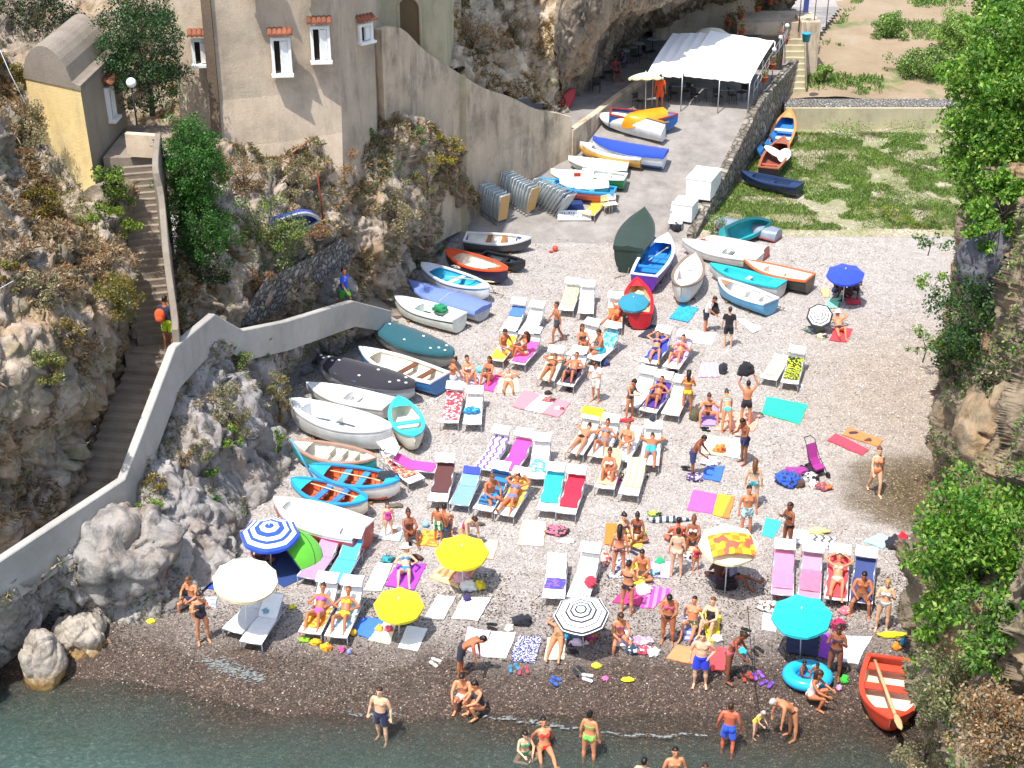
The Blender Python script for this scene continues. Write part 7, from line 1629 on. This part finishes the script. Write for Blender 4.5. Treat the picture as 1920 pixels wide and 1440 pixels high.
c=G(1077,412); mb=MB(); Mx=Matrix.Translation(c+Vector((0,0,.22)))@Matrix.Rotation(R(-38),4,'X'); mb.box((0,0,0),(1.55,.03,.48),M=Mx); s=mb.build('sign_board',paint('#f4f4f2',.5,.08)); tag(s,'long white board with faded blue lettering lying by the folded loungers','sign')
mb=MB(); rr_=random.Random(4)
for k in range(2):
    x=-.62+.1*k
    while x<.6-.15*k:
        w2=rr_.uniform(.03,.09); mb.box((x,-.019,.10-.19*k+rr_.uniform(-.01,.01)),(w2,.004,rr_.uniform(.04,.09)),M=Mx); x+=w2+rr_.uniform(.015,.07)
mb.build('lettering',plain('#6a7494',.7),s)
p=D(893,345,65.0); p.z=max(p.z,.5); o=empty('notice_board',p+Vector((0,-.12,0)),.75,'framed notice board on the plaster wall by the folded loungers','notice board'); mb=MB(); mb.box((0,0,.1),(.72,.05,.95)); mb.build('frame',plain('#5a5048',.6),o); mb=MB(); mb.box((0,-.035,.02),(.55,.02,.62)); mb.build('sheet',plain('#dfe2e0',.5),o)
# director's chair and white/yellow chair
chair(G(1137,400),.4,'#e6dfa0','pale yellow folding chair in front of the cyan boat',None); chair(G(1148,398),.2,'#d8d8d4','white folding chair in front of the cyan boat',None)
f,rz,a=lounger((1102,403),(1112,368),'folded upright lounger with orange-yellow cloth beside the sign board',45,False,'#f0b040',None)
# folded loungers leaning in rows against the wall
def folded(col):
    o=empty('folded_lounger',(0,0,0),0,'x','folded lounger','folded loungers stacked against the plaster wall'); mb=MB()
    for s in(-1,1): mb.tube([(s*.3,0,.02),(s*.3,0,1.5)],.02,6)
    for z in (.05,.4,.75,1.1,1.48): mb.tube([(-.3,0,z),(.3,0,z)],.016,6)
    mb.build('frame',ALU,o); mb=MB(); mb.box((0,.02,.85),(.56,.02,1.25)); mb.build('fabric',cloth(col),o); mb=MB(); 
    for s in(-1,1): mb.tube([(s*.27,-.05,.1),(s*.27,-.07,1.2)],.014,5)
    mb.build('folding_frame',ALU,o); return o
fo={c:folded(c) for c in ('#b9c4c2','#d8b070','#3c4c90')}
rows=[((892,388),(940,420),15,.95,.22,'front'),((940,372),(992,402),11,.7,.25,'middle'),((985,372),(1048,404),12,.35,.62,'right')]
used={}
for (a,b,n,rz,tl,nm) in rows:
    for i in range(n):
        u=i/(n-1); g=G(a[0]+(b[0]-a[0])*u,a[1]+(b[1]-a[1])*u); col='#b9c4c2'
        if i==n-1 and nm in('front','middle'): col='#d8b070'
        if i==n-2 and nm=='right': col='#3c4c90'
        src=fo[col]
        if src.name in used: 
            o=src.copy(); link(o)
            for ch in list(src.children): q=ch.copy(); link(q,o)
        else: o=src; used[src.name]=1
        ga,gb=G(*a),G(*b); rz=math.atan2(gb.y-ga.y,gb.x-ga.x)-pi/2
        o.matrix_world=Matrix.Translation(g)@Matrix.Rotation(rz+random.uniform(-.05,.05),4,'Z')@Matrix.Rotation(-tl+random.uniform(-.04,.04),4,'X')
        if col=='#d8b070': o['label']='tan slatted folded lounger at the outer end of the %s stack'%nm; o['group']='tan folded loungers'; del o['group']
        elif col=='#3c4c90': o['label']='folded lounger with navy fabric in the right-hand stack'; del o['group']
        else: o['label']='grey folded lounger in the %s leaning stack against the plaster wall'%nm; o['group']='grey folded loungers in the %s stack'%nm
for src in fo.values():
    if src.name not in used:
        for ch in list(src.children): bpy.data.objects.remove(ch)
        bpy.data.objects.remove(src)
# terrace top right: railing, pots, bucket, globe lamps
o=empty('railing',(0,0,0),0,'thin metal railing along the terrace edge right of the marquee','railing')
ra=[D(1412,190,73.5),D(1440,140,76),D(1465,100,79),D(1478,80,81)]
for i in range(3):
    for k in range(4): p=ra[i].lerp(ra[i+1],k/4); mb=MB(); mb.tube([p,p+Vector((0,0,.95))],.018,5); mb.build('post',ALU,o)
for z in (.5,.95): mb=MB(); mb.tube([p+Vector((0,0,z)) for p in ra],.016,5); mb.build('rail',ALU,o)
LP2=plain('#f4f4f2',.3)
for i,(x,y,Y,l) in enumerate(((1476,48,83,'white globe lamp at the top of the terrace, highest of three'),(1464,70,80,'white globe lamp beside the garden steps, middle of three'),(1452,93,77.5,'white globe lamp near the marquee corner, lowest of three'))):
    p=D(x,y,Y); o=empty('globe_lamp',p-Vector((0,0,1)),0,l,'lamp'); mb=MB(); mb.ball((0,0,1),(.13,.13,.13),12); mb.build('globe',LP2,o); mb=MB(); mb.tube([(0,0,0),(0,0,.9)],.018,5); mb.build('post',ALU,o)
def pot(x,y,Y,l,s=.2,fl='#d04030'):
    p=D(x,y,Y); o=empty('flower_pot',p,0,l,'flower pot'); mb=MB(); mb.loft([[(r_*s*math.cos(a),r_*s*math.sin(a),z*s) for a in [2*pi*k/12 for k in range(12)]] for r_,z in ((.7,0),(1,1.4),(1.1,1.4),(1.1,1.6))],0,True,True,True); mb.build('pot',paint('#b8603a',.8),o)
    rg=np.random.default_rng(int(x)); q=rg.normal(size=(160,3))*s*.8+np.array([0,0,2.6*s]); v,f=leafquads(q,s*.5,rg); npmesh('foliage',v,f,[L_['bright'],cloth(fl)],o,False,(rg.uniform(size=160)<.3).astype(int))
for x,y,Y,l in ((1366,48,83,'terracotta pot on the ledge behind the marquee'),(1388,36,84,'terracotta pot further up the ledge behind the marquee'),(1420,22,85,'pot of red flowers under the upper terrace'),(1444,8,86,'pot of red flowers at the top edge of the picture'),(1390,66,80,'small red-flowered pot at the marquee back edge'),(1432,155,75,'flower pot low on the terrace railing'),(1447,130,76.5,'flower pot midway along the terrace railing'),(1472,82,80.5,'flower pot high on the terrace railing')): pot(x,y,Y,l)
c=P(1511,78,5.0); mb=MB(); mb.loft([[c+Vector((r_*math.cos(a),r_*math.sin(a),z)) for a in [2*pi*k/16 for k in range(16)]] for r_,z in ((.18,0),(.24,.42),(.26,.42),(.26,.47))],0,True,True,True); tag(mb.build('bucket',plain('#2aa0c0',.4)),'blue-green bucket at the head of the garden steps','bucket')
o=empty('terrace_gate',(0,0,0),0,'blue and grey metal gate frame above the garden steps','gate')
p=D(1497,60,84); q=D(1548,58,84)
for a in (p,q,p.lerp(q,.55)): mb=MB(); mb.tube([a,a+Vector((0,0,2.2))],.03,5); mb.build('post',plain('#3a4450',.5),o)
for z in(.15,1.1): mb=MB(); mb.tube([p+Vector((0,0,z)),q+Vector((0,0,z))],.02,5); mb.build('rail',ALU,o)
mb=MB(); a=p+Vector((.3,-.05,1.6)); mb.box(tuple(a),(.3,.03,.9),rx_=.05); tag(mb.build('cloth',cloth('#3a4a8a')),'blue cloth hung on the gate above the garden steps','cloth')
for k,(x,y) in enumerate(((1530,18),(1548,24))): pass
# rusty posts and pipe on the slope
for x,y,l in ((607,370,'thin rusty post standing on the slope above the blue upturned boat'),): 
    c=HIT(x,y+50); mb=MB(); mb.tube([c,c+Vector((-.12,0,2.0))],.035,6); tag(mb.build('post',plain('#7a2e1e',.8)),l,'post')
a,b=HIT(545,296),HIT(598,258); mb=MB(); mb.tube([a+Vector((0,-.2,.2)),b+Vector((0,-.2,.2))],.04,6); tag(mb.build('pipe',plain('#9a6a4a',.7)),'rusty pipe running along the foot of the tall house','pipe')
for (p0,p1,l) in (((0,75),(62,208),'thin pale cable at the upper left edge'),((0,560),(150,455),'thin pale cable sagging across the left hillside')):
    a,b=HIT(*p0)+Vector((0,-.6,.4)),HIT(*p1)+Vector((0,-.6,.4)); mb=MB(); mb.tube([a,a.lerp(b,.5)-Vector((0,0,.15)),b],.014,5); tag(mb.build('cable',plain('#c8ccd0',.5)),l,'cable')
# ============================================================ small things on the shingle
FF={}
def flipflops(x,y,rz,col,label,spread=.13,shoe=False):
    g=G(x,y); o=empty('shoes' if shoe else 'flip_flops',g,rz,label,'shoes' if shoe else 'flip-flops')
    for s in(-1,1):
        mb=MB(); pts=[(.0,-.13),(.035,-.12),(.042,-.05),(.033,.02),(.045,.09),(.03,.135),(0,.145)]; out=pts+[(-a,b) for a,b in pts[-2:0:-1]]
        T=Matrix.Translation((s*spread/1.4,s*.03,0))@Matrix.Rotation(s*.15,4,'Z'); mb.loft([[(a*1.15,b*1.15,z) for a,b in out] for z in (.015,.045)],0,True,True,True,False,T)
        q=mb.build('sole',plain(col,.6),o); mb=MB(); mb.tube([tuple(T@Vector(v)) for v in ((-.045,-.02,.045),(0,.07,.075),(.045,-.02,.045))],.011 if not shoe else .03,5); mb.build('strap',plain(tuple(c*.6 for c in hexc(col)),.6),q)
for x,y,rz,c,l in ((763,1025,.1,'#222228','black flip-flops beside the woman in brown bikini'),(1190,1035,.9,'#3a2c40','dark flip-flops below the cross-legged woman'),(1287,880,1.3,'#20202a','black flip-flops left of the man in navy shorts'),
 (1398,1186,.9,'#23251e','black flip-flops above the thin pole'),(1401,1233,.1,'#1f3a50','blue flip-flops below the cyan swim cap'),(1420,1222,.5,'#2a2320','dark brown sandals right of the thin pole'),(1377,1268,.2,'#1e1e24','black flip-flops behind the woman leaning forward'),
 (1401,1271,.1,'#c04030','red sandals left of the thin pole'),(1421,1268,.2,'#9a5ae0','violet flip-flops right of the thin pole'),(1438,1284,-.8,'#7a4ac0','purple sandals near the foot of the pole'),
 (816,1243,.9,'#e8e2d4','cream flip-flops left of the bending man'),(963,1254,.2,'#3a8ab0','blue flip-flops under the navy printed towel'),(981,1259,0,'#b04a58','dusky red flip-flops under the navy printed towel'),
 (1041,1278,.9,'#3a62c0','blue sandals on the brown shingle'),(1084,1259,.5,'#28343c','dark flip-flops on the brown shingle'),(1102,1272,1.2,'#f0f0ee','white shoes on the brown shingle'),(1617,1259,.5,'#2a2230','dark sandals below the white swirled towel'),(1577,1257,1.,'#1e1e24','black sandals beside the ring'),
 (1336,640,.5,'#3a3a44','grey sandals beside the woman on lilac towel') if False else (1261,697,.4,'#30303a','dark flip-flops right of the lilac lounger'),(1498,724,.2,'#e6e6ee','white flip-flops below the banana-print lounger'),(1298,982,1.4,'#30303a','dark flip-flops near the pink towel') if False else (1323,806,1.4,'#1e1e22','black flip-flops below the woman with topknot'),
 (304,1141,.2,'#26262e','black shoe pair by the rock'),(1068,732,.9,'#5a3a30','brown sandals above the pink-bordered towel'),(1232,870,.4,'#d06a60','pink flip-flops below the blue-trunked sunbather'),(886,1121,1.2,'#e0e0dc','white sandals beside the shaded mat') if False else (923,1176,1.3,'#1f1f22','black flip-flops above the pale pink towel')):
    flipflops(x,y,rz,c,l)
for a in ((868,468,0,(.0,0,0)),): pass
IT=[ # x,y,radii,colour,name,label,category,style,c2
 (1041,471,(.13,.13,.13),'#e0482a','buoy','round orange buoy at the foot of the slipway','buoy',None,None),
 (1033,474,(.09,.06,.06),'#c03a34','float','small red float next to the round orange buoy','float',None,None),
 (1137,650,(.22,.2,.42),'#eca820','beach_bag','tall orange and black bag leaning on a lounger','bag',None,None),
 (1133,684,(.26,.2,.12),'#2c3a6a','bag','dark blue bag behind the bare lounger of the pair','bag',None,None),
 (1355,700,(.2,.2,.24),'#2c2e3a','backpack','black backpack on the pastel striped towel','backpack',None,None),
 (1303,786,(.26,.24,.22),'#5a5438','backpack','olive backpack left of the woman with topknot','backpack',None,None),
 (1350,848,(.24,.2,.16),'#e08a3a','bag','orange and red bag on the pale yellow towel','bag','floral','#c04030'),
 (1332,870,(.34,.24,.14),'#eeeef2','clothes','crumpled white clothes above the royal blue towel','clothes',None,None),
 (1302,898,(.3,.3,.1),'#4a3a68','clothes','dark purple clothes at the feet of the man in navy shorts','clothes','floral','#c8b8d8'),
 (1030,752,(.3,.2,.08),'#e06a60','clothes','coral clothes on the pink-bordered towel','clothes','floral','#3a3a48'),
 (1048,768,(.2,.16,.08),'#d8c8cc','clothes','pale printed cap on the pink-bordered towel','clothes','floral','#a04050'),
 (1028,739,(.16,.1,.08),'#3a2a24','sunglasses_case','dark case above the pink-bordered towel','case',None,None),
 (900,697,(.2,.16,.12),'#7ad0e0','bag','light blue bag between two seated people','bag',None,None),
 (885,772,(.34,.16,.1),'#1f7ab8','towel','twisted blue towel lying on a white lounger','towel','floral','#48b0d8'),
 (1478,905,(.55,.42,.2),'#2a5ac8','bag','blue and black bag pile beside the pushchair','bag','floral','#2a2a3a'),
 (1492,888,(.5,.24,.12),'#a03a90','cloth','magenta cloth behind the blue bag pile','cloth',None,None),
 (1498,912,(.22,.2,.14),'#5a4038','bag','brown bag in front of the blue bag pile','bag',None,None),
 (1520,900,(.3,.2,.14),'#e4e4e0','clothes','white clothes beside the pushchair','clothes','floral','#3a3a3a'),
 (1525,914,(.18,.18,.14),'#e8e2da','hat','cream hat with red dot below the pushchair','hat','floral','#d03a5a'),
 (1545,917,(.3,.2,.12),'#8a4a60','bag','maroon and orange bag right of the pushchair','bag','floral','#e87840'),
 (1600,814,(.2,.1,.06),'#4a3a60','clothes','dark purple thing on the orange mat','clothes',None,None),
 (1627,828,(.16,.1,.06),'#5a4a3a','clothes','small brown bag at the edge of the orange mat','bag',None,None),
 (1254,978,(.75,.14,.10),'#3a4a5a','beach_chair','folded navy and white beach chair on the shingle','beach chair','stripex','#dfe6ea'),
 (1228,966,(.26,.12,.08),'#a8c850','bag','lime and black bag at the end of the folded chair','bag','floral','#2a3030'),
 (1045,998,(.42,.3,.1),'#e06a84','clothes','floral pink and black clothes beside the straw-bordered mat','clothes','floral','#24322c'),
 (1062,1016,(.3,.14,.05),'#eeeeee','clothes','white cloth below the floral clothes','clothes',None,None),
 (1107,1092,(.2,.3,.06),'#e03048','scarf','red scarf over the bare lounger near the striped parasol','scarf',None,None),
 (1134,1048,(.2,.5,.06),'#e8c8b0','towel','rolled printed mat right of the red scarf','mat','floral','#b04a48'),
 (1238,1056,(.17,.12,.1),'#28b878','box','bright green box on the pale lilac towel','box',None,None),
 (1226,1078,(.2,.18,.1),'#a8dcea','bag','light blue bag between lemon and lilac towels','bag','floral','#4a5a6a'),
 (1207,1110,(.3,.24,.12),'#f0f0ee','clothes','white clothes on the crimson towel','clothes',None,None),
 (1201,1098,(.18,.12,.1),'#f0e020','clothes','yellow cap on the crimson towel','clothes',None,None),
 (1290,1050,(.28,.2,.14),'#dcdce0','clothes','white and black clothes left of the cream parasol','clothes','floral','#26262c'),
 (1361,1102,(.36,.22,.14),'#201c24','bag','black bag in the shade of the cream parasol','bag',None,None),
 (1440,1142,(.34,.24,.14),'#ece6e0','beach_bag','white bag with brown trim left of the cyan parasol','bag','floral','#6a4a40'),
 (1570,1177,(.3,.2,.14),'#c02858','bag','crimson bag right of the cyan parasol','bag','floral','#28202a'),
 (1552,1172,(.26,.18,.1),'#2c2832','bag','black bag right of the cyan parasol','bag',None,None),
 (1394,1222,(.17,.16,.04),'#2ccadc','bathing_hat','cyan bathing cap lying left of the thin pole','bathing cap',None,None),
 (1345,1200,(.2,.18,.08),'#f4f4f2','hat','white hat with dark band beside the yellow towel','hat',None,None),
 (1583,1279,(.12,.12,.12),'#3ad040','bucket','bright green toy bucket near the ring','bucket',None,None),
 (1573,1293,(.09,.09,.08),'#e898c8','toy','pink toy box below the green bucket','toy',None,None),
 (1622,1290,(.12,.08,.05),'#e86050','toy','red toy left of the orange-red boat','toy',None,None),
 (1681,1217,(.16,.12,.1),'#f08a20','toy','orange toy at the stern of the orange-red boat','toy',None,None),
 (1692,1210,(.08,.08,.14),'#48b8e8','bottle','blue bottle at the stern of the orange-red boat','bottle',None,None),
 (1674,1026,(.28,.24,.2),'#2a2a36','backpack','black backpack on the pale aqua towel','backpack',None,None),
 (1690,1018,(.22,.2,.2),'#e02038','bag','red bag beside the black backpack on the right','bag',None,None),
 (1700,1030,(.14,.1,.08),'#50d030','clothes','lime green cloth beside the red bag','cloth',None,None),
 (1516,975,(.0,.0,.0),'#fff','x','x','x',None,None),
 (1535,1000,(.34,.18,.1),'#f0e490','clothes','pale yellow clothes with black strap on the white towel','clothes',None,None),
 (1527,620,(.5,.34,.08),'#5a6070','clothes','heap of grey clothes under the small striped parasol','clothes','floral','#8a9a60'),
 (1540,632,(.28,.2,.08),'#e0d8a0','clothes','cream and blue clothes beside the man on the red towel','clothes','floral','#3a4a70'),
 (865,1090,(.3,.26,.14),'#e8b0c0','bag','pink bag in front of the big yellow parasol shade','bag',None,None),
 (878,1104,(.3,.24,.14),'#f4f4f2','bag','white bag in front of the big yellow parasol shade','bag',None,None),
 (900,1104,(.18,.16,.14),'#ecd830','bag','yellow bag with a khaki hat on it','bag',None,None),
 (893,1094,(.14,.14,.1),'#8a8458','hat','khaki hat on the yellow bag','hat',None,None),
 (876,1126,(.15,.15,.1),'#3a3468','cap','navy cap on the white towel','cap',None,None),
 (712,1151,(.12,.12,.12),'#b898d8','ball','lilac ball left of the small yellow parasol','ball',None,None),
 (663,1191,(.1,.1,.1),'#f0c020','ball','yellow ball beside the blue towel','ball',None,None),
 (711,1183,(.14,.12,.1),'#f0b040','toy','orange toy on the cream towel','toy',None,None),
 (729,1184,(.15,.1,.1),'#e8607a','toy','pink toys on the cream towel','toy',None,None),
 (752,1170,(.24,.18,.16),'#3a6a58','bag','teal and dark bag under the small yellow parasol','bag','floral','#b8b030'),
 (727,1051,(.26,.18,.08),'#2f98a0','clothes','teal striped clothes above the white-green towel','clothes','floral','#184a58'),
 (780,1050,(.24,.14,.1),'#5a3a34','bag','brown bag behind the woman in straw hat','bag',None,None),
 (798,988,(.12,.1,.1),'#8ac0e0','ball','pale blue ball beside the woman in brown bikini','ball',None,None),
 (740,998,(.14,.1,.06),'#d89a60','toy','orange and blue toy beside the little girl','toy',None,None),
 (571,1202,(.2,.1,.07),'#9ad830','toy','green toy spade at the foot of the loungers','toy',None,None),
 (592,1208,(.2,.12,.09),'#f0b020','toy','yellow toy truck at the foot of the loungers','toy',None,None),
 (612,1218,(.2,.14,.1),'#e8b818','toy','large yellow toy digger beside the orange one','toy','floral','#e0702a'),
 (641,1221,(.1,.1,.08),'#ec4a90','toy','pink toy right of the yellow digger','toy',None,None),
 (655,1224,(.08,.08,.06),'#8a90e0','toy','lilac toy right of the pink one','toy',None,None),
 (283,1167,(.16,.1,.06),'#f0ee30','toy','yellow snorkel fins at the foot of the rock','fins',None,None),
 (320,1145,(.14,.14,.12),'#2f48d0','bag','blue bag at the foot of the rock','bag',None,None),
 (548,1140,(.12,.1,.05),'#d8d030','goggles','yellow goggles right of the cream parasol shade','goggles',None,None),
 (500,1142,(.14,.3,.05),'#8ab0c0','towel','blue-grey towel hanging on the right lounger under the cream parasol','towel',None,None),
 (496,1120,(.35,.14,.08),'#e8eef2','clothes','white clothes behind the loungers under the cream parasol','clothes',None,None),
 (978,1170,(.34,.2,.16),'#22222c','bag','black bag above the navy printed towel','bag',None,None),
 (955,1182,(.14,.14,.1),'#eeead8','bag','cream bag beside the black bag','bag',None,None),
 (1108,1198,(.24,.2,.24),'#a83a78','beach_bag','magenta bag in the shade of the ringed parasol','bag','floral','#d87838'),
 (1086,1207,(.3,.14,.07),'#f0d8e0','clothes','pale pink cloth under the ringed parasol','cloth',None,None),
 (1072,1224,(.2,.1,.06),'#26262c','sandals_bag','black pouch below the pale pink cloth','bag',None,None),
 (1186,1224,(.2,.18,.14),'#26405a','backpack','navy and white backpack beside the seated woman','backpack','floral','#d8dce0'),
 (1200,1206,(.4,.2,.1),'#d88aa8','towel','pink patterned towel heaped right of the seated woman','towel','floral','#e8e0e4'),
 (1212,1222,(.34,.16,.1),'#e04858','towel','red and white towel heap with round white hat','towel','floral','#f0e8e8'),
 (1225,1226,(.2,.2,.08),'#f4f2f4','hat','round white hat on the red and white heap','hat',None,None),
 (1118,1250,(.16,.14,.05),'#e6e43a','toy','yellow-green cloth on the brown shingle','cloth',None,None),
 (1135,1274,(.12,.1,.05),'#ec6aa0','toy','pink sandals on the brown shingle','sandals',None,None),
 (1177,1276,(.2,.09,.05),'#e8e820','fins','lime fins on the brown shingle','fins',None,None),
 (893,985,(.3,.1,.06),'#5a5046','driftwood','short piece of driftwood below the blue lounger','driftwood',None,None),
 (742,950,(.3,.14,.06),'#6a5e52','driftwood','driftwood lump beside the lower orange-floored boat','driftwood',None,None),
 (1395,742,(.0,0,0),'#fff','x','x','x',None,None),
 (1672,1193,(.5,.12,.07),'#e8d820','pool_float','curved yellow pool float above the orange-red boat','pool float',None,None),
 (1585,1148,(.24,.18,.1),'#e06a80','clothes','pink cloth below the navy lounger','cloth','floral','#d8c090'),
 (1120,612,(.4,.2,.05),'#e8e8e8','clothes','white cloth beside a lounger below the teal parasol','cloth',None,None) if False else (1188,612,(.3,.2,.12),'#2a2c40','bag','dark bags in the shade of the teal parasol','bag',None,None),
 (1173,790,(.3,.12,.05),'#e0283c','towel','small red towel at the feet of the woman in dark swimsuit','towel',None,None),
 (1208,893,(.18,.14,.1),'#2c2628','bag','black and white bag right of the cream striped towel','bag','floral','#e8e6e2'),
 (1166,892,(.2,.4,.1),'#3a2c28','towel','leopard cloth between two loungers','cloth','leopard','#d8c8a8'),
 (1153,905,(.18,.24,.08),'#e8409a','clothes','pink cloth hanging between two loungers','cloth',None,None),
 (1212,822,(.0,0,0),'#fff','x','x','x',None,None)]
for i,(x,y,r,c,nm,l,ct,st,c2) in enumerate(IT):
    if nm=='x': continue
    r=tuple(r); 
    if ct in('ball','buoy','float'): mb=MB(); mb.ball((0,0,r[2]),r,18); o=mb.build(nm,plain(c,.35)); o.location=G(x,y); tag(o,l,ct)
    elif 'lounger' in l and ('lying on' in l or 'over the bare' in l or 'hanging on the right' in l): lump(x,y,.40,r,c,nm,l,ct,i,st,c2)
    else: lump(x,y,0.0,r,c,nm,l,ct,i,st,c2,flat=.8)
# lime cloth over the hood, black bag held overhead
f,rz,a=LG[21]; c=on(LG[21],0,2.0,1.02); mb=MB(); rgs=[[(x,y,z+.01*math.sin(x*30)) for x in [(-.36+.09*k) for k in range(9)]] for y,z in ((-.3,-.22),(-.22,-.06),(-.05,.02),(.14,.0),(.26,-.14))]
mb.loft(rgs,0,False); mb.loft([[(x,y,z-.012) for x,y,z in q][::-1] for q in rgs],0,False); o=mb.build('towel',cloth('#d8ec20')); o.location=c; o.rotation_euler=(0,0,rz); tag(o,'lime green cloth thrown over a lounger hood','towel')
lump(0,0,0,(.3,.16,.3),'#22222a','bag','black bag held overhead by the man in black trunks','bag',91,at=G(1394,797)+Vector((-.08,0,1.95)))
lump(0,0,0,(.2,.14,.26),'#26262e','backpack','black rucksack on the shoulder of the man in pale shirt','backpack',92,at=G(1332,620)+Vector((.1,-.1,.75)))
f,rz,a=LG[24]; lump(0,0,0,(.13,.15,.11),'#32343e','cap','black cap on the hood of the last lounger in the row','cap',93,at=on(LG[24],-.05,1.95,.98))
# pushchair
g=G(1526,888); o=empty('pushchair',g,.5,'purple and black pushchair standing beside the bags','pushchair')
mb=MB(); mb.loft([[(x,y,z) for x in (-.2,.2)] for y,z in ((-.32,.35),(-.05,.38),(.12,.55),(.3,1.0))],0,False,sm=False); mb.loft([[(x,y,z-.04) for x in (.2,-.2)] for y,z in ((-.32,.35),(-.05,.38),(.12,.55),(.3,1.0))],0,False,sm=False); mb.build('seat',cloth('#a02a88'),o)
mb=MB(); mb.box((0,.0,.22),(.4,.5,.16)); mb.build('basket',cloth('#26262c'),o)
for s in(-1,1):
    mb=MB(); mb.tube([(s*.22,-.42,.12),(s*.21,.1,.6),(s*.19,.34,1.08),(s*.14,.5,1.16)],.014,5); mb.build('frame',plain('#2a2a30'),o)
    mb=MB(); mb.tube([(s*.22,.35,.1),(s*.21,-.05,.55)],.014,5); mb.build('frame',plain('#2a2a30'),o)
    for y in(-.42,.35): mb=MB(); mb.tube([(s*.2,y,.1),(s*.26,y,.1)],.1,12); mb.build('wheel',plain('#1e1e22',.6),o)
mb=MB(); mb.tube([(-.14,.5,1.16),(.14,.5,1.16)],.016,5); mb.build('handle',plain('#2a2a30'),o)
# thin mooring pole with rope near the waterline
g=G(1412,1300); mb=MB(); mb.tube([g+Vector((0,-1.8,.0)),g+Vector((0,0,.35)),g+Vector((0,1.8,1.5))],.012,5); tag(mb.build('rope',plain('#2a2622',.8)),'thin dark rope running down to the water between the flip-flops','rope')
mb=MB(); a=G(1225,588); mb.tube([G(1214,560,.3)+Vector((0,0,.3)),a+Vector((0,0,.03))],.02,5); tag(mb.build('pole',plain('#b8b0a0',.6)),'thin metal pole leaning on the red boat','pole')
